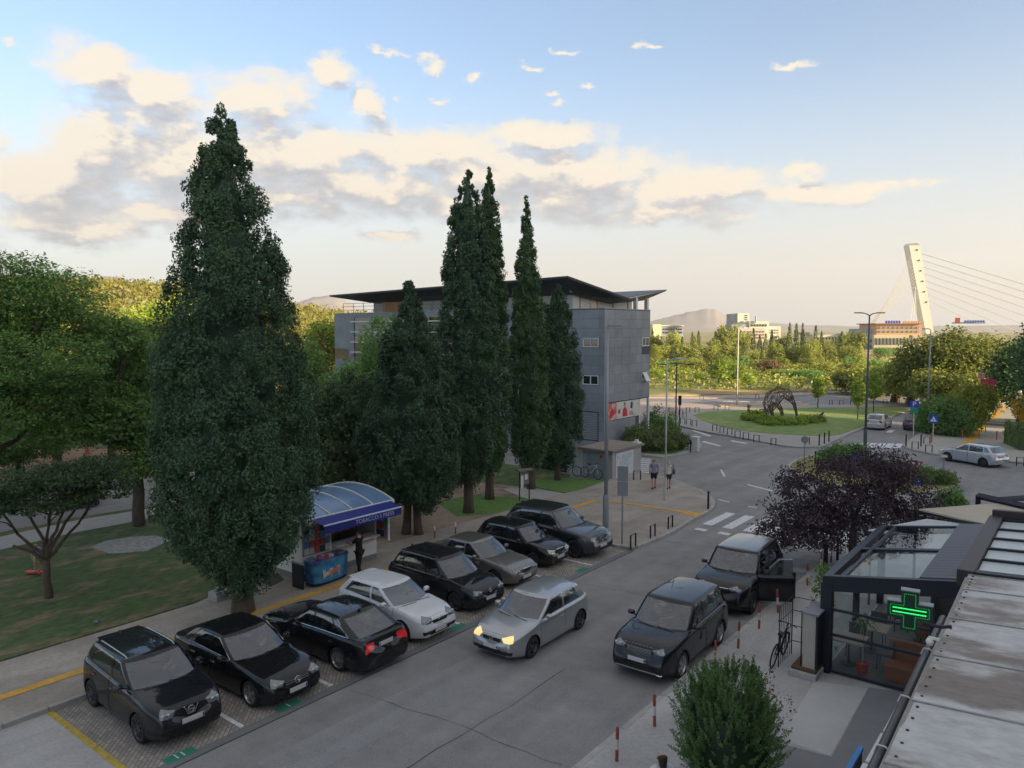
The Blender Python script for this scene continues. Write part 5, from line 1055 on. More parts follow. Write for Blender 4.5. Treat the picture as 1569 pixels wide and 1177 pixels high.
for i, (px, pt_, r_, ds_, m_, lb) in enumerate([(1440, 505, 44, 104, FARG, 'large sunlit tree left of the red sign'), (1490, 513, 46, 101, FARG, 'large tree in front of the red sign\'s left side'), (1400, 545, 32, 106, FARG, 'olive tree above the parking sign'), (1530, 528, 36, 104, FARG, 'tree just right of the red sign'), (1462, 556, 42, 97, FARG, 'lower bushy tree above the dark bush'),
      (1572, 510, 34, 90, CYPR, 'dark shaded tree at the right edge'), (1620, 480, 40, 80, CYPR, 'dark tree overhanging the right edge'), (1350, 560, 34, 118, FARG, 'olive tree behind the yellow car'), (1320, 568, 26, 122, FARG, 'small tree left of the yellow car'), (1376, 556, 30, 110, FARG, 'tree right above the yellow car'), (1563, 590, 18, 120, GREEN1, 'dark tree at the end of the shaded path')]):
    bg(px, pt_, r_, ds_, 120 + i, m_, lb, zb=1.2)
# young street trees on the roundabout lawn and along the road
for i, (px, py, H, r) in enumerate([(1253, 626, 3.6, .7), (1338, 634, 4.6, .9), (1314, 645, 4.2, .55), (1128, 600, 4.5, 1.2), (1400, 601, 3, .8)]):
    x_, y_ = at(px, py); broadleaf('thin young tree on the grass, ' + ordw(i) + ' of the staked saplings', x_, y_, H * .35, [(0, 0, H * .68, r, r, H * .34)], 90, 16, .13, .35, 140 + i, m=GREEN2, tr=.06, name='young_tree', limbs=False, z0=.1, group='young trees round the roundabout')
# belt of trees behind the roundabout: shared crowns, each tree its own object
def far_kind(kind, seed, m):
    rng = np.random.default_rng(seed); root = bpy.data.objects.new('far_tree', None)
    if kind == 'cypress': n = 260; h = rng.uniform(0, 1, n) ** 1.2; th = rng.uniform(0, 2 * PI, n); r = np.interp(h, [0, .1, .3, .8, 1], [.05, .10, .12, .05, .005]) * rng.uniform(.6, 1.15, n); C = np.stack([r * np.cos(th), r * np.sin(th), .06 + h * .94], 1); S = np.tile([.028, .028, .045], (n, 1)); per, lf = 9, .017
    elif kind == 'pine': n = 300; h = rng.uniform(0, 1, n); th = rng.uniform(0, 2 * PI, n); r = np.interp(h, [0, .15, .3, .8, 1], [.12, .24, .26, .12, .01]) * rng.uniform(.3, 1.15, n); C = np.stack([r * np.cos(th), r * np.sin(th), .12 + h * .88], 1); S = np.tile([.05, .05, .035], (n, 1)); per, lf = 9, .02
    else:
        B = rng.uniform(-1, 1, (6, 3)) * (.22, .22, .18) + (0, 0, .58); n = 380; idx = rng.integers(0, 6, n); d = rng.normal(0, 1, (n, 3)); d /= np.linalg.norm(d, axis=1, keepdims=True); C = B[idx] + d * (.24, .24, .22) * rng.uniform(.5, 1.05, (n, 1)); S = np.tile([.05, .05, .04], (n, 1)); per, lf = 9, .024
    return leaf_mesh('crown', C, S, per, lf, seed, m)
TM = MB().tube([(0, 0, -.05), (0, 0, .5)], [.016, .009], 6); tmo = TM.build('trunk', BARK); TRUNKM = tmo.data; bpy.data.objects.remove(tmo)
KINDS = {'cyp': [far_kind('cypress', s, FARD) for s in (1, 2, 3)], 'pine': [far_kind('pine', s, FARG) for s in (4, 5)], 'rnd': [far_kind('round', s, FARG) for s in (6, 7, 8, 9)], 'lime': [far_kind('round', 10, GREEN2), far_kind('round', 15, GREEN2)], 'brown': [far_kind('pine', 11, BROWNF), far_kind('round', 12, BROWNF)], 'dark': [far_kind('round', 13, GREEN1)]}
def far_tree(px, pyt, dist, kind, wpx, label, group='trees in the belt behind the roundabout', zg=0.0, name='far_tree'):
    p = far(px, 505, dist); zt = EYE + (505 - pyt) / FPX * dist; H = max(2.5, zt - zg); o = thing(name, label, 'tree', (p[0], p[1], zg), random.uniform(0, 6), group)
    w = wpx * dist / FPX; base_w = {'cyp': .24, 'pine': .52, 'rnd': .92, 'lime': .92, 'brown': .52, 'dark': .92}[kind]; s = w / base_w
    c = mobj('crown', random.choice(KINDS[kind]), o); c.scale = (s, s, H); t = mobj('trunk', TRUNKM, o); t.scale = (min(H, s) if kind != 'cyp' else H, min(H, s) if kind != 'cyp' else H, H); return o
rt = random.Random(12); L_ = []
for k in range(26): L_.append((1000 + k * 12.5 + rt.uniform(-5, 5), 503 + rt.uniform(-6, 10) + (6 if k % 3 else -4), rt.uniform(215, 250), 'cyp' if rt.random() < .75 else 'rnd', None))
for k in range(24): L_.append((1000 + k * 14 + rt.uniform(-6, 6), 524 + rt.uniform(-8, 10), rt.uniform(180, 212), rt.choice(['cyp', 'pine', 'rnd', 'rnd', 'pine']), None))
for k in range(20): L_.append((1002 + k * 17 + rt.uniform(-7, 7), 548 + rt.uniform(-9, 10), rt.uniform(150, 178), rt.choice(['rnd', 'pine', 'rnd', 'brown', 'dark']), None))
for k in range(15): L_.append((1006 + k * 22 + rt.uniform(-8, 8), 570 + rt.uniform(-5, 8), rt.uniform(132, 148), rt.choice(['rnd', 'rnd', 'dark', 'lime']), None))
L_ += [(1102, 536, 128, 'lime', 46), (1150, 565, 124, 'lime', 26), (1085, 532, 190, 'brown', 16), (1065, 530, 190, 'brown', 16), (1182, 545, 150, 'brown', 24), (1210, 496, 230, 'cyp', 9), (1230, 497, 232, 'cyp', 8), (1250, 500, 225, 'cyp', 10), (1245, 560, 135, 'dark', 44), (1262, 548, 150, 'rnd', 40), (1330, 552, 140, 'rnd', 50), (1285, 556, 142, 'rnd', 40), (1372, 545, 150, 'rnd', 48), (1305, 545, 165, 'rnd', 36), (1340, 545, 170, 'dark', 36)]
L_ += [(1285 + k * 19 + rt.uniform(-6, 6), 529 + rt.uniform(-5, 5) - (8 if k > 8 else 0), rt.uniform(250, 290), rt.choice(['rnd', 'rnd', 'pine', 'dark']), None) for k in range(17)]
L_.sort(key=lambda t: t[0]); adj = {'cyp': 'slim dark cypress', 'pine': 'cone-shaped green pine', 'rnd': 'rounded olive tree', 'lime': 'bright lime-green tree', 'brown': 'rusty brown half-dry tree', 'dark': 'dense dark green tree'}
cnt = {}
for (px, pt_, ds_, kd, w) in L_:
    i = cnt.get(kd, 0); cnt[kd] = i + 1; w = w or {'cyp': rt.uniform(7, 11), 'pine': rt.uniform(16, 26), 'rnd': rt.uniform(26, 42), 'lime': 30, 'brown': rt.uniform(16, 24), 'dark': rt.uniform(24, 36)}[kd]
    far_tree(px, pt_, ds_, kd, w, adj[kd] + ' behind the roundabout, ' + ordw(i) + ' such tree from the left')
# scrubby undergrowth between those trees: nobody could count it
rng = np.random.default_rng(8); n = 1500; C = []
for k in range(n):
    px = rng.uniform(985, 1700); ds_ = rng.uniform(118, 240); p = far(px, 505, ds_); C.append((p[0], p[1], rng.uniform(.1, 1.6)))
tag(mobj('undergrowth', leaf_mesh('undergrowth', np.array(C), np.tile([1.7, 1.7, .9], (n, 1)), 16, .30, 8, FARG), None), 'scrubby olive undergrowth between the far trees', 'undergrowth', kind='stuff')
# ------------------------------------------------------------------ hills and wooded slope
def ridge(name, pts, m, depth, z0=-2, rows=10, noise=0.0, seed=1):
    """a hill whose crest runs through far points (px, py, dist) and whose flanks fall away on both sides"""
    rng = np.random.default_rng(seed); P = [far(*p) for p in pts]; n = len(P); V = []; F = []
    for j in range(-rows, rows + 1):
        t = j / rows; f = (1 - abs(t)) ** 1.25
        for (x, y, z) in P:
            L_ = math.hypot(x, y); ux, uy = x / L_, y / L_; V.append((x + ux * t * depth, y + uy * t * depth, z0 + (z - z0) * f * (1 + (rng.normal(0, noise) if 0 < abs(j) < rows else 0))))
    for j in range(2 * rows):
        for i in range(n - 1): a = j * n + i; F.append((a, a + 1, a + n + 1, a + n))
    o = mesh_obj(name, V, F, m, smooth=True); o['kind'] = 'structure'; return o
def densify(pts, k=6, jit=1.2, seed=0):
    r = random.Random(seed); out = []
    for a, b in zip(pts, pts[1:]):
        for i in range(k): t = i / k; out.append((a[0] + (b[0] - a[0]) * t, a[1] + (b[1] - a[1]) * t + r.uniform(-jit, jit) * (1 if i else .3), a[2]))
    out.append(pts[-1]); return out
HILLM = mat('hill_ground', (.16, .14, .05), .95, var=.3, scale=.05, c2=(.30, .22, .10), c2scale=.02)
hill = ridge('wooded_hill', densify([(-500, 440, 380), (-200, 436, 380), (0, 440, 380), (130, 442, 380), (260, 447, 380), (400, 470, 380), (520, 490, 380), (640, 500, 380)], 5, .8, 3), HILLM, 190, rows=10, noise=.03)
ROCK = mat('hazed_rock', (.30, .26, .24), 1, var=.15, scale=.004, c2=(.22, .22, .17), c2scale=.003)  # rock tinted paler, distance haze painted into its colour
ridge('mountain', densify([(-300, 455, 5200), (60, 440, 5200), (130, 428, 5200), (158, 424, 5200), (185, 425, 5200), (205, 434, 5200), (230, 446, 5200), (280, 470, 5200), (340, 500, 5200)], 5, 1, 5), ROCK, 1200)
ridge('mountain', densify([(380, 500, 4800), (440, 470, 4800), (480, 455, 4800), (515, 452, 4800), (545, 470, 4800), (600, 498, 4800)], 5, 1.2, 6), ROCK, 1100)
ridge('mountain', densify([(940, 500, 4200), (1000, 492, 4200), (1028, 485, 4200), (1056, 478, 4200), (1082, 473, 4200), (1098, 475, 4200), (1110, 482, 4200), (1130, 489, 4200), (1170, 495, 4200), (1300, 500, 4200), (1700, 497, 4200), (2000, 485, 4200)], 5, .8, 7), ROCK, 1000)
C = []; rng = np.random.default_rng(30)
me = hill.data; vv = np.array([v.co for v in me.vertices]); nrow = len(densify([0 and 0] * 0 or [(-500, 440, 380), (-200, 436, 380), (0, 440, 380), (130, 442, 380), (260, 447, 380), (400, 470, 380), (520, 490, 380), (640, 500, 380)], 5, .8, 3))
G_ = vv.reshape(21, nrow, 3)
for k in range(5200):
    j = rng.uniform(1, 10.6); i = rng.uniform(0, nrow - 1.01); j0, i0 = int(j), int(i); a, b = j - j0, i - i0
    p = (G_[j0, i0] * (1 - a) * (1 - b) + G_[j0 + 1, i0] * a * (1 - b) + G_[j0, i0 + 1] * (1 - a) * b + G_[j0 + 1, i0 + 1] * a * b); C.append(p + (0, 0, rng.uniform(1, 4)))
C = np.array(C); tag(mobj('hillside_wood', leaf_mesh('hillside_wood', C, np.tile([2.6, 2.6, 3.2], (len(C), 1)), 16, .8, 30, foliage('hill_foliage', (.09, .10, .02), (.34, .30, .05), .3, (.42, .32, .07), .0)), None), 'sunlit golden-green wood covering the hill on the left', 'wood', kind='stuff')
for i in range(12):
    px = 120 + i * 12.5 + rt.uniform(-3, 3); p = far(px, 505, 375); o = far_tree(px, 437 + rt.uniform(-2, 3), 372, 'cyp', 4, 'tiny cypress on the crest of the wooded hill, ' + ordw(i) + ' from the left', 'cypresses on the hill crest', zg=22)
# ------------------------------------------------------------------ the grey office building
CLAD = mat('slate_cladding', (.235, .255, .28), .55, var=.22, scale=.5, c2=(.20, .22, .245), c2scale=.22, objvar=.10)
CLADB = mat('dark_joint_wall', (.07, .075, .085), .8)
WMET = mat('white_metal_cladding', (.52, .52, .50), .5, var=.05, scale=1)
ROOFD = mat('dark_roof_metal', (.055, .062, .075), .45, .3, var=.06, scale=.6)
WINGL = glass_mat('window_glass', refl=.10, opacity=.85)
FRAMEW = mat('window_frame_white', (.62, .64, .66), .5)
bld = thing('office_building', 'slate-grey office building with a butterfly roof behind the conifers', 'building', (0, 0, 0))
XF, YF, HT = -29.2, 48.3, 11.05
MB().box(-60.5, XF, YF, 53.85, 0, HT).box(-60.5, XF, 53.85, 55.5, 3.9, HT).box(-60.5, XF - 1.4, 53.85, 55.5, 0, 3.9).box(-60.5, -36.5, 55.5, 66, 0, HT - .3).build('wall', CLADB, bld)
MB().box(XF - .14, XF + .03, 55.34, 55.52, 0, 3.88).box(XF - .02, XF + .03, 53.8, 53.95, 0, 3.88).build('entrance_frame', FRAMEW, bld)
pm = {}
def panel(x0, x1, y0, y1, z0, z1):
    dx, dy, dz = x1 - x0, y1 - y0, z1 - z0; k = (round(dx, 2), round(dy, 2), round(dz, 2))
    if k not in pm: o = MB().box(0, dx, 0, dy, 0, dz).build('cladding_panel', CLAD); pm[k] = o.data; bpy.data.objects.remove(o)
    o = bpy.data.objects.new('cladding_panel', pm[k]); link(o, bld); o.location = (x0, y0, z0)
holesR = [(54.1, 55.4, 8.1, 8.9), (54.1, 55.4, 5.28, 6.08), (48.6, 53.85, 2.55, 3.98), (53.7, 55.6, 0, 3.98)]
holesL = [(-31.05, -29.6, 8.15, 8.9), (-31.05, -29.6, 5.3, 6.08), (-31.2, -29.6, 1.05, 3.3)]
def hit(a0, a1, b0, b1, hs): return any(a0 < h[1] - .02 and a1 > h[0] + .02 and b0 < h[3] - .02 and b1 > h[2] + .02 for h in hs)
rows_ = [0, .74, 1.05, 1.8, 2.55, 3.3, 3.98, 4.6, 5.28, 6.08, 6.8, 7.5, 8.13, 8.9, 9.6, 10.3, 11.0]
ycols = [YF, 48.6, 49.8, 51.0, 52.2, 53.2, 54.1, 55.4, 55.5]; xcols = [XF, -29.6, -31.05, -32.4, -33.7, -35.0, -36.3, -37.6]
for r0, r1 in zip(rows_, rows_[1:]):
    for a, b in zip(ycols, ycols[1:]):
        if b - a > .2 and not hit(a, b, r0, r1, holesR): panel(XF - .005, XF + .025, a + .008, b - .008, r0 + .008, r1 - .008)
    for a, b in zip(xcols, xcols[1:]):
        if not hit(b, a, r0, r1, holesL): panel(b + .008, a - .008, YF - .025, YF + .005, r0 + .008, r1 - .008)
MB().box(-60.5, -37.6, YF - .02, YF, 0, HT).build('rear_wall_cladding', CLAD, bld)
MB().box(XF - .02, XF + .028, 48.31, 48.6, 0, HT - .05).build('corner_post', CLAD, bld)
MB().box(-60.6, XF + .06, YF - .06, YF + .3, HT, HT + .06).box(XF - .24, XF + .06, YF + .3, 55.5, HT, HT + .06).build('parapet_coping', GREYM, bld)
def window(xa, xb, ya, yb, z0, z1, face, n=2, tilt=False):
    w = bpy.data.objects.new('window', None); link(w, bld)
    horiz = face == 'L'; a, b = (xa, xb) if horiz else (ya, yb)
    fr = MB(); t = .07
    def bx(u0, u1, v0, v1, d0, d1): return (u0, u1, YF - d1, YF - d0, v0, v1) if horiz else (XF + d0, XF + d1, u0, u1, v0, v1)
    for (u0, u1, v0, v1) in [(a, b, z0, z0 + t), (a, b, z1 - t, z1), (a, a + t, z0 + t, z1 - t), (b - t, b, z0 + t, z1 - t)] + [((a + (b - a) * k / n) - t / 2, (a + (b - a) * k / n) + t / 2, z0 + t, z1 - t) for k in range(1, n)]: fr.box(*bx(u0, u1, v0, v1, .002, .035))
    fr.build('frame', FRAMEW, w)
    for k in range(n): MB().box(*bx(a + (b - a) * k / n + t, a + (b - a) * (k + 1) / n - t, z0 + t, z1 - t, .003, .015)).build('pane', WINGL, w)
    if tilt:
        m = MB(); y0, y1 = ya + .05, ya + .75; m.add([(XF + .05, y0, z1 - .05), (XF + .05, y1, z1 - .05), (XF + .42, y1, z0 + .02), (XF + .42, y0, z0 + .02), (XF + .09, y0, z1 - .05), (XF + .09, y1, z1 - .05), (XF + .46, y1, z0 + .02), (XF + .46, y0, z0 + .02)], [(0, 1, 2, 3), (7, 6, 5, 4), (0, 4, 5, 1), (3, 2, 6, 7), (0, 3, 7, 4), (1, 5, 6, 2)]); m.build('tilted_sash', FRAMEW, w)
window(-31.05, -29.65, 0, 0, 8.17, 8.88, 'L'); window(-31.05, -29.65, 0, 0, 5.32, 6.05, 'L'); window(0, 0, 54.15, 55.35, 8.15, 8.88, 'R'); window(0, 0, 54.15, 55.35, 5.32, 6.05, 'R', tilt=True)
lv = MB(); 
for k in range(16): lv.box(-31.05, -29.7, YF - .035, YF - .012, 1.15 + k * .13, 1.25 + k * .13)
lv.build('louvre_panel', mat('louvre_grey', (.26, .28, .29), .5, .2), bld)
# poster strip with generic photographs
ps = bpy.data.objects.new('banner', None); link(ps, bld)
MB().box(XF + .001, XF + .03, 48.65, 50.15, 2.6, 3.88).build('poster_sheet', mat('poster_left', (.62, .5, .42), .6, var=.1, scale=3, c2=(.55, .12, .10), c2scale=1.8, c2pos=(.48, .54)), ps)
MB().box(XF + .001, XF + .03, 50.2, 53.75, 2.6, 3.9).build('poster_sheet', mat('poster_right', (.60, .60, .56), .6, var=.05, scale=2, c2=(.42, .46, .42), c2scale=1.2, c2pos=(.55, .6)), ps)
rp = mat('poster_red', (.55, .03, .04), .6); dk = mat('poster_dark_hair', (.04, .03, .03), .6); sk = mat('poster_skin', (.5, .28, .2), .6)
def flat(P, m, nm): V = [(XF + .034, p[0], p[1]) for p in P]; mesh_obj(nm, V, [tuple(range(len(V)))], m, ps)
flat([(51.1, 2.72), (51.9, 2.72), (51.8, 3.2), (51.55, 3.45), (51.25, 3.4), (51.1, 3.1)], rp, 'printed_figure'); flat([(51.3, 3.45), (51.5, 3.42), (51.55, 3.62), (51.4, 3.7), (51.28, 3.6)], sk, 'printed_face'); flat([(51.25, 3.6), (51.4, 3.68), (51.58, 3.62), (51.5, 3.82), (51.32, 3.8)], dk, 'printed_hair')
flat([(50.4, 3.0), (50.75, 3.0), (50.75, 3.35), (50.45, 3.35)], rp, 'printed_figure'); flat([(52.3, 3.3), (52.65, 3.25), (52.7, 3.75), (52.4, 3.8)], dk, 'printed_figure'); flat([(52.1, 2.75), (52.9, 2.75), (52.6, 3.1), (52.2, 3.05)], sk, 'printed_figure'); flat([(49.1, 2.8), (49.5, 2.75), (49.9, 3.1), (49.6, 3.5), (49.2, 3.3)], rp, 'printed_figure')
# recessed top storey, butterfly roof
MB().box(-57, -33.4, 50.4, 60, HT - .1, 12.3).build('top_storey_wall', WMET, bld)
for k in range(12): MB().box(-57 + k * 2.0, -56.95 + k * 2.0, 50.36, 50.4, HT, 12.5).build('cladding_seam', GREYM, bld)
for k in range(4): MB().box(-33.4, -33.36, 51.4 + k * 2.6, 51.46 + k * 2.6, HT, 12.2).build('cladding_seam', BLACKM, bld)
MB().box(-33.39, -33.33, 53.0, 53.9, HT + .05, 12.1).build('terrace_door', mat('door_cream', (.6, .55, .42), .5), bld)
XL, XR = -59.6, -31.6
def roofq(nm, P, th, m):
    V = [Vector(p) for p in P] + [Vector(p) - Vector((0, 0, th)) for p in P]; mesh_obj(nm, V, [(0, 1, 2, 3), (7, 6, 5, 4), (0, 4, 5, 1), (1, 5, 6, 2), (2, 6, 7, 3), (3, 7, 4, 0)], m, bld)
roofq('roof', [(XL, 47.0, 12.85), (XR, 47.0, 13.5), (XR, 56.0, 12.2), (XL, 56, 12.1)], .08, ROOFD); roofq('roof', [(XL, 56.0, 12.1), (XR, 56.0, 12.2), (XR, 63.2, 13.15), (XL, 63.2, 12.9)], .08, ROOFD)
roofq('soffit', [(XL, 47.02, 12.75), (XR - .02, 47.02, 13.4), (XR - 1.6, 50.35, 12.3), (XL + 3, 50.35, 12.1)], .05, ROOFD)
roofq('soffit', [(XR - .03, 47.1, 13.38), (XR - .03, 55.9, 12.1), (XR - 1.75, 55.9, 11.75), (XR - 1.6, 50.35, 12.28)], .05, ROOFD)
roofq('soffit', [(XR - .03, 56.1, 12.1), (XR - .03, 63.1, 13.05), (XR - 1.75, 62.0, 12.2), (XR - 1.75, 56, 11.75)], .05, ROOFD)
MB().add([(XR - 1.55, 49.5, 12.45), (XR - 1.55, 55.9, 11.78), (XR - 1.4, 55.9, 11.78), (XR - 1.4, 49.5, 12.45), (XR - 1.55, 49.5, 12.85), (XR - 1.55, 55.9, 12.1), (XR - 1.4, 55.9, 12.1), (XR - 1.4, 49.5, 12.85)], [(0, 1, 2, 3), (7, 6, 5, 4), (0, 4, 5, 1), (1, 5, 6, 2), (2, 6, 7, 3), (3, 7, 4, 0)]).build('roof_beam', WMET, bld)
for yy in (57.5, 59.5): MB().box(-31.9, -31.6, yy, yy + .3, HT - .3, 12.25).build('roof_column', WMET, bld)
# left wing: bands of glazing with sunshade slats
MB().box(-57.4, -42.0, YF - .12, YF - .02, 5.2, 10.6).build('ribbon_glazing', WINGL, bld)
for k in range(6): MB().box(-57.5, -42.0, YF - .55, YF - .16, 5.3 + k * .98, 5.40 + k * .98).build('sunshade_slat', FRAMEW, bld)
for k in range(7): MB().box(-57.5 + k * 2.55, -57.38 + k * 2.55, YF - .2, YF - .12, 5.2, 10.7).build('mullion', GREYM, bld)
rl = MB()
for k in range(14): rl.box(-59.5 + k * 1.5, -59.46 + k * 1.5, YF + .3, YF + .34, HT, HT + 1.0)
for z_ in (.35, .7, 1.0): rl.tube([(-59.5, YF + .32, HT + z_), (-40, YF + .32, HT + z_)], .02, 5)
rl.build('terrace_railing', GREYM, bld)
MB().box(-55.5, -51.5, 50.2, 50.38, HT + .1, 12.4).build('terrace_glazing', mat('orange_blind', (.55, .28, .10), .6, var=.2, scale=1.5), bld)
MB().box(-60.49, -58.4, YF - .03, YF - .021, 6.6, 7.6).build('window', WINGL, bld)
# annex with doors, and the fence beside it
an = thing('garage_annex', 'low flat-roofed annex with a grey door below the grey building', 'shed', (0, 0, 0))
MB().box(-26.05, -23.85, 40.6, 44.3, 0, 1.8).build('wall', mat('annex_render', (.36, .36, .35), .8, var=.12, scale=1.5), an)
MB().box(-26.3, -23.7, 40.35, 44.5, 1.8, 1.95).build('roof_slab', mat('annex_roof', (.24, .20, .175), .9, var=.15, scale=1), an, bevel=.02)
MB().box(-25.75, -24.25, 40.56, 40.6, .1, 1.65).build('metal_door', mat('door_bluegrey', (.24, .29, .31), .6), an)
dd_ = thing('round_sign', 'small round red sign fixed on the grey annex door', 'sign', (-24.65, 40.54, 1.45)); MB().lathe([(0, -.02), (.11, -.02), (.11, 0)], 16, 'y').build('disc', REDP, dd_)
sd = MB().box(-23.85, -23.80, 40.95, 43.2, .08, 1.7).build('side_door', mat('garage_white', (.55, .57, .58), .5, var=.08, scale=2), an)
for k, (y0, y1) in enumerate(((41.1, 41.6), (41.75, 42.1), (42.25, 43.0))): MB().box(-23.80, -23.785, y0, y1, .75, 1.5).build('door_panel', mat('graffiti_blue', (.40, .47, .55), .5, var=.1, scale=5, c2=(.6, .62, .63), c2scale=3), sd)
MB().box(-24.3, -23.8, 43.8, 44.3, 1.95, 2.05).box(-24.15, -23.95, 43.95, 44.15, 2.05, 2.2).build('roof_vent', WHITEM, an)
fn = thing('board_fence', 'black board fence between the conifer trunks and the annex', 'fence', (0, 0, 0))
for k in range(13): MB().box(-29.9 + k * .2, -29.715 + k * .2, 40.55, 40.60, .12, 1.72).build('fence_board', BLACKM, fn)
wl = thing('white_wall', 'short white ribbed wall between the black fence and the annex', 'wall', (0, 0, 0)); 
for k in range(6): MB().box(-27.28 + k * .2, -27.1 + k * .2, 40.62, 40.70, .1, 1.75 + k * .02).build('wall_panel', mat('white_render', (.5, .52, .52), .7, var=.1), wl)
# bicycles: one builder, three bikes
def bicycle(label, x, y, rz, frame, tilt=0.0, group=None):
    t = thing('bicycle', label, 'bicycle', (x, y, .125), rz, group); t.rotation_euler = (tilt, 0, rz); w = .33
    for cx in (-.52, .52):
        wh = MB().tube([(cx + w * math.cos(a * PI / 12), 0, w + w * math.sin(a * PI / 12)) for a in range(25)], .022, 6).build('wheel', RUBBER, t)
        sp = MB(); sp.lathe([(.03, -.03), (.03, .03)], 8, 'y', (cx, 0, w))
        for a in range(10): sp.tube([(cx, 0, w), (cx + w * math.cos(a * PI / 5), 0, w + w * math.sin(a * PI / 5))], .004, 3)
        sp.build('spokes', GREYM, wh)
    MB().tube([(-.52, 0, w), (-.05, 0, .30), (-.18, 0, .78), (-.52, 0, w)], .018, 6).tube([(-.05, 0, .3), (.38, 0, .80)], .022, 6).tube([(-.16, 0, .72), (.36, 0, .86)], .02, 6).tube([(.52, 0, w), (.37, 0, .92)], .018, 6).build('frame', frame, t)
    MB().tube([(.34, -.27, .98), (.39, -.1, 1.0), (.39, .1, 1.0), (.34, .27, .98)], .014, 6).tube([(.37, 0, .9), (.39, 0, 1.0)], .014, 6).build('handlebar', BLACKM, t)
    MB().box(-.32, -.08, -.07, .07, .86, .91).tube([(-.18, 0, .76), (-.2, 0, .88)], .013, 6).build('saddle', BLACKM, t, bevel=.02)
    MB().tube([(-.05, -.09, .3), (-.05, .09, .3)], .012, 5).tube([(-.05, -.09, .3), (.05, -.09, .18)], .012, 5).tube([(-.05, .09, .3), (-.15, .09, .42)], .012, 5).build('cranks', BLACKM, t); return t
bicycle('grey bicycle leaning by the white ribbed wall near the annex', -26.6, 39.9, R(8), GREYM, R(6)); bicycle('pale bicycle in front of the grey annex door', -25.0, 39.9, R(-5), WHITEM, R(-6))
# notice board
nb = thing('notice_board', 'small roofed notice board on two dark posts behind the parked SUV', 'notice board', (0, 0, 0)); (ax, ay), (bx_, by_) = at(796, 770), at(811, 768)
wood = mat('dark_wood', (.06, .04, .03), .8)
for (px_, py_) in ((ax, ay), (bx_, by_)): MB().tube([(px_, py_, .05), (px_, py_, 1.75)], .035, 6).build('post', wood, nb)
d_ = Vector((bx_ - ax, by_ - ay, 0)); u_ = d_.normalized(); v_ = Vector((-u_.y, u_.x, 0)); c_ = Vector(((ax + bx_) / 2, (ay + by_) / 2, 0))
def ob(cx, hw, hd, z0, z1): return [tuple(cx + u_ * a + v_ * b) [:2] for a, b in ((-hw, -hd), (hw, -hd), (hw, hd), (-hw, hd))]
MB().prism(ob(c_, d_.length / 2 - .03, .02, 0, 0), 1.0, 1.65).build('board', mat('board_grey', (.2, .19, .18), .8), nb); MB().prism(ob(c_, d_.length / 2 + .14, .22, 0, 0), 1.75, 1.82).build('board_roof', mat('shingle', (.2, .17, .17), .8), nb)
for a, hw, z0, z1 in ((-.17, .08, .8, 1.5), (.08, .09, 1.25, 1.55)): MB().prism(ob(c_ + u_ * a - v_ * .04, hw, .01, 0, 0), z0, z1).build('paper_notice', WHITEPL, nb)
# ------------------------------------------------------------------ street lamps, poles, signs
def lamp_post(label, x, y, H, arms, r=.075, m=GREYM, z0=.1, cat='street lamp', base=True):
    t = thing('street_lamp', label, cat, (x, y, z0)); MB().tube([(0, 0, -.2), (0, 0, H * .5), (0, 0, H)], [r, r * .85, r * .6], 12).build('pole', m, t, smooth=True)
    if base: MB().lathe([(r * 1.45, -.05), (r * 1.45, H * .16), (r * 1.05, H * .17)], 12).build('base_sleeve', m, t, smooth=True)
    for (dx, dy, dz, ln) in arms:
        k = math.hypot(dx, dy); ux, uy = dx / k, dy / k
        a = MB().tube([(0, 0, H - .05), (ux * ln * .5, uy * ln * .5, H + dz * .7), (ux * ln, uy * ln, H + dz)], [r * .5, r * .4, r * .35], 8).build('arm', m, t)
        hm = MB(); w = .13; P = [(ux * ln - uy * w, uy * ln + ux * w), (ux * (ln + .6) - uy * w * .6, uy * (ln + .6) + ux * w * .6), (ux * (ln + .6) + uy * w * .6, uy * (ln + .6) - ux * w * .6), (ux * ln + uy * w, uy * ln - ux * w)]
        hm.prism(P, H + dz - .03, H + dz + .05); hm.build('lamp_head', m, t, bevel=.015)
    return t
tow = lambda px, x, y: None
lamp_post('grey lamp post on the corner pavement behind the dark grey SUV', *at(928, 812), 9.45, [(.79, .62, .12, .05)], r=.10)
lamp_post('thin pale lamp post beside the two pedestrians', *at(1019, 770), 7.75, [(.79, .62, .05, .5)], r=.055, m=mat('pale_pole', (.5, .5, .46), .5))
lamp_post('dark lamp post beyond the planted island with two drooping arms', *at(1035, 673), 6.6, [(.79, .62, -.2, .9), (-.79, -.62, -.2, .9)], r=.07, m=DARKM)
lamp_post('tall double-headed lamp post behind the purple plum tree', *at(1325, 695), 10.5, [(.79, .62, .15, .55), (-.79, -.62, .15, .55)], r=.095, m=mat('dark_green_grey', (.09, .10, .10), .5))
lamp_post('slim tall lamp post between the parking sign and the crossing sign', *at(1420, 665), 9.35, [(-.79, -.62, .1, .2)], r=.075)
lamp_post('tall mast beyond the far road near the lime-green tree', *at(1129, 622), 9.6, [(.79, .62, 0, .6)], r=.08, m=mat('pale_pole', (.5, .5, .46), .5), base=False)
gp = thing('globe_lamp', 'brown lamp post with milky white globes by the boxy hedge', 'street lamp', (*at(1561, 658), .1)); MB().tube([(0, 0, -.1), (0, 0, 3.3)], [.06, .045], 8).build('pole', mat('brown_pole', (.12, .06, .04), .5), gp)
GLOBE = mat('milky_globe', (.72, .70, .62), .3)
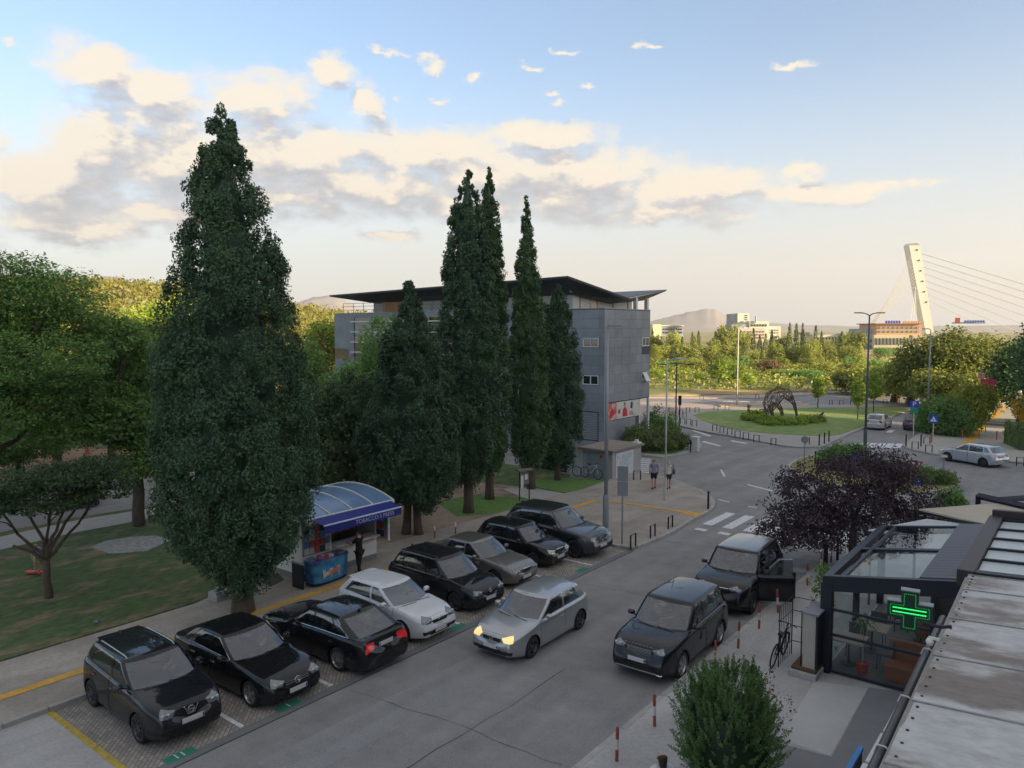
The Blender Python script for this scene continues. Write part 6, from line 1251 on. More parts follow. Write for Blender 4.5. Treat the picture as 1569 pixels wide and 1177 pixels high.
for (dx, dy, z_) in ((0, 0, 3.35), (-.05, 0, 2.85), (.45, .35, 3.6)):
    MB().lathe([(.0, -.27)] + [(.27 * math.sin(a * PI / 8), -.27 * math.cos(a * PI / 8)) for a in range(1, 8)] + [(0, .27)], 16, c=(dx, dy, z_)).build('globe', GLOBE, gp, smooth=True)
MB().tube([(0, 0, 3.1), (.25, .2, 3.15), (.45, .35, 3.35)], .03, 6).build('bracket', mat('brown_pole', (.12, .06, .04), .5), gp)
def facing(x, y): return math.atan2(-y, -x) - PI / 2 + PI  # local -Y side looks at the balcony
def sign_post(label, x, y, H, r=.035, z0=.12, face=None, m=GREYM, cat='sign', name='traffic_sign'):
    t = thing(name, label, cat, (x, y, z0), facing(x, y) if face is None else face); MB().tube([(0, .03, -.1), (0, .03, H)], r, 8).build('pole', m, t); return t
def plate(t, w, h, z, m, nm='sign_plate', y=-.01, shape='rect', x=0):
    if shape == 'rect': P = [(-w / 2, -h / 2), (w / 2, -h / 2), (w / 2, h / 2), (-w / 2, h / 2)]
    elif shape == 'round': P = [(w / 2 * math.cos(a * PI / 12), w / 2 * math.sin(a * PI / 12)) for a in range(24)]
    elif shape == 'tri': P = [(0, h * .6), (-w / 2, -h * .4), (w / 2, -h * .4)]
    elif shape == 'itri': P = [(0, -h * .6), (w / 2, h * .4), (-w / 2, h * .4)]
    n = len(P); V = [(x + p[0], y - .006, z + p[1]) for p in P] + [(x + p[0], y + .006, z + p[1]) for p in P]
    return mesh_obj(nm, V, [tuple(range(n)), tuple(range(2 * n - 1, n - 1, -1))] + [(i, n + i, n + (i + 1) % n, (i + 1) % n) for i in range(n)], m, t)
SIGNB = mat('sign_blue', (.02, .08, .42), .4); SIGNG = mat('sign_green', (.02, .28, .18), .4); SIGNBK = mat('sign_back', (.26, .28, .29), .5, .3)
s1 = sign_post('back of a tall stacked sign near the end of the parking row', *at(953, 838), 3.45); plate(s1, .46, .66, 3.12, SIGNBK, 'sign_back', y=-.03); plate(s1, .46, .62, 2.46, SIGNBK, 'sign_back', y=-.03)
s2 = sign_post('blue parking sign with green panel at the side street', *at(1399, 671), 3.1, m=WHITEM); plate(s2, .72, .62, 2.85, SIGNB); plate(s2, .6, .42, 2.3, SIGNG, 'zone_plate')
text_obj('P', .62, Matrix.Translation((0, -.03, 2.85)) @ Matrix.Rotation(PI / 2, 4, 'X'), WHITEPL, s2, 'letter', .004)
s3 = sign_post('blue pedestrian crossing sign by the dark green bush', *at(1429, 680), 2.3, m=WHITEM); plate(s3, .66, .74, 1.95, SIGNB); plate(s3, .5, .46, 1.92, WHITEPL, 'white_triangle', y=-.025, shape='tri')
text_obj('i', .3, Matrix.Translation((0, -.04, 1.88)) @ Matrix.Rotation(PI / 2, 4, 'X'), BLACKM, s3, 'walking_figure', .003)
s4 = sign_post('white and red give-way triangle on the sign island', *at(1402, 753), 1.75); plate(s4, .74, .66, 1.42, REDP, shape='itri'); plate(s4, .50, .44, 1.43, WHITEPL, 'white_field', y=-.025, shape='itri'); plate(s4, .16, .08, 1.5, BLACKM, 'mark', y=-.035)
s5 = sign_post('round blue arrow sign low at the front of the sign island', *at(1405, 757), .85); plate(s5, .5, .5, .62, SIGNB, shape='round'); text_obj('➔' if False else '>', .5, Matrix.Translation((0, -.03, .60)) @ Matrix.Rotation(PI / 2, 4, 'X') @ Matrix.Rotation(-PI / 4, 4, 'Z'), WHITEPL, s5, 'arrow', .004)
s6 = sign_post('round blue arrow sign showing through the plum tree top', *at(1311, 728), 1.3); plate(s6, .55, .55, 1.05, SIGNB, shape='round'); text_obj('>', .5, Matrix.Translation((0, -.03, 1.03)) @ Matrix.Rotation(PI / 2, 4, 'X') @ Matrix.Rotation(-PI / 4, 4, 'Z'), WHITEPL, s6, 'arrow', .004)
s7 = sign_post('thin post with a small pale plate at the tip of the sign island', *at(1445, 744), 1.75, m=GREYM); plate(s7, .34, .16, 1.7, WHITEPL)
s8 = sign_post('round sign seen from behind on the roundabout apron', *at(1232, 712), 1.9); plate(s8, .5, .5, 1.65, SIGNBK, 'sign_back', shape='round')
s9 = sign_post('red sign board half hidden in the trees at the far right', *far(1517, 505, 80)[:2], 5.0, z0=.1); plate(s9, 1.1, 1.3, 4.3, mat('red_board', (.6, .03, .10), .5)); plate(s9, .5, .45, 5.2, mat('pink_board', (.6, .25, .3), .5), 'upper_plate', x=-.5)
for i, (px, py, H, lb) in enumerate([(1041, 660, 3.2, 'traffic light near the dark lamp post at the roundabout entry'), (1129, 617, 4.4, 'traffic light on the far side of the road behind the roundabout')]):
    t = sign_post(lb, *at(px, py), H, .05, m=DARKM, cat='traffic light', name='traffic_light'); MB().box(-.15, .15, -.16, .02, H - .9, H).build('signal_housing', BLACKM, t, bevel=.02)
    for k in range(3): MB().lathe([(0, -.165), (.09, -.165), (.09, -.12)], 12, 'y', (0, 0, H - .17 - k * .28)).build('signal_lens', mat(('lens_red', 'lens_amber', 'lens_green')[k], ((.12, .01, .01), (.12, .06, .01), (.01, .09, .05))[k], .2), t)
# ------------------------------------------------------------------ bollards and hoops
RW1 = mat('bollard_red', (.30, .065, .042), .6, var=.25, scale=18); RW2 = mat('bollard_white', (.55, .53, .48), .6, var=.15)
def rw_bollard(): 
    t = thing('bollard', '', 'bollard'); MB().lathe([(.037, -.05), (.037, .28)], 10).build('lower_band', RW1, t); MB().lathe([(.036, .28), (.036, .52)], 10).build('white_band', RW2, t); MB().lathe([(.037, .52), (.037, .76), (.026, .80), (0, .81)], 10).build('upper_band', RW1, t); return t
rb = rw_bollard()
for i, (px, py) in enumerate([(945, 1166), (1003, 1113), (1095, 1024), (1131, 993), (1163, 963), (1192, 939), (1237, 897), (1257, 877), (1273, 862)]):
    t = rb if i == 0 else copy_tree(rb); x_, y_ = at(px, py, .12); t.location = (max(x_, -8.3), y_, .12); t.rotation_euler = (R(random.uniform(-3, 3)), R(random.uniform(-3, 3)), 0); tag(t, 'red and white bollard on the right kerb, ' + ordw(i) + ' counting up from the bottom edge', 'bollard', 'red and white bollards along the right kerb')
def black_bollard(label, px, py, H=.95, r=.055, group=None):
    t = thing('bollard', label, 'bollard', (*at(px, py, .12), .12), 0, group); MB().lathe([(r, -.05), (r, H - .18)], 10).build('shaft', BLACKM, t); MB().lathe([(r * .75, H - .18), (r * .75, H - .13), (r * 1.2, H - .12), (r * 1.2, H - .03), (0, H)], 10).build('cap', BLACKM, t); return t
for px, py, lb in [(1085, 780, 'single black bollard at the tip of the corner pavement'), (1216, 917, 'black bollard on the right kerb beside the open car door'), (1263, 872, 'left one of the two tall black bollards under the plum tree'), (1266, 869, 'right one of the two tall black bollards under the plum tree'), (1283, 858, 'black bollard in the plum tree\'s shade beyond the tall pair'), (1249, 712, 'tall black bollard left of the green tree on the sign island'), (1255, 683, 'black post on the roundabout apron tip, left of three'), (1263, 680, 'black post on the roundabout apron tip, middle of three'), (1270, 677, 'black post on the roundabout apron tip, right of three'), (1411, 684, 'single black bollard near the crossing sign foot'), (1388, 684, 'first black bollard on the far right kerb, left end'), (1058, 692, 'stubby post on the kerb of the planted island')]: black_bollard(lb, px, py)
def hoop(): t = thing('hoop_barrier', '', 'barrier'); MB().tube([(-.22, 0, -.05), (-.22, 0, .55), (.22, 0, .55), (.22, 0, -.05)], .04, 6).build('hoop', BLACKM, t); return t
hp = hoop(); hps = [(970, 838), (1000, 823), (1027, 809), (976, 735), (1046, 649), (1055, 651), (1064, 653), (1095, 660), (1106, 663), (1118, 666), (1130, 670), (1143, 673), (1159, 677), (1185, 682), (1237, 681), (1054, 632), (1068, 632), (1097, 629), (1114, 628), (1043, 636), (1049, 640), (1273, 620), (1289, 620), (1306, 620), (1356, 619), (1372, 618), (1389, 617), (1402, 688), (1423, 693), (1453, 699), (1563, 713), (1292, 601), (1308, 600), (1180, 610), (1160, 611), (1075, 612), (1420, 680)]
for i, (px, py) in enumerate(hps):
    t = hp if i == 0 else copy_tree(hp); x_, y_ = at(px, py, .12); t.location = (x_, y_, .12); t.rotation_euler = (0, 0, R(90) if i < 3 else R(40 + 25 * math.sin(i)) if i < 27 else R(20))
    where = 'kerb by the end of the parking row' if i < 4 else ('rim of the roundabout apron' if i < 21 else ('far road edge behind the roundabout' if i < 27 or 30 < i < 36 else 'far right kerb by the silver hatchback'))
    tag(t, 'black hoop barrier on the ' + where + ', ' + ordw(i if i < 4 else i - 4 if i < 21 else i - 21) + ' along it', 'barrier', 'black hoop barriers')
for i, (px, py) in enumerate([(1474, 671), (1500, 672), (1527, 674), (1427, 678)]): t = thing('marker_post', 'thin red marker post on the far right pavement, ' + ordw(i) + ' of four', 'post', (*at(px, py, .12), .12), 0, 'red marker posts'); MB().lathe([(.05, 0), (.05, .75), (0, .8)], 8).build('shaft', mat('marker_red', (.5, .08, .05), .5), t)
gpst = thing('gate_pillar', 'white pillar at the end of the planted island kerb', 'pillar', (*at(1066, 689, .12), .12)); MB().box(-.22, .22, -.22, .22, -.1, .95).build('shaft', WHITEM, gpst); MB().box(-.27, .27, -.27, .27, .95, 1.03).build('cap', WHITEM, gpst)
for i, (px, py) in enumerate([(666, 828), (698, 822)]): t = thing('marker_post', ('short white-topped post by the two-trunked conifer, left of two', 'short white-topped post by the two-trunked conifer, right of two')[i], 'post', (*at(px, py), .1)); MB().lathe([(.035, 0), (.035, .35)], 8).build('lower_band', RW1, t); MB().lathe([(.036, .35), (.036, .55), (0, .57)], 8).build('top_band', WHITEPL, t)
# ------------------------------------------------------------------ kiosk
KW = mat('kiosk_white', (.68, .67, .62), .5, var=.07, scale=2); KBLUE = mat('awning_blue', (.012, .025, .20), .6, var=.1, scale=3); KPANEL = mat('roof_polycarbonate', (.14, .24, .40), .25, var=.12, scale=2, coat=.3)
ki = thing('kiosk', 'white newspaper kiosk with curved blue roof and dark blue awning', 'kiosk', (0, 0, .1))
kx0, kx1, ky0, ky1 = -25.5, -23.05, 16.7, 20.35
MB().box(kx0, kx1, ky0, ky1, 0, .25).build('plinth', mat('kiosk_plinth', (.2, .2, .19), .7), ki)
MB().box(kx0, kx1 - .04, ky0 - .002, ky0 + .06, .25, 2.45).build('side_wall', KW, ki); MB().box(kx0, kx1 - .04, ky1 - .06, ky1, .25, 2.45).build('side_wall', KW, ki); MB().box(kx0, kx0 + .06, ky0 + .06, ky1 - .06, .25, 2.45).build('back_wall', KW, ki)
MB().box(kx0 + .7, kx0 + .76, ky0 - .03, ky0 - .003, .25, 2.4).build('door_jamb', GREYM, ki)
MB().box(kx1 - .06, kx1, ky0, ky1, .25, 1.05).build('front_panel', KW, ki)
for y0, y1 in ((ky0, ky0 + .07), (18.0, 18.06), (ky1 - .07, ky1)): MB().box(kx1 - .06, kx1, y0, y1, 1.05, 2.45).build('front_post', KW, ki)
MB().box(kx1 - .06, kx1 - .001, ky0 + .07, ky1 - .07, 2.3, 2.45).build('header', KW, ki)
MB().box(kx1 - .3, kx1 + .35, 18.1, ky1 - .1, 1.05, 1.10).build('counter', KW, ki); MB().box(kx0 + .06, kx1 - .06, ky0 + .06, ky1 - .06, .25, .3).build('floor', DARKM, ki)
MB().box(kx1 - .055, kx1 - .045, ky0 + .07, 18.0, 1.05, 2.3).build('display_window', glass_mat('kiosk_glass', refl=.12, opacity=.15), ki)
cols_ = [(.5, .08, .06), (.1, .2, .45), (.5, .45, .2), (.5, .5, .48), (.12, .3, .15), (.35, .15, .3), (.05, .05, .06)]; GOODS = [mat('goods_' + n_, c_, .6, var=.3, scale=30) for n_, c_ in zip(('red', 'blue', 'yellow', 'white', 'green', 'purple', 'black'), cols_)]
sh = MB(); sh2 = rt
for k in range(5): MB().box(kx1 - .45, kx1 - .1, ky0 + .1, 17.95, 1.05 + k * .27, 1.07 + k * .27).build('display_shelf', GREYM, ki)
for k in range(4):
    y_ = ky0 + .14
    while y_ < 17.85: w_ = rt.uniform(.08, .17); MB().box(kx1 - .35, kx1 - .12, y_, y_ + w_ * .9, 1.075 + k * .27, 1.075 + k * .27 + rt.uniform(.13, .22)).build('magazine', rt.choice(GOODS), ki); y_ += w_
for k in range(3):
    y_ = 18.15
    while y_ < 20.4: w_ = rt.uniform(.1, .25); MB().box(kx1 - .8, kx1 - .6, y_, y_ + w_ * .92, 1.3 + k * .33, 1.3 + k * .33 + rt.uniform(.15, .28)).build('goods_box', rt.choice(GOODS), ki); y_ += w_
MB().box(kx1 - .25, kx1 - .12, 18.3, 20.3, 1.55, 1.78).build('cigarette_rack', mat('rack_blue', (.05, .22, .42), .4, var=.2, scale=5, c2=(.7, .7, .7), c2scale=2, c2pos=(.55, .6)), ki)
# open hinged display leaves left and right of the hatch
for (yy, sgn) in ((ky1, 1),):
    lf = MB(); x0 = kx1 + .02; lf.box(x0, x0 + .75, yy - .03, yy, .95, 2.35); lo = lf.build('open_display_leaf', GREYM, ki)
    for k in range(4):
        for j in range(3): MB().box(x0 + .06 + j * .22, x0 + .24 + j * .22, yy - .06, yy - .031, 1.02 + k * .32, 1.28 + k * .32).build('magazine', rt.choice(GOODS), lo)
    MB().box(x0 + .70, x0 + .76, yy - .05, yy + .02, .9, 2.4).build('leaf_edge', KW, lo)
lo = MB().box(kx1, kx1 + .03, ky0 + .02, 17.95, .95, 2.3).build('newspaper_rack', GREYM, ki)
for k in range(5):
    for j in range(5): MB().box(kx1 + .031, kx1 + .06, ky0 + .08 + j * .24, ky0 + .29 + j * .24, 1.0 + k * .26, 1.22 + k * .26).build('newspaper', rt.choice([GOODS[3], GOODS[3], GOODS[0], GOODS[4], GOODS[6], GOODS[1]]), lo)
# roof vault (arched across x), four panels, ribs, fascia
def arc(t): x = kx0 - .35 + (kx1 + .75 - (kx0 - .35)) * t; z = 2.58 + .34 * (1 - (2 * t * .92 - .74) ** 2) ; return x, z
n_ = 14
for k in range(4):
    y0 = ky0 - .25 + k * 1.05; y1 = y0 + .99; V = []
    for i in range(n_ + 1):
        x, z = arc(i / n_)
        for yy in (y0, y1): V.append((x, yy, z))
    V += [(v[0], v[1], v[2] - .03) for v in V]; k0 = 2 * (n_ + 1); F = [(2 * i, 2 * i + 1, 2 * i + 3, 2 * i + 2) for i in range(n_)] + [(k0 + 2 * i, k0 + 2 * i + 2, k0 + 2 * i + 3, k0 + 2 * i + 1) for i in range(n_)]
    mesh_obj('roof_panel', V, F, KPANEL, ki)
for k in range(5):
    yy = ky0 - .28 + k * 1.05; MB().tube([(arc(i / n_)[0], yy, arc(i / n_)[1] + .01) for i in range(n_ + 1)], .03, 6).build('roof_rib', KW, ki)
xe, ze = arc(1); MB().box(xe - .05, xe + .02, ky0 - .32, ky1 + .3, ze - .2, ze + .03).build('roof_fascia', KW, ki); xb_, zb_ = arc(0); MB().box(xb_ - .05, xb_ + .02, ky0 - .32, ky1 + .3, zb_ - .1, zb_ + .02).build('roof_fascia', KW, ki)
for yy in (ky0 - .27, ky1 + .2): V = [(arc(i / n_)[0], yy, arc(i / n_)[1]) for i in range(n_ + 1)] + [(kx1 + .3, yy, 2.45), (kx0, yy, 2.45)]; mesh_obj('roof_end', V, [tuple(range(len(V)))], KW, ki)
MB().box(kx0, kx1 + .3, ky0, ky1, 2.45, 2.52).build('ceiling', KW, ki)
ax0, az0, ax1_, az1_ = kx1 + .30, 2.62, kx1 + 1.38, 2.36
V = [(ax0, ky0 - .2, az0), (ax0, ky1 + .15, az0), (ax1_, ky1 + .08, az1_), (ax1_, ky0 - .02, az1_)]; V += [(v[0], v[1], v[2] - .015) for v in V]
aw = mesh_obj('awning_cloth', V, [(0, 1, 2, 3), (7, 6, 5, 4), (0, 4, 5, 1), (1, 5, 6, 2), (2, 6, 7, 3), (3, 7, 4, 0)], KBLUE, ki)
MB().box(ax1_, ax1_ + .02, ky0 - .02, ky1 + .08, az1_ - .30, az1_ - .02).build('awning_valance', KBLUE, ki); MB().tube([(ax1_ + .01, ky0 - .04, az1_), (ax1_ + .01, ky1 + .1, az1_)], .032, 8).build('awning_bar', mat('awning_bar_white', (.55, .6, .75), .4), ki)
LIL = mat('lettering_lilac', (.42, .42, .62), .5)
text_obj('TOBACCO S PRESS', .23, Matrix.Translation((ax1_ + .025, (ky0 + ky1) / 2 + .55, az1_ - .16)) @ Matrix.Rotation(PI / 2, 4, 'Z') @ Matrix.Rotation(PI / 2, 4, 'X'), LIL, ki, 'awning_lettering', .003)
for yy in (ky0 + .3, ky1 - .3): MB().tube([(kx1, yy, 2.2), (ax1_, yy, az1_ - .02)], .02, 6).build('awning_arm', GREYM, ki)
# ice-cream freezer
fr = thing('chest_freezer', 'blue ice-cream chest freezer in front of the kiosk', 'freezer', (-22.45, 17.35, .12), R(4)); FBL = mat('freezer_blue', (.06, .26, .42), .35, var=.25, scale=2, c2=(.03, .10, .28), c2scale=1.6, c2pos=(.45, .6))
P = [(.38 * math.copysign(abs(math.cos(a)) ** .5, math.cos(a)), .88 * math.copysign(abs(math.sin(a)) ** .5, math.sin(a))) for a in [k * PI / 16 + .01 for k in range(32)]]
m_ = MB(); m_.prism([(p[0] * .93, p[1] * .95) for p in P], .05, .12); m_.build('base', BLACKM, fr)
V = []; 
for (s_, z_) in ((.93, .1), (.96, .3), (1, .6), (1, .82), (1.03, .86), (1.03, .94)): V += [(p[0] * s_, p[1] * s_, z_) for p in P]
F = [(i * 32 + k, i * 32 + (k + 1) % 32, (i + 1) * 32 + (k + 1) % 32, (i + 1) * 32 + k) for i in range(5) for k in range(32)]; mesh_obj('tub', V, F, FBL, fr, smooth=True)
m_ = MB(); m_.prism([(p[0] * .96, p[1] * .96) for p in P], .90, .935); m_.build('glass_lid', mat('freezer_lid', (.10, .10, .22), .15, coat=.8), fr)
for (yy, zz, s_, mm, nm) in ((-.12, .46, .85, mat('print_orange', (.55, .16, .10), .5), 'print_word'), (-.45, .42, .5, mat('print_cream', (.55, .48, .36), .5), 'print_cone')):
    mb = MB(); mb.add([(.405, yy + .55 * s_, zz + .10), (.405, yy + .5 * s_, zz - .05), (.405, yy - .1, zz - .12), (.405, yy - .05, zz + .05)], [(0, 1, 2, 3)]); mb.build(nm, mm, fr)
for k in range(3): m2 = MB(); y_ = -.55 + k * .35; m2.add([(.402, y_, .58), (.402, y_ + .16, .60), (.396, y_ + .1, .2)], [(0, 2, 1)]); m2.build('print_cone', mat('print_pale', (.40, .50, .55), .5), fr)
bx = thing('price_board', 'dark menu board standing against the end of the ice-cream freezer', 'board', (-22.62, 16.2, .12)); MB().box(-.3, .3, -.04, .04, 0, .9).build('panel', BLACKM, bx); MB().box(-.33, .33, -.05, .05, .9, .94).build('frame', GREYM, bx)
for i in range(9): t = MB().box(-.06, .06, -.1, .1, 0, .05 + .02 * (i % 3)).build('ice_cream_carton', [GOODS[3], GOODS[0], GOODS[5], mat('carton_pink', (.5, .35, .38), .6)][i % 4], None, bevel=.01); t.location = (-22.45 + .16 * (i % 3) - .16, 17.0 + .22 * (i // 3), 1.06); t.rotation_euler = (0, 0, i * 1.1); tag(t, ['white', 'red', 'purple', 'pink'][i % 4] + ' packet in the ' + ['near', 'middle', 'far'][i // 3] + ' row of the heap on the freezer lid', 'packet', 'packets heaped on the freezer lid')
bk = MB().box(-.7, .7, -.25, .25, 0, .32).build('concrete_block', KERB, None, loc=(*at(352, 917), .1), bevel=.05); bk.rotation_euler = (0, 0, R(95)); tag(bk, 'pale concrete block beside the big conifer trunk', 'block')
hatch = sheet('utility_cover', [at(*p) for p in ((402, 895), (425, 883), (436, 894), (416, 904))], .135, mat('cover_dark', (.06, .06, .055), .8))
# ------------------------------------------------------------------ café extension on the right
GLS = glass_mat('cafe_glass', tint=(.93, .96, .96), refl=.03, opacity=.04, top=.2, blend=.12); NAVYM = mat('navy_frame', (.022, .027, .040), .45, .2)
ca = thing('cafe_pavilion', 'dark navy glazed café pavilion with a sloping roof of open bays', 'pavilion', (0, 0, .12))
X0, X1, Y0, Y1 = -5.6, -2.38, 21.1, 27.6; Z0, Z1 = 2.70, 3.22
def zt(x): return Z0 + (Z1 - Z0) * (x - X0) / (X1 - X0)
def beam(nm, x0, x1, y0, y1, dz=.18, m=NAVYM, top=0): return MB().prism([(x0, y0), (x1, y0), (x1, y1), (x0, y1)], [zt(x0) - dz + top, zt(x1) - dz + top, zt(x1) - dz + top, zt(x0) - dz + top], [zt(x0) + top, zt(x1) + top, zt(x1) + top, zt(x0) + top]).build(nm, m, ca)
beam('front_beam', X0 - .1, X1, Y0 - .12, Y0 + .05, .42); beam('rear_beam', X0 - .1, X1, Y1 - .05, Y1 + .1, .25); beam('middle_beam', X0 + .1, X1 - 1.0, 24.2, 24.42, .12); beam('eave_beam', X0 - .12, X0 + .12, Y0 + .05, Y1 - .05, .2)
beam('inner_beam', X0 + .35, X0 + .45, Y0 + .05, Y1 - .05, .1)
for k in range(22): beam('louvre_slat', X1 - 1.02, X1 - .02, Y0 + .07 + k * .305, Y0 + .36 + k * .305, .05, mat('louvre_purple_grey', (.085, .085, .115), .5, .2), .02)
for (xx, yy, s_) in ((X0, Y0, .28), (X0, 24.3, .16), (X0, Y1, .2)): MB().box(xx - s_ / 2, xx + s_ / 2, yy - s_ / 2, yy + s_ / 2, 0, zt(xx) - .2).build('column', NAVYM, ca)
for xx in (-3.05,): MB().box(xx - .06, xx + .06, Y0 - .06, Y0 + .06, 0, zt(xx) - .4).build('mullion', NAVYM, ca)
for zz in (.03, 1.05, 1.75): MB().box(X0 + .14, X1, Y0 - .05, Y0 + .02, zz, zz + .06).build('transom', NAVYM, ca)
for a, b in ((X0 + .14, -3.12), (-2.98, X1)): MB().box(a, b, Y0 - .012, Y0 - .002, .1, zt(a) - .44).build('glass_pane', GLS, ca)
for a, b in ((Y0 + .15, 24.2), (24.4, Y1 - .1)): MB().box(X0 - .01, X0, a, b, .1, Z0 - .25).build('glass_pane', GLS, ca)
for a, b in ((Y0 + .06, 24.2), (24.42, Y1 - .06)):
    V = [(X0 + .46, a, zt(X0 + .46) - .04), (X1 - 1.03, a, zt(X1 - 1.03) - .04), (X1 - 1.03, b, zt(X1 - 1.03) - .04), (X0 + .46, b, zt(X0 + .46) - .04)]; V += [(v[0], v[1], v[2] + .012) for v in V]
    mesh_obj('roof_glass', V, [(3, 2, 1, 0), (4, 5, 6, 7), (0, 1, 5, 4), (1, 2, 6, 5), (2, 3, 7, 6), (3, 0, 4, 7)], GLS, ca)
for k in range(5): yy = Y0 + .6 + k * 1.35; MB().tube([(X0 + .13, yy, Z0 - .25), (X0 + .6, yy, zt(X0 + .6) - .12)], .025, 6).build('roof_strut', GREYM, ca)
MB().box(X0, X1, Y0, Y1, .0, .03).build('floor', mat('cafe_floor', (.13, .13, .13), .6), ca); MB().box(X1, X1 + .12, Y0 - .12, Y1, 0, 3.1).build('back_wall', mat('cafe_wall', (.07, .06, .055), .8), ca)
MB().box(X1 - .95, X1 - .85, Y0 + 1.5, Y1 - .6, 0, 2.6).build('partition', mat('cafe_brown_panel', (.13, .045, .02), .6), ca)
TAN = mat('table_top', (.38, .31, .22), .45, var=.12, scale=3, stretch=(1, 6, 1))
def cafe_table(label, x, y, w, d, rz=0):
    t = thing('cafe_table', label, 'table', (x, y, .15), rz); MB().box(-w / 2, w / 2, -d / 2, d / 2, .72, .76).build('table_top', TAN, t, bevel=.008); MB().lathe([(.03, .02), (.03, .72)], 8).lathe([(0, 0), (.22, 0), (.22, .02), (.03, .03)], 14).build('pedestal', BLACKM, t); return t
def cafe_chair(label, x, y, rz, m):
    t = thing('cafe_chair', label, 'chair', (x, y, .15), rz); MB().box(-.23, .23, -.23, .23, .42, .48).build('seat', m, t, bevel=.02); MB().box(-.23, .23, .19, .25, .48, .88).build('backrest', m, t, bevel=.02)
    for sx in (-.2, .2):
        for sy in (-.2, .2): MB().tube([(sx, sy, 0), (sx * .9, sy * .9, .43)], .014, 5).build('leg', BLACKM, t)
    return t
cafe_table('tan café table by the front glass, left one', -5.2, 21.9, .85, .8); cafe_table('tan café table one row behind the front glass', -4.9, 23.2, .95, .75); cafe_table('tan round-cornered table deeper inside the pavilion', -3.9, 24.9, .8, .8)
BR = mat('chair_brown', (.20, .09, .035), .6); GRYC = mat('chair_grey', (.07, .07, .075), .7)
cafe_chair('dark grey café chair left of the front table', -5.2, 22.6, 0, GRYC); cafe_chair('grey café chair near the back of the front bay', -4.3, 22.2, R(-90), GRYC); cafe_chair('dark café chair beyond the second table', -4.9, 23.9, 0, GRYC); cafe_chair('brown leather café chair near the partition', -3.6, 24.1, R(140), BR); cafe_chair('brown leather café chair at the deeper table', -4.6, 25.4, R(30), BR)
sf = thing('cafe_bench', 'orange-brown café bench behind the lower glass on the right', 'bench', (-3.65, 21.75, .15)); MB().box(-.55, .55, -.3, .3, 0, .42).build('seat', mat('bench_orange', (.30, .10, .04), .6, var=.15), sf, bevel=.03); MB().box(-.55, .55, .3, .42, 0, .95).build('backrest', mat('bench_orange', (.3, .1, .04), .6), sf, bevel=.03)
pl_ = thing('potted_palm', 'small palm in a red pot behind the front glass of the pavilion', 'plant', (-4.75, 21.5, .15)); MB().lathe([(.0, 0), (.12, 0), (.17, .3), (.15, .3), (.14, .25), (0, .25)], 14).build('pot', mat('pot_red', (.45, .05, .03), .5), pl_); MB().tube([(0, 0, .25), (.02, 0, .9), (0, 0, 1.25)], [.018, .014, .01], 6).build('trunk', mat('pale_stem', (.35, .33, .25), .8), pl_)
m_ = MB()
for k in range(22):
    a = k * 2.4; l = .3 + .15 * (k % 3); pts = [(0, 0, 1.2 + .01 * k), (math.cos(a) * l * .5, math.sin(a) * l * .5, 1.38 + .012 * k), (math.cos(a) * l, math.sin(a) * l, 1.2 + .01 * k)]; dx, dy = -math.sin(a) * .03, math.cos(a) * .03
    V = [pts[0], (pts[1][0] + dx, pts[1][1] + dy, pts[1][2]), pts[2], (pts[1][0] - dx, pts[1][1] - dy, pts[1][2])]; m_.add(V, [(0, 1, 2, 3)])
m_.build('fronds', GREEN1, pl_)
# planter screen with bicycles beside the pavilion
sc_ = thing('slatted_screen', 'cream ribbed box screen on a stone footing beside the pavilion', 'screen', (-5.92, 20.95, .12)); sm_ = mat('cream_slats', (.46, .43, .36), .6, var=.08)
MB().box(-.42, .32, -.72, .6, 0, .16).build('footing', CONC, sc_, bevel=.02); MB().box(-.36, .28, -.62, .55, .16, .24).build('soil', mat('leaf_litter', (.11, .065, .04), .95, var=.5, scale=14), sc_)
for k in range(8): MB().box(-.10 + k * .040, -.064 + k * .040, -.50, -.46, .24, 1.72).build('slat', sm_, sc_)
MB().box(.22, .27, -.5, .45, .24, 1.72).build('side_panel', DARKM, sc_); MB().box(-.12, -.08, -.46, .45, .24, 1.68).build('wood_side', mat('weathered_wood', (.17, .12, .07), .8, var=.3, scale=8, stretch=(1, 1, .2)), sc_); MB().box(-.14, .30, -.54, .5, 1.72, 1.77).build('top_cover', mat('cover_grey', (.22, .22, .25), .6), sc_)
wf = thing('wire_cage', 'black wire cage frame standing left of the ribbed screen', 'cage', (-6.38, 21.0, .14)); m_ = MB()
for (a, b) in (((0, -.5), (0, .6)),):
    for z_ in (.4, .85, 1.3, 1.7): m_.tube([(-.3, -.5, z_), (-.3, .6, z_)], .012, 4); m_.tube([(-.3, .6, z_), (.3, .6, z_)], .012, 4)
    for k in range(8): m_.tube([(-.3, -.5 + k * .157, .0), (-.3, -.5 + k * .157, 1.7)], .008, 4)
for (xx, yy) in ((-.3, -.5), (-.3, .6), (.3, .6), (.3, -.5)): m_.tube([(xx, yy, 0), (xx, yy, 1.75)], .018, 5)
m_.build('frame', BLACKM, wf)
bicycle('black bicycle leaning upright against the wire cage', -6.84, 20.95, R(92), BLACKM, R(8))
cn = thing('climbing_plant', 'green climbing plant between the screen and the pavilion column', 'plant', (-5.92, 21.75, .14)); rng = np.random.default_rng(5); C = np.stack([rng.normal(0, .16, 90), rng.normal(0, .16, 90), rng.uniform(.5, 2.75, 90)], 1); mobj('foliage', leaf_mesh('foliage', C, np.full((90, 3), .13), 12, .045, 5, GREEN1), cn); MB().tube([(0, 0, 0), (.03, 0, 2.4)], .02, 5).build('stem', BARK, cn)
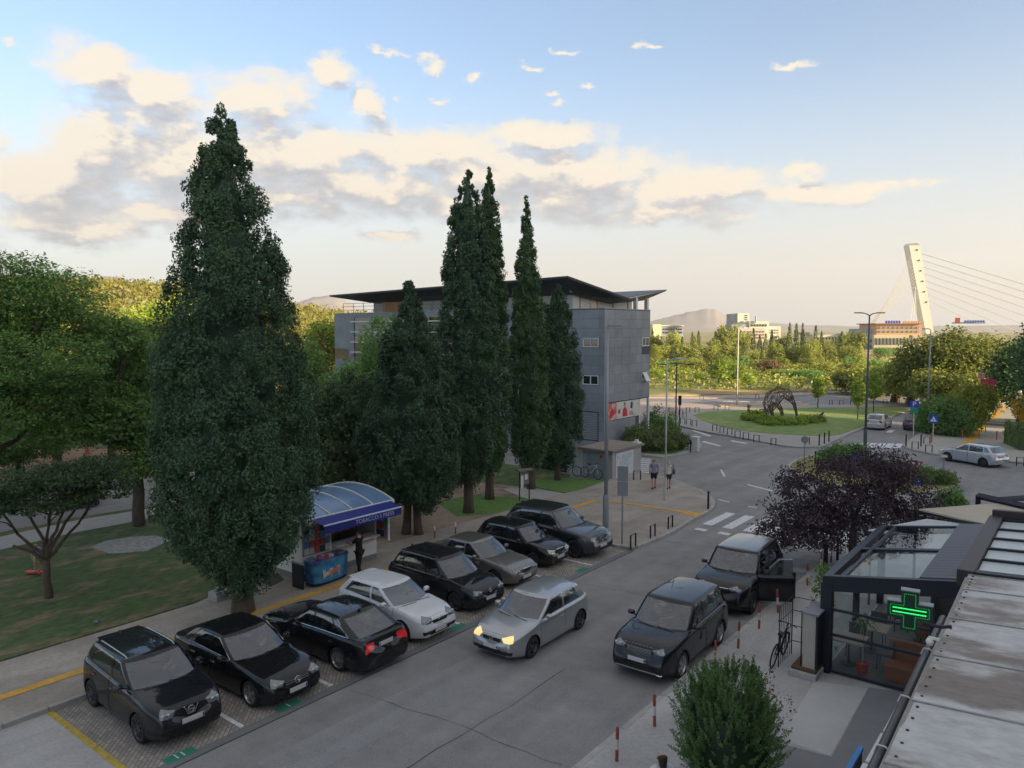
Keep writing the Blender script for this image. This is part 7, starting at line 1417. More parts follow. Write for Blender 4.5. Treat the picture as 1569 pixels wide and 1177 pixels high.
# ------------------------------------------------------------------ metal roof in the right foreground
RFM = mat('weathered_sheet_roof', (.52, .52, .505), .85, 0, var=.2, scale=5, c2=(.24, .21, .185), c2scale=.42, c2pos=(.47, .60), bump=.15, bscale=20, stretch=(.7, 1.3, 1))
ro = thing('sheet_metal_roof', 'weathered pale sheet-metal roof filling the lower right corner', 'roof', (0, 0, 0))
def xe_(y): return -1.93 - .2 * (y - 10) / 9.4
def zr_(x): return 4.0 + .065 * (x + 2.4)
ys = [2.0, 4.0, 6.05, 8.1, 10.1, 12.1, 14.05, 16.1, 18.1, 19.25]
for a, b in zip(ys, ys[1:]):
    P = [(xe_(a), a + .01), (2.2, a + .01), (2.2, b - .01), (xe_(b), b - .01)]; zz = [zr_(p[0]) + (.012 if i < 2 else 0) for i, p in enumerate(P)]
    MB().prism(P, [z - .03 for z in zz], zz).build('roof_sheet', RFM, ro)
    MB().prism([(xe_(b), b - .035), (2.2, b - .035), (2.2, b + .005), (xe_(b), b + .005)], [zr_(xe_(b)) + .002, zr_(2.2) + .002, zr_(2.2) + .002, zr_(xe_(b)) + .002], [zr_(xe_(b)) + .022, zr_(2.2) + .022, zr_(2.2) + .022, zr_(xe_(b)) + .022]).build('roof_seam', mat('seam_pale', (.30, .30, .29), .6, var=.3, scale=12), ro)
    for k in range(5): yy = a + (b - a) * (k + .5) / 5; MB().lathe([(.022, 0), (.022, .02), (0, .022)], 8, c=(xe_(yy) + .1, yy, zr_(xe_(yy) + .1))).build('roof_bolt', DARKM, ro)
MB().prism([(xe_(2) - .03, 2), (xe_(2) + .03, 2), (xe_(19) + .03, 19), (xe_(19) - .03, 19)], 3.9, 4.035).build('edge_flashing', mat('flashing', (.26, .25, .22), .6, .2, var=.2, scale=5), ro)
MB().prism([(xe_(2) + .05, 2), (2.2, 2), (2.2, 19.2), (xe_(19.2) + .05, 19.2)], .0, 3.93).build('wall_below', mat('dark_wall', (.10, .10, .11), .8), ro)
MB().tube([(xe_(2) - .13, 2, 3.88), (xe_(16.3) - .13, 16.4, 3.88)], .075, 10).build('gutter_pipe', mat('gutter_dark', (.05, .055, .07), .4, .4), ro, smooth=True)
for yy in (10.6, 12.3, 14.4): MB().tube([(xe_(yy) - .22, yy, 3.86), (xe_(yy) - .18, yy, 3.975), (xe_(yy) - .08, yy, 3.975), (xe_(yy) - .02, yy, 3.93)], .012, 5).build('gutter_bracket', WHITEM, ro)
for k in range(6): MB().box(xe_(10.5) - .30 + k * .012, xe_(10.5) - .23, 9.5 + k * .95, 10.38 + k * .95, 3.3, 3.78).build('fascia_board', WHITEM, ro)
# translucent slatted part further up
ro2 = thing('slatted_canopy', 'pale canopy with dark cross bars beyond the sheet-metal roof', 'canopy', (0, 0, 0)); CANP = mat('canopy_pale', (.50, .54, .53), .35, var=.06, scale=2)
ys = [19.55, 20.75, 21.9, 23.05, 24.2, 25.4]
for a, b in zip(ys, ys[1:]): MB().prism([(-2.0, a), (2.2, a), (2.2, b), (-2.0, b)], [3.98, 4.25, 4.25, 3.98], [4.0, 4.27, 4.27, 4.0]).build('canopy_panel', CANP, ro2)
for a in ys: MB().prism([(-2.0, a - .04), (2.2, a - .04), (2.2, a + .04), (-2.0, a + .04)], [4.003, 4.273, 4.273, 4.003], [4.06, 4.33, 4.33, 4.06]).build('cross_bar', DARKM, ro2)
BRN = mat('brown_fascia', (.055, .045, .045), .5, .2)
MB().box(-2.36, -2.02, 19.3, 25.6, 3.72, 4.10).build('side_fascia', BRN, ro2, bevel=.02); MB().prism([(-2.0, 19.27), (2.2, 19.27), (2.2, 19.5), (-2.0, 19.5)], 3.8, [4.1, 4.36, 4.36, 4.1]).build('front_beam', DARKM, ro2); MB().prism([(-2.3, 25.6), (2.2, 25.6), (2.2, 25.8), (-2.3, 25.8)], 3.8, [4.25, 4.5, 4.5, 4.25]).build('rear_beam', BRN, ro2)
MB().box(-1.9, 2.2, 19.6, 25.4, 0, 3.7).build('wall_below', mat('dark_wall', (.10, .10, .11), .8), ro2)
a1 = thing('beige_awning', 'beige flat awning beyond the slatted canopy', 'awning', (0, 0, 0)); P = [at(p[0], p[1], 2.9) for p in ((1408, 780), (1540, 770), (1640, 775), (1640, 800), (1512, 803))]; MB().prism(P, 2.84, 2.9).build('cloth', mat('awning_beige', (.47, .42, .33), .8, var=.05, scale=1), a1)
e0, e1 = at(1404, 780, 2.85), at(1508, 804, 2.85); MB().tube([(*e0, 2.82), (*e1, 2.82)], .07, 6).build('edge_bar', BRN, a1)
for p in (e0, at(1540, 770, 2.85)): MB().tube([(*p, 0), (*p, 2.84)], .05, 6).build('post', DARKM, a1)
a2 = thing('white_awning', 'whitish awning cloth between the pavilion and the beige awning', 'awning', (0, 0, 0)); P = [at(p[0], p[1], 2.7) for p in ((1330, 812), (1420, 795), (1506, 806), (1500, 816), (1360, 818))]; MB().prism(P, 2.66, 2.7).build('cloth', mat('awning_white', (.50, .53, .56), .7, var=.05, scale=1), a2)
for p in (at(1335, 813, 2.7), at(1495, 806, 2.7)): MB().tube([(*p, 0), (*p, 2.67)], .04, 6).build('post', DARKM, a2)
a3 = thing('dark_pergola', 'dark pergola frame at the right edge beside the road', 'pergola', (0, 0, 0)); p0, p1, p2 = at(1499, 760, 3), at(1640, 792, 3), at(1640, 758, 3)
MB().tube([(*p0, 3.0), (*p1, 3.0)], .13, 4).build('front_beam', NAVYM, a3); MB().tube([(*at(1530, 766, 3), 3.0), (*p2, 3.0)], .11, 4).build('rear_beam', NAVYM, a3); MB().tube([(*p0, 0), (*p0, 3.05)], .1, 6).build('post', NAVYM, a3); MB().tube([(*p1, 0), (*p1, 3.05)], .1, 6).build('post', NAVYM, a3)
# pharmacy cross
GLOW = mat('led_green', (.02, .3, .1), .4, emit=(.03, 1, .18), es=.45); GLOWL = mat('led_dim', (.02, .22, .08), .4, emit=(.03, .8, .15), es=.16); CROSSM = mat('cross_panel', (.012, .045, .028), .35)
dp = ray(1394, 935); k_ = 14.4 / math.hypot(dp[0], dp[1]); cx_, cy_, cz_ = dp[0] * k_, dp[1] * k_, EYE + dp[2] * k_
ph = thing('pharmacy_cross', 'green LED pharmacy cross hanging before the pavilion', 'sign', (cx_, cy_, cz_), R(8)); a_ = .345; b_ = .135
P = [(-b_, -a_), (b_, -a_), (b_, -b_), (a_, -b_), (a_, b_), (b_, b_), (b_, a_), (-b_, a_), (-b_, b_), (-a_, b_), (-a_, -b_), (-b_, -b_)]
V = [(p[0], -.07, p[1]) for p in P] + [(p[0], .07, p[1]) for p in P]; n = 12; mesh_obj('housing', V, [tuple(range(n)), tuple(range(2 * n - 1, n - 1, -1))] + [(i, n + i, n + (i + 1) % n, (i + 1) % n) for i in range(n)], CROSSM, ph)
for (x0, x1, z_) in ((-b_, b_, a_), (-a_, -b_, b_), (b_, a_, b_)): MB().box(x0 - .01, x1 + .01, -.085, .085, z_ + .002, z_ + .02).build('top_cap', GREYM, ph)
def ring_pts(s): return [(p[0] * 1, p[1] * 1) for p in [(-b_ + s, -a_ + s), (b_ - s, -a_ + s), (b_ - s, -b_ + s), (a_ - s, -b_ + s), (a_ - s, b_ - s), (b_ - s, b_ - s), (b_ - s, a_ - s), (-b_ + s, a_ - s), (-b_ + s, b_ - s), (-a_ + s, b_ - s), (-a_ + s, -b_ + s), (-b_ + s, -b_ + s)]]
rp_ = ring_pts(.048); m_ = MB()
for p, q_ in zip(rp_, rp_[1:] + rp_[:1]):
    l_ = math.hypot(q_[0] - p[0], q_[1] - p[1]); c = max(1, int(l_ / .03))
    for k in range(c): t = (k + .3) / c; x_, z_ = p[0] + (q_[0] - p[0]) * t, p[1] + (q_[1] - p[1]) * t; m_.box(x_ - .006, x_ + .006, -.078, -.0702, z_ - .006, z_ + .006)
tag(m_.build('led_outline', GLOWL, ph), kind='stuff')
for zz in (.035, -.035):
    m_ = MB()
    for k in range(20): m_.box(-.26 + k * .026, -.242 + k * .026, -.08, -.0702, zz - .010, zz + .010)
    m_.build('led_row', GLOW, ph)
MB().tube([(.2, .0, -.2), (.5, .0, -.2), (.62, .1, -.2)], .03, 6).build('mounting_arm', DARKM, ph)
cm = thing('security_camera', 'white security camera below the pharmacy cross arm', 'camera', (cx_ + .34, cy_ - .12, cz_ - .42)); MB().lathe([(0, -.07), (.05, -.06), (.065, 0), (.04, .05), (0, .06)], 12).build('dome', WHITEPL, cm, smooth=True); MB().box(-.02, .14, -.02, .02, .04, .08).build('bracket', WHITEPL, cm)
# blue A-board and railing at the bottom right
x_, y_ = at(1310, 1170, 1.4); ab = thing('blue_board', 'blue-edged upright board at the bottom edge of the paved yard', 'board', (x_, y_, .12), R(0)); V = [( -.03, -.75, 0), (.03, -.75, 0), (.03, .45, 0), (-.03, .45, 0)]
MB().box(-.03, .03, -.9, .42, 0, 1.35).build('panel', mat('board_brown', (.12, .10, .09), .7), ab); MB().box(-.045, .045, -.92, .44, 1.35, 1.42).build('blue_edge', mat('edge_blue', (.03, .22, .55), .4), ab)
# ------------------------------------------------------------------ cars further away
la, lb = at(1318, 662), at(1388, 631); LANE = math.atan2(lb[1] - la[1], lb[0] - la[0]); print('LANE', math.degrees(LANE))
c1 = add_car('silver hatchback turning beside the far right kerb', 'car', -6.9, 61.9, R(152) , std(4.26, 1.80, 1.46, wb=2.63, fo=.86, xc=1.12, xrf=1.95, xrr=3.6, xrb=4.05, zn=.78, zc=.97, zb1=.96, zb2=1.02, zt=1.0, rim=ALLOYD, style='five', pB=2.35, qg=.15), SILVER2, name='moving_car')
c2 = add_car('white car seen from behind on the side street', 'car', *at(1346, 656), LANE, std(4.2, 1.72, 1.46, wb=2.55, fo=.85, xc=1.2, xrf=2.0, xrr=3.4, xrb=3.95, zn=.76, zc=.97, zb1=.95, zb2=1.0, zt=1.0, pB=2.35), OFFW, name='moving_car')
c3 = add_car('dark car seen from behind, right lane of the side street', 'car', *at(1404, 657), LANE, std(4.45, 1.8, 1.52, wb=2.65, fo=.88, xc=1.2, xrf=2.0, xrr=3.9, xrb=4.3, zn=.8, zc=1.0, zb1=.97, zb2=1.02, zt=1.0, pB=2.4), DARKG, name='moving_car')
c4 = add_car('yellow car passing on the far road under the trees', 'car', *at(1366, 602), R(40), std(4.9, 1.9, 1.75, wb=2.9, fo=.9, xc=1.2, xrf=1.9, xrr=4.4, xrb=4.75, zn=.9, zc=1.1, zb1=1.05, zb2=1.08, zt=1.08, pB=2.5), YELLOW, name='moving_car')
c5 = add_car('black car parked in the bushes behind the dark car', 'car', *at(1438, 640), LANE, std(4.4, 1.8, 1.6, wb=2.65, fo=.88, xc=1.2, xrf=2.0, xrr=3.8, xrb=4.2, zn=.85, zc=1.02, zb1=1.0, zb2=1.05, zt=1.05, pB=2.4), BLACK, name='parked_car')
c6 = add_car('dark car on the park road glimpsed through the left trees', 'car', *at(122, 770), R(160), std(4.4, 1.8, 1.45, wb=2.6, fo=.88, xc=1.2, xrf=2.0, xrr=3.6, xrb=4.1, zn=.78, zc=.97, zb1=.95, zb2=1.0, zt=1.0, pB=2.4), NAVY, name='parked_car')
# ------------------------------------------------------------------ people
def skin_mesh(nm, J, E, m, parent, sub=2, smooth=True):
    """J: name -> (x, y, z, r); E: edges by name; root first"""
    names = list(J); me = bpy.data.meshes.new(nm); me.from_pydata([J[k][:3] for k in names], [(names.index(a), names.index(b)) for a, b in E], []); o = bpy.data.objects.new(nm, me); col.objects.link(o)
    md = o.modifiers.new('s', 'SKIN'); md.use_smooth_shade = True; sv = me.skin_vertices[0].data
    for i, k in enumerate(names): r = J[k][3]; sv[i].radius = (r, r) if not isinstance(r, tuple) else r; sv[i].use_root = i == 0
    o.modifiers.new('u', 'SUBSURF').levels = sub; dg = bpy.context.evaluated_depsgraph_get(); me2 = bpy.data.meshes.new_from_object(o.evaluated_get(dg)); bpy.data.objects.remove(o); me2.materials.clear(); me2.materials.append(m); me2.shade_smooth()
    return link(bpy.data.objects.new(nm, me2), parent)
def person(label, x, y, rz, H=1.75, top=(.3, .3, .35), bottom=(.03, .035, .06), hair=(.05, .035, .025), shorts=True, sleeve=True, stride=.12, arms=((.02, 0), (-.02, 0)), long_hair=False, z0=.12, dress=False, arm_up=False, skin=None):
    """local +y is the way the person faces"""
    t = thing('person', label, 'person', (x, y, z0), rz); s = H / 1.75
    def j(a, b, c, r): return (a * s, b * s, c * s, (r[0] * s, r[1] * s) if isinstance(r, tuple) else r * s)
    J = dict(pelvis=j(0, 0, .95, (.145, .11)), waist=j(0, 0, 1.08, (.13, .10)), chest=j(0, .01, 1.30, (.155, .11)), neckb=j(0, 0, 1.47, .07), neck=j(0, .01, 1.53, .055), head=j(0, .02, 1.62, .085), crown=j(0, .015, 1.70, .078),
             hipL=j(.09, 0, .90, .09), kneeL=j(.10, stride * .55, .50, .058), ankL=j(.10, stride, .09, .04), toeL=j(.11, stride + .16, .04, .035), hipR=j(-.09, 0, .90, .09), kneeR=j(-.10, -stride * .2, .50, .058), ankR=j(-.10, -stride, .10, .04), toeR=j(-.11, -stride + .16, .035, .035),
             shL=j(.19, 0, 1.42, .055), elL=j(.25, arms[0][0] - .03, 1.13, .042), wrL=j(.24, arms[0][0] + arms[0][1] + .05, .90, .03), haL=j(.235, arms[0][0] + arms[0][1] + .08, .82, .036), shR=j(-.19, 0, 1.42, .055), elR=j(-.25, arms[1][0] - .03, 1.13, .042), wrR=j(-.24, arms[1][0] + arms[1][1] + .05, .90, .03), haR=j(-.235, arms[1][0] + arms[1][1] + .08, .82, .036))
    if arm_up: J['elL'] = j(.24, .2, 1.22, .042); J['wrL'] = j(.14, .42, 1.25, .03); J['haL'] = j(.12, .5, 1.26, .036); J['elR'] = j(-.24, .2, 1.22, .042); J['wrR'] = j(-.14, .42, 1.25, .03); J['haR'] = j(-.12, .5, 1.26, .036)
    E = [('pelvis', 'waist'), ('waist', 'chest'), ('chest', 'neckb'), ('neckb', 'neck'), ('neck', 'head'), ('head', 'crown')]
    for q in 'LR': E += [('pelvis', 'hip' + q), ('hip' + q, 'knee' + q), ('knee' + q, 'ank' + q), ('ank' + q, 'toe' + q), ('neckb', 'sh' + q), ('sh' + q, 'el' + q), ('el' + q, 'wr' + q), ('wr' + q, 'ha' + q)]
    b = skin_mesh('body', J, E, skin or SKIN, t)
    fg = MB()
    for q in 'LR':
        h = Vector(J['ha' + q][:3]); w = Vector(J['wr' + q][:3]); d = (h - w).normalized(); sd_ = d.cross(Vector((1, 0, 0))).normalized()
        for k in range(4): o_ = h + sd_ * (k - 1.5) * .018 * s; fg.tube([o_, o_ + d * (.045 + .008 * (1.5 - abs(k - 1.5))) * s, o_ + d * .075 * s + Vector((-.015 if q == 'L' else .015, 0, 0)) * s], [.009 * s, .008 * s, .006 * s], 5)
        o_ = h - d * .02 * s + sd_ * .035 * s; fg.tube([o_, o_ + sd_ * .02 * s + d * .04 * s], [.01 * s, .008 * s], 5)
    fg.build('fingers', skin or SKIN, b)
    mt = mat('cloth_%02d%02d%02d' % tuple(int(c * 99) for c in top), top, .85, var=.15, scale=14); mb_ = mat('cloth_%02d%02d%02d' % tuple(int(c * 99) for c in bottom), bottom, .85, var=.1, scale=10)
    def gr(k, f, add=.0):
        a = J[k]; r = a[3]; return (*a[:3], (r[0] * f + add, r[1] * f + add) if isinstance(r, tuple) else r * f + add)
    SJ = {'waist': gr('waist', 1.08, .012), 'chest': gr('chest', 1.05, .012), 'neckb': gr('neckb', .95, .01), 'pelvis': (*J['pelvis'][:3], (.165 * s, .13 * s))}; SE = [('waist', 'chest'), ('chest', 'neckb'), ('waist', 'pelvis')]
    if dress: SJ['hem'] = (0, 0, .62 * s, (.20 * s, .17 * s)); SE.append(('pelvis', 'hem'))
    for q in 'LR':
        SJ['sh' + q] = gr('sh' + q, 1.12, .012); SE.append(('neckb', 'sh' + q))
        if sleeve: a, b2 = Vector(J['sh' + q][:3]), Vector(J['el' + q][:3]); m_ = a.lerp(b2, .7); SJ['sl' + q] = (*m_, .062 * s); SE.append(('sh' + q, 'sl' + q))
    skin_mesh('shirt', SJ, SE, mt, t)
    PJ = {'pelvis': (*J['pelvis'][:2], .97 * s, (.155 * s, .122 * s))}; PE = []
    for q in 'LR':
        PJ['hip' + q] = gr('hip' + q, 1.08, .01); PE.append(('pelvis', 'hip' + q)); a, b2 = Vector(J['hip' + q][:3]), Vector(J['knee' + q][:3]); m_ = a.lerp(b2, .85 if shorts else 1); PJ['kn' + q] = (*m_, .088 * s if shorts else .072 * s); PE.append(('hip' + q, 'kn' + q))
        if not shorts: PJ['an' + q] = gr('ank' + q, 1.25, .012); PE.append(('kn' + q, 'an' + q))
    skin_mesh('shorts' if shorts else 'trousers', PJ, PE, mb_, t)
    hm = mat('hair_%02d%02d' % (int(hair[0] * 99), int(hair[1] * 99)), hair, .7, var=.2, scale=20); HJ = {'a': j(0, -.012, 1.695, .112), 'b': j(0, -.045, 1.62, .098)}; HE = [('a', 'b')]
    if long_hair: HJ['c'] = j(0, -.07, 1.50, .07); HJ['d'] = j(0, -.09, 1.38, .055); HE += [('b', 'c'), ('c', 'd')]
    skin_mesh('hair', HJ, HE, hm, t)
    MB().tube([(0, .10 * s, 1.655 * s), (0, .125 * s, 1.615 * s), (0, .10 * s, 1.60 * s)], [.008 * s, .014 * s, .008 * s], 6).build('nose', skin or SKIN, b)
    for e in (-1, 1):
        MB().tube([(e * .088 * s, .01 * s, 1.61 * s), (e * .098 * s, .0, 1.64 * s), (e * .088 * s, -.01 * s, 1.66 * s)], .012 * s, 5).build('ear', skin or SKIN, b)
        MB().box(e * .033 * s - .012 * s, e * .033 * s + .012 * s, .092 * s, .102 * s, 1.642 * s, 1.65 * s).build('eye', mat('dark_features', (.06, .03, .03), .6), b)
    MB().box(-.022 * s, .022 * s, .092 * s, .104 * s, 1.572 * s, 1.58 * s).build('mouth', mat('dark_features', (.06, .03, .03), .6), b)
    shm = MB()
    for q in 'LR': a = J['ank' + q]; c = J['toe' + q]; shm.tube([(a[0], a[1] - .05 * s, .04 * s), (a[0], a[1] + .04, .045 * s), (c[0], c[1] + .03 * s, .03 * s)], [.045 * s, .05 * s, .03 * s], 8)
    shm.build('shoes', mat('shoe_dark', (.04, .035, .035), .6), t); return t
away = R(38)
person('walking man seen from behind in a grey-blue shirt and navy shorts', -20.45, 39.6, away, 1.78, (.22, .24, .30), (.015, .018, .035), (.22, .15, .11))
w = person('blonde woman seen from behind in white top and dark shorts', -19.75, 40.1, away, 1.66, (.60, .62, .62), (.06, .045, .04), (.55, .42, .22), long_hair=True, sleeve=False)
bg_ = thing('shoulder_bag', 'blue shoulder bag hanging at the blonde woman\'s right side', 'bag', (-19.5, 40.28, 1.0), away); MB().box(-.05, .05, -.14, .14, 0, .3).build('bag_body', mat('bag_blue', (.02, .12, .32), .6), bg_, bevel=.03); MB().tube([(0, -.12, .28), (-.08, 0, .62), (0, .12, .28)], .01, 5).build('strap', BLACKM, bg_)
person('customer in black leaning at the kiosk hatch behind the freezer', -22.0, 18.55, R(100), 1.72, (.008, .008, .009), (.008, .008, .010), (.03, .02, .015), shorts=False, arm_up=True)
cx3, cy3 = at(1012, 1297); person('dark-haired person in a white shirt, cut off by the bottom edge', cx3, cy3, R(50), 1.70, (.50, .53, .62), (.05, .06, .1), (.025, .015, .012), long_hair=True)
ch = person('child in a pale blue top standing on a red toy on the lawn', -31.8, 10.95, R(-110), 1.12, (.35, .42, .55), (.5, .42, .2), (.12, .06, .04), z0=.22)
ty = thing('ride_on_toy', 'red ride-on toy scooter under the child\'s feet', 'toy', (-31.85, 10.95, .1), R(30)); MB().box(-.45, .25, -.12, .12, .06, .13).build('deck', mat('toy_red', (.6, .08, .04), .4), ty, bevel=.03)
for xx in (-.38, .22): MB().lathe([(0, -.04), (.07, -.04), (.07, .04), (0, .04)], 12, 'y', (xx, 0, .05)).build('wheel', mat('toy_wheel', (.5, .12, .05), .5), ty)
person('distant figure in pink standing on the red earth clearing', *at(136, 716), R(-60), 1.65, (.55, .22, .20), (.45, .25, .22), (.1, .06, .05), dress=True)
pg = thing('pigeon', 'grey pigeon on the lawn above the black crossover', 'bird', (*at(148, 963), .1), R(20)); V = MB().lathe([(0, -.13), (.045, -.08), (.062, 0), (.045, .07), (.02, .12), (0, .16)], 12, 'x', (0, 0, .11)); V.build('body', mat('pigeon_grey', (.13, .15, .19), .7), pg, smooth=True); MB().lathe([(0, -.03), (.028, 0), (0, .03)], 10, 'x', (.13, 0, .17)).tube([(.1, 0, .12), (.13, 0, .17)], .022, 6).tube([(.15, 0, .17), (.18, 0, .165)], [.008, .003], 5).build('head', mat('pigeon_head', (.06, .08, .09), .6), pg); MB().tube([(0, .02, .08), (0, .02, 0)], .006, 4).tube([(0, -.02, .08), (0, -.02, 0)], .006, 4).build('leg_pair', REDP, pg)
# ------------------------------------------------------------------ sculpture on the roundabout
RUST = mat('rusty_rods', (.15, .105, .08), .8, .2)
def rods(nm, pts, radii, seg, parent, r=.05, twist=0):
    """wire cage: rings along a path joined by slanting rods"""
    P = [Vector(p) for p in pts]; n = len(P); rings = []; up = Vector((0, 0, 1)); m = MB()
    side = Vector((RT[0], RT[1], 0)); depth = Vector((FW[0], FW[1], 0))
    for i in range(n):
        d = (P[min(i + 1, n - 1)] - P[max(i - 1, 0)]).normalized(); a = depth; b = d.cross(a).normalized(); rings.append([P[i] + (a * math.cos(2 * PI * k / seg) * radii[i] * .8 + b * math.sin(2 * PI * k / seg) * radii[i]) for k in range(seg)])
    for i in range(n):
        for k in range(seg):
            m.tube([rings[i][k], rings[i][(k + 1) % seg]], r, 4, False)
            if i < n - 1: m.tube([rings[i][k], rings[i + 1][k]], r, 4, False); m.tube([rings[i][k], rings[i + 1][(k + 1) % seg]], r * .8, 4, False)
    return m.build(nm, RUST, parent)
b0 = Vector((*at(1198, 640), .15)); sp_ = thing('sculpture', 'rusty metal-rod sculpture of a hunched four-legged shape on the roundabout lawn', 'sculpture', tuple(b0)); u = Vector((RT[0], RT[1], 0)); q = lambda a, z: tuple(u * a + Vector((0, 0, z)))
rods('body', [q(-1.45, .5), q(-1.35, 1.4), q(-.95, 2.35), q(-.2, 3.0), q(.5, 2.75), q(1.0, 2.1)], [.35, .75, .95, .85, .6, .32], 9, sp_, .035)
rods('leg', [q(.9, 2.3), q(1.3, 1.5), q(1.5, .7), q(1.62, 0)], [.3, .18, .12, .09], 6, sp_, .035); rods('leg', [q(-1.0, 1.8), q(-1.2, .9), q(-1.0, 0)], [.3, .2, .12], 6, sp_, .035); rods('leg', [q(-.6, 1.7), q(-.1, .8), q(.05, .1)], [.3, .2, .12], 6, sp_, .035)
sp_.scale = (1, 1, .86)
s2_ = thing('sculpture', 'small basket-like rod sculpture left of the hunched one', 'sculpture', (*at(1170, 639), .15)); rods('cage', [tuple(u * -.4 + Vector((0, 0, .35))), tuple(u * .4 + Vector((0, 0, .35)))], [.35, .4], 7, s2_, .035)
s3_ = thing('sculpture', 'upright thin rod figure at the left of the roundabout sculptures', 'sculpture', (*at(1147, 638), .15)); rods('figure', [(0, 0, 0), (0, 0, .8), tuple(u * .05 + Vector((0, 0, 1.1)))], [.1, .12, .22], 5, s3_, .03)
s4_ = thing('sculpture', 'leaning rod figure at the right end of the low planting', 'sculpture', (*at(1252, 650), .15)); rods('figure', [(0, 0, 0), tuple(u * .3 + Vector((0, 0, .6))), tuple(u * .6 + Vector((0, 0, 1.05)))], [.12, .14, .08], 5, s4_, .03)
# ------------------------------------------------------------------ skyline: bridge, hotel, hill buildings
def wpt(px, py, d): return Vector(far(px, py, d))
PYL = mat('pylon_white', (.80, .77, .66), .6, var=.04, scale=.05)
br = thing('bridge_pylon', 'leaning white cable-stayed bridge pylon with cables', 'bridge', (0, 0, 0)); DB = 430
nrm_r = Vector((.98, -.2, 0)); 
T0, T1 = wpt(1393, 376, DB), wpt(1410, 376, DB); B0, B1 = wpt(1419, 512, DB), wpt(1431, 512, DB)
wd = Vector((RT[0], RT[1], 0)); dv = Vector((FW[0], FW[1], 0)); up = (T0 - B0)
V = []
for (t, bot) in ((0, True), (1, False)):
    L0 = B0 if bot else T0; R0 = B1 if bot else T1; V += [L0, R0, R0 + dv * 3, L0 - wd * 1.3 + dv * 3 + wd * 0, ]
V2 = V[:4] + V[4:]; pts = V2 + [T0 + wd * 1.2 + Vector((0, 0, 1.0)), T1 - wd * 1.5 + Vector((0, 0, 1.2)), T1 - wd * 1.5 + dv * 3 + Vector((0, 0, 1.2)), T0 + dv * 3 + Vector((0, 0, 1.0))]
mesh_obj('pylon', pts, [(0, 1, 5, 4), (1, 2, 6, 5), (2, 3, 7, 6), (3, 0, 4, 7), (4, 5, 9, 8), (5, 6, 10, 9), (6, 7, 11, 10), (7, 4, 8, 11), (8, 9, 10, 11)], PYL, br)
mesh_obj('pylon_side', [B0 - wd * .7 + dv * 2, B0 + dv * .05, T0 + dv * .05, T0 - wd * .8 + dv * 2], [(0, 1, 2, 3)], PYL, br)
ANC = mat('anchor_dark', (.14, .12, .10), .8); CAB = mat('cable_grey', (.30, .30, .30), .6)
for k in range(12): f = k / 11; c = wpt(1404 + 18 * (f * .86 + .05), 383 + 88 * f, DB); o = MB().box(-.35, .35, -.35, .35, -.35, .35).build('cable_anchor', ANC, br, loc=tuple(c + wd * (1.2 if k % 2 else .2))) 
for k in range(8):
    f = k / 7; a = wpt(1413 + 10 * f, 389 + 72 * f, DB); b = wpt(1760 - 30 * k, 493 + 4 * k, DB + 60); MB().tube([a, b], .17, 4).build('stay_cable', CAB, br)
for k in range(11):
    f = k / 10; a = wpt(1396 + 9 * f, 392 + 50 * f, DB); b = wpt(1342 - 4 * k, 495 + 3 * k, DB - 10); MB().tube([a, b], .10, 4).build('stay_cable', mat('cable_pale', (.5, .47, .4), .6), br)
for k in range(3): a = wpt(1403, 440 + 8 * k, DB); b = wpt(1394 + 5 * k, 498, DB - 5); MB().tube([a, b], .10, 4).build('stay_cable', mat('cable_pale', (.5, .47, .4), .6), br)
for k in range(7): a = wpt(1284 + 4.2 * k, 543 + .6 * k, DB - 15); b = wpt(1326 + 3.2 * k, 499 + 1.2 * k, DB - 15); MB().tube([a, b], .9, 6).build('anchor_strut', mat('strut_white', (.42, .40, .35), .6), br)
def far_box(nm, px0, px1, pyt, pyb, d, m, parent, depth=18, ang=0): 
    a, b = wpt(px0, pyb, d), wpt(px1, pyb, d); zt_ = wpt(px0, pyt, d).z; z0 = a.z; dv_ = Vector((FW[0], FW[1], 0)) * depth
    P = [a, b, b + dv_, a + dv_]; return MB().prism([(p.x, p.y) for p in P], z0, zt_).build(nm, m, parent)
def far_windows(px0, px1, py0, py1, nx, ny, d, m, parent, w=.5, h=.6, nm='window'):
    for i in range(nx):
        for k in range(ny):
            cx = px0 + (px1 - px0) * (i + .5) / nx; cy = py0 + (py1 - py0) * (k + .5) / ny; dx = (px1 - px0) / nx * w / 2; dy = (py1 - py0) / ny * h / 2
            a, b, c, e = wpt(cx - dx, cy + dy, d - .4), wpt(cx + dx, cy + dy, d - .4), wpt(cx + dx, cy - dy, d - .4), wpt(cx - dx, cy - dy, d - .4); bk_ = Vector((FW[0], FW[1], 0)) * .3
            mesh_obj(nm, [a, b, c, e, a + bk_, b + bk_, c + bk_, e + bk_], [(0, 1, 2, 3), (0, 4, 5, 1), (1, 5, 6, 2), (2, 6, 7, 3), (3, 7, 4, 0)], m, parent)
WD = mat('far_window_dark', (.06, .07, .08), .3); CRM = mat('hotel_cream', (.62, .53, .36), .8, var=.05, scale=.1); ORG = mat('hotel_orange', (.58, .36, .20), .8); WHT = mat('far_white', (.62, .58, .48), .8); GRB = mat('far_grey', (.30, .31, .33), .8); REDR = mat('red_roof', (.42, .14, .08), .8)
ht = thing('hotel', 'cream block with orange upper storeys behind the bridge anchor', 'building', (0, 0, 0)); far_box('wall', 1338, 1412, 513, 556, 395, CRM, ht); far_box('upper_storey', 1343, 1412, 497, 513, 396, ORG, ht); far_box('side_wing', 1311, 1338, 514, 552, 397, GRB, ht); far_box('shaded_upper_side', 1326, 1343, 504, 514, 400, GRB, ht); far_box('roof_slab', 1342, 1413, 495.5, 497, 395, REDR, ht, 20)  # grey boxes on the left paint in the shade of that face
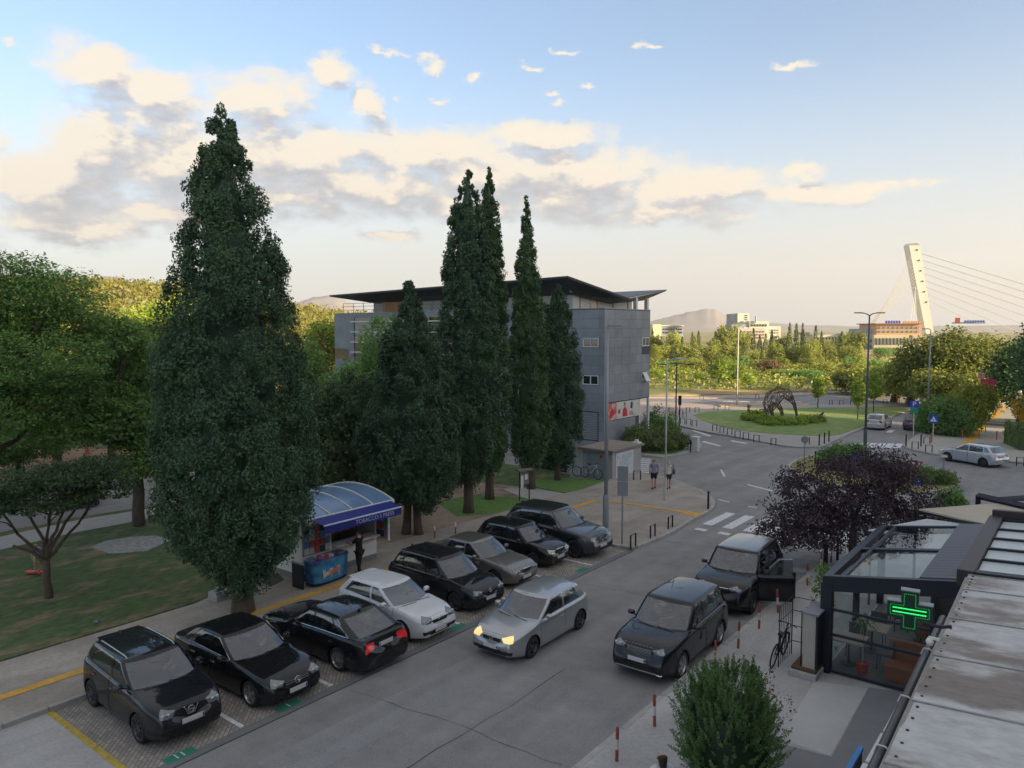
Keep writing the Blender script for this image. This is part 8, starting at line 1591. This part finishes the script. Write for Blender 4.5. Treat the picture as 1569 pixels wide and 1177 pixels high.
far_windows(1340, 1410, 516, 545, 13, 2, 395, WD, ht, .32, .7); far_windows(1346, 1410, 499, 511, 9, 2, 396, GRB, ht, .5, .5); far_windows(1312, 1337, 518, 545, 5, 3, 397, WD, ht, .4, .5)
far_box('red_ground_storey', 1334, 1420, 547, 558, 390, mat('far_red_wall', (.5, .2, .12), .8), ht)
sg_ = thing('rooftop_sign', 'blue and red lettered sign frame on the hotel roof', 'sign', (0, 0, 0)); [far_box('blue_letter', 1357 + 4 * k, 1359.6 + 4 * k, 491.5, 495.5, 396, SIGNB, sg_, .4) for k in range(6)]; [far_box('red_letter', 1384 + 4 * k, 1386.8 + 4 * k, 492, 495.5, 396, ORG, sg_, .4) for k in range(7)]
sg2 = thing('rooftop_sign', 'small red and blue rooftop sign showing above the right-hand trees', 'sign', (0, 0, 0)); far_box('red_logo', 1464, 1471, 487, 494, 420, REDP, sg2, .5); [far_box('blue_letter', 1478 + 4 * k, 1480.6 + 4 * k, 491, 494, 420, SIGNB, sg2, .4) for k in range(8)]; far_box('frame', 1460, 1510, 494, 496, 421, GRB, sg2, 1)
cb = thing('hill_building', 'stepped white hillside complex with a stair tower', 'building', (0, 0, 0)); D3 = 520
for (a, b, t, bt, m, dd) in ((1130, 1148, 480, 500, WHT, 6), (1122, 1130, 481, 498, GRB, 8), (1138, 1160, 492, 505, WHT, 4), (1120, 1150, 497, 508, GRB, 2), (1148, 1178, 492, 512, WHT, 1), (1132, 1172, 503, 524, mat('far_pinkish', (.55, .44, .36), .8), 0), (1170, 1196, 500, 520, WHT, 3), (1112, 1134, 502, 516, GRB, 5)): far_box('wall', a, b, t, bt, D3 + dd, m, cb, 14)
far_windows(1134, 1172, 506, 520, 8, 3, D3, WD, cb, .45, .4); far_windows(1150, 1176, 495, 502, 6, 1, D3 + 1, WD, cb, .5, .5); far_windows(1173, 1194, 504, 512, 5, 2, D3 + 3, WD, cb, .4, .4); far_windows(1140, 1147, 482, 496, 1, 5, D3 + 6, WD, cb, .6, .4); MB().tube([wpt(1158, 495, D3), wpt(1158, 484, D3)], .6, 5).build('mast', GRB, cb)
c7 = thing('low_building', 'pale low building with a flat roof at the left of the tree belt', 'building', (0, 0, 0)); far_box('wall', 1000, 1013, 497, 520, 480, mat('far_yellow', (.65, .58, .35), .8), c7); far_box('wall', 1013, 1047, 500, 516, 482, GRB, c7); far_box('roof_slab', 1013, 1048, 498.5, 500, 481, WHT, c7); far_windows(1015, 1046, 502, 512, 8, 2, 482, WD, c7, .6, .5)
c8 = thing('low_building', 'long cream building with dark roof between the belt and the hotel', 'building', (0, 0, 0)); far_box('wall', 1245, 1312, 513, 530, 440, mat('far_yellow', (.65, .58, .35), .8), c8); far_windows(1246, 1310, 515, 528, 14, 2, 440, WD, c8, .4, .45); V = [wpt(1240, 513, 438), wpt(1290, 513, 438), wpt(1278, 508, 446), wpt(1250, 508, 446)]; far_box('roof', 1241, 1290, 509.5, 513, 440, GRB, c8); far_box('side_wing', 1290, 1316, 511, 528, 436, CRM, c8)
# the house this view is taken from, then an unseen block added to shade the street
home = thing('apartment_house', 'pale house behind the viewpoint whose balcony the view is taken from', 'building', (0, 0, 0)); MB().box(2.9, 10, -9, 6, 0, 13).build('wall', mat('block_render', (.42, .40, .36), .8, var=.06, scale=.5), home)
MB().box(.35, 2.9, -2.5, 3.5, 7.55, 7.75).build('balcony_floor', CONC, home)
blk = thing('shade_block', 'long pale unseen block added beyond the right edge to shade the street', 'building', (0, 0, 0)); MB().box(44, 58, -110, 78, 0, 37).build('wall', mat('block_render', (.42, .40, .36), .8, var=.06, scale=.5), blk)  # unseen block added for its shadow, kept pale to bounce light
for k in range(11): MB().box(42.9, 44, -110, 78, 2.8 + k * 3, 3.0 + k * 3).build('shade_block_slab', CONC, blk)
# air between here and the mountains
if HAZE > 0:
    hz = MB().box(-3200, 1650, -320, 5400, -1.2, 460).build('haze', mat('haze_surface', (.5, .5, .5)), None); hz['kind'] = 'stuff'; hz['label'] = 'warm evening haze over the whole valley'; hz.display_type = 'WIRE'
    hm_ = bpy.data.materials.new('haze_air'); hm_.use_nodes = True; nt = hm_.node_tree; nt.nodes.clear(); pv = nt.nodes.new('ShaderNodeVolumePrincipled'); pv.inputs['Color'].default_value = (.93, .90, .86, 1); pv.inputs['Density'].default_value = HAZE; pv.inputs['Anisotropy'].default_value = .3; oo = nt.nodes.new('ShaderNodeOutputMaterial'); nt.links.new(pv.outputs[0], oo.inputs['Volume']); hz.data.materials.clear(); hz.data.materials.append(hm_)
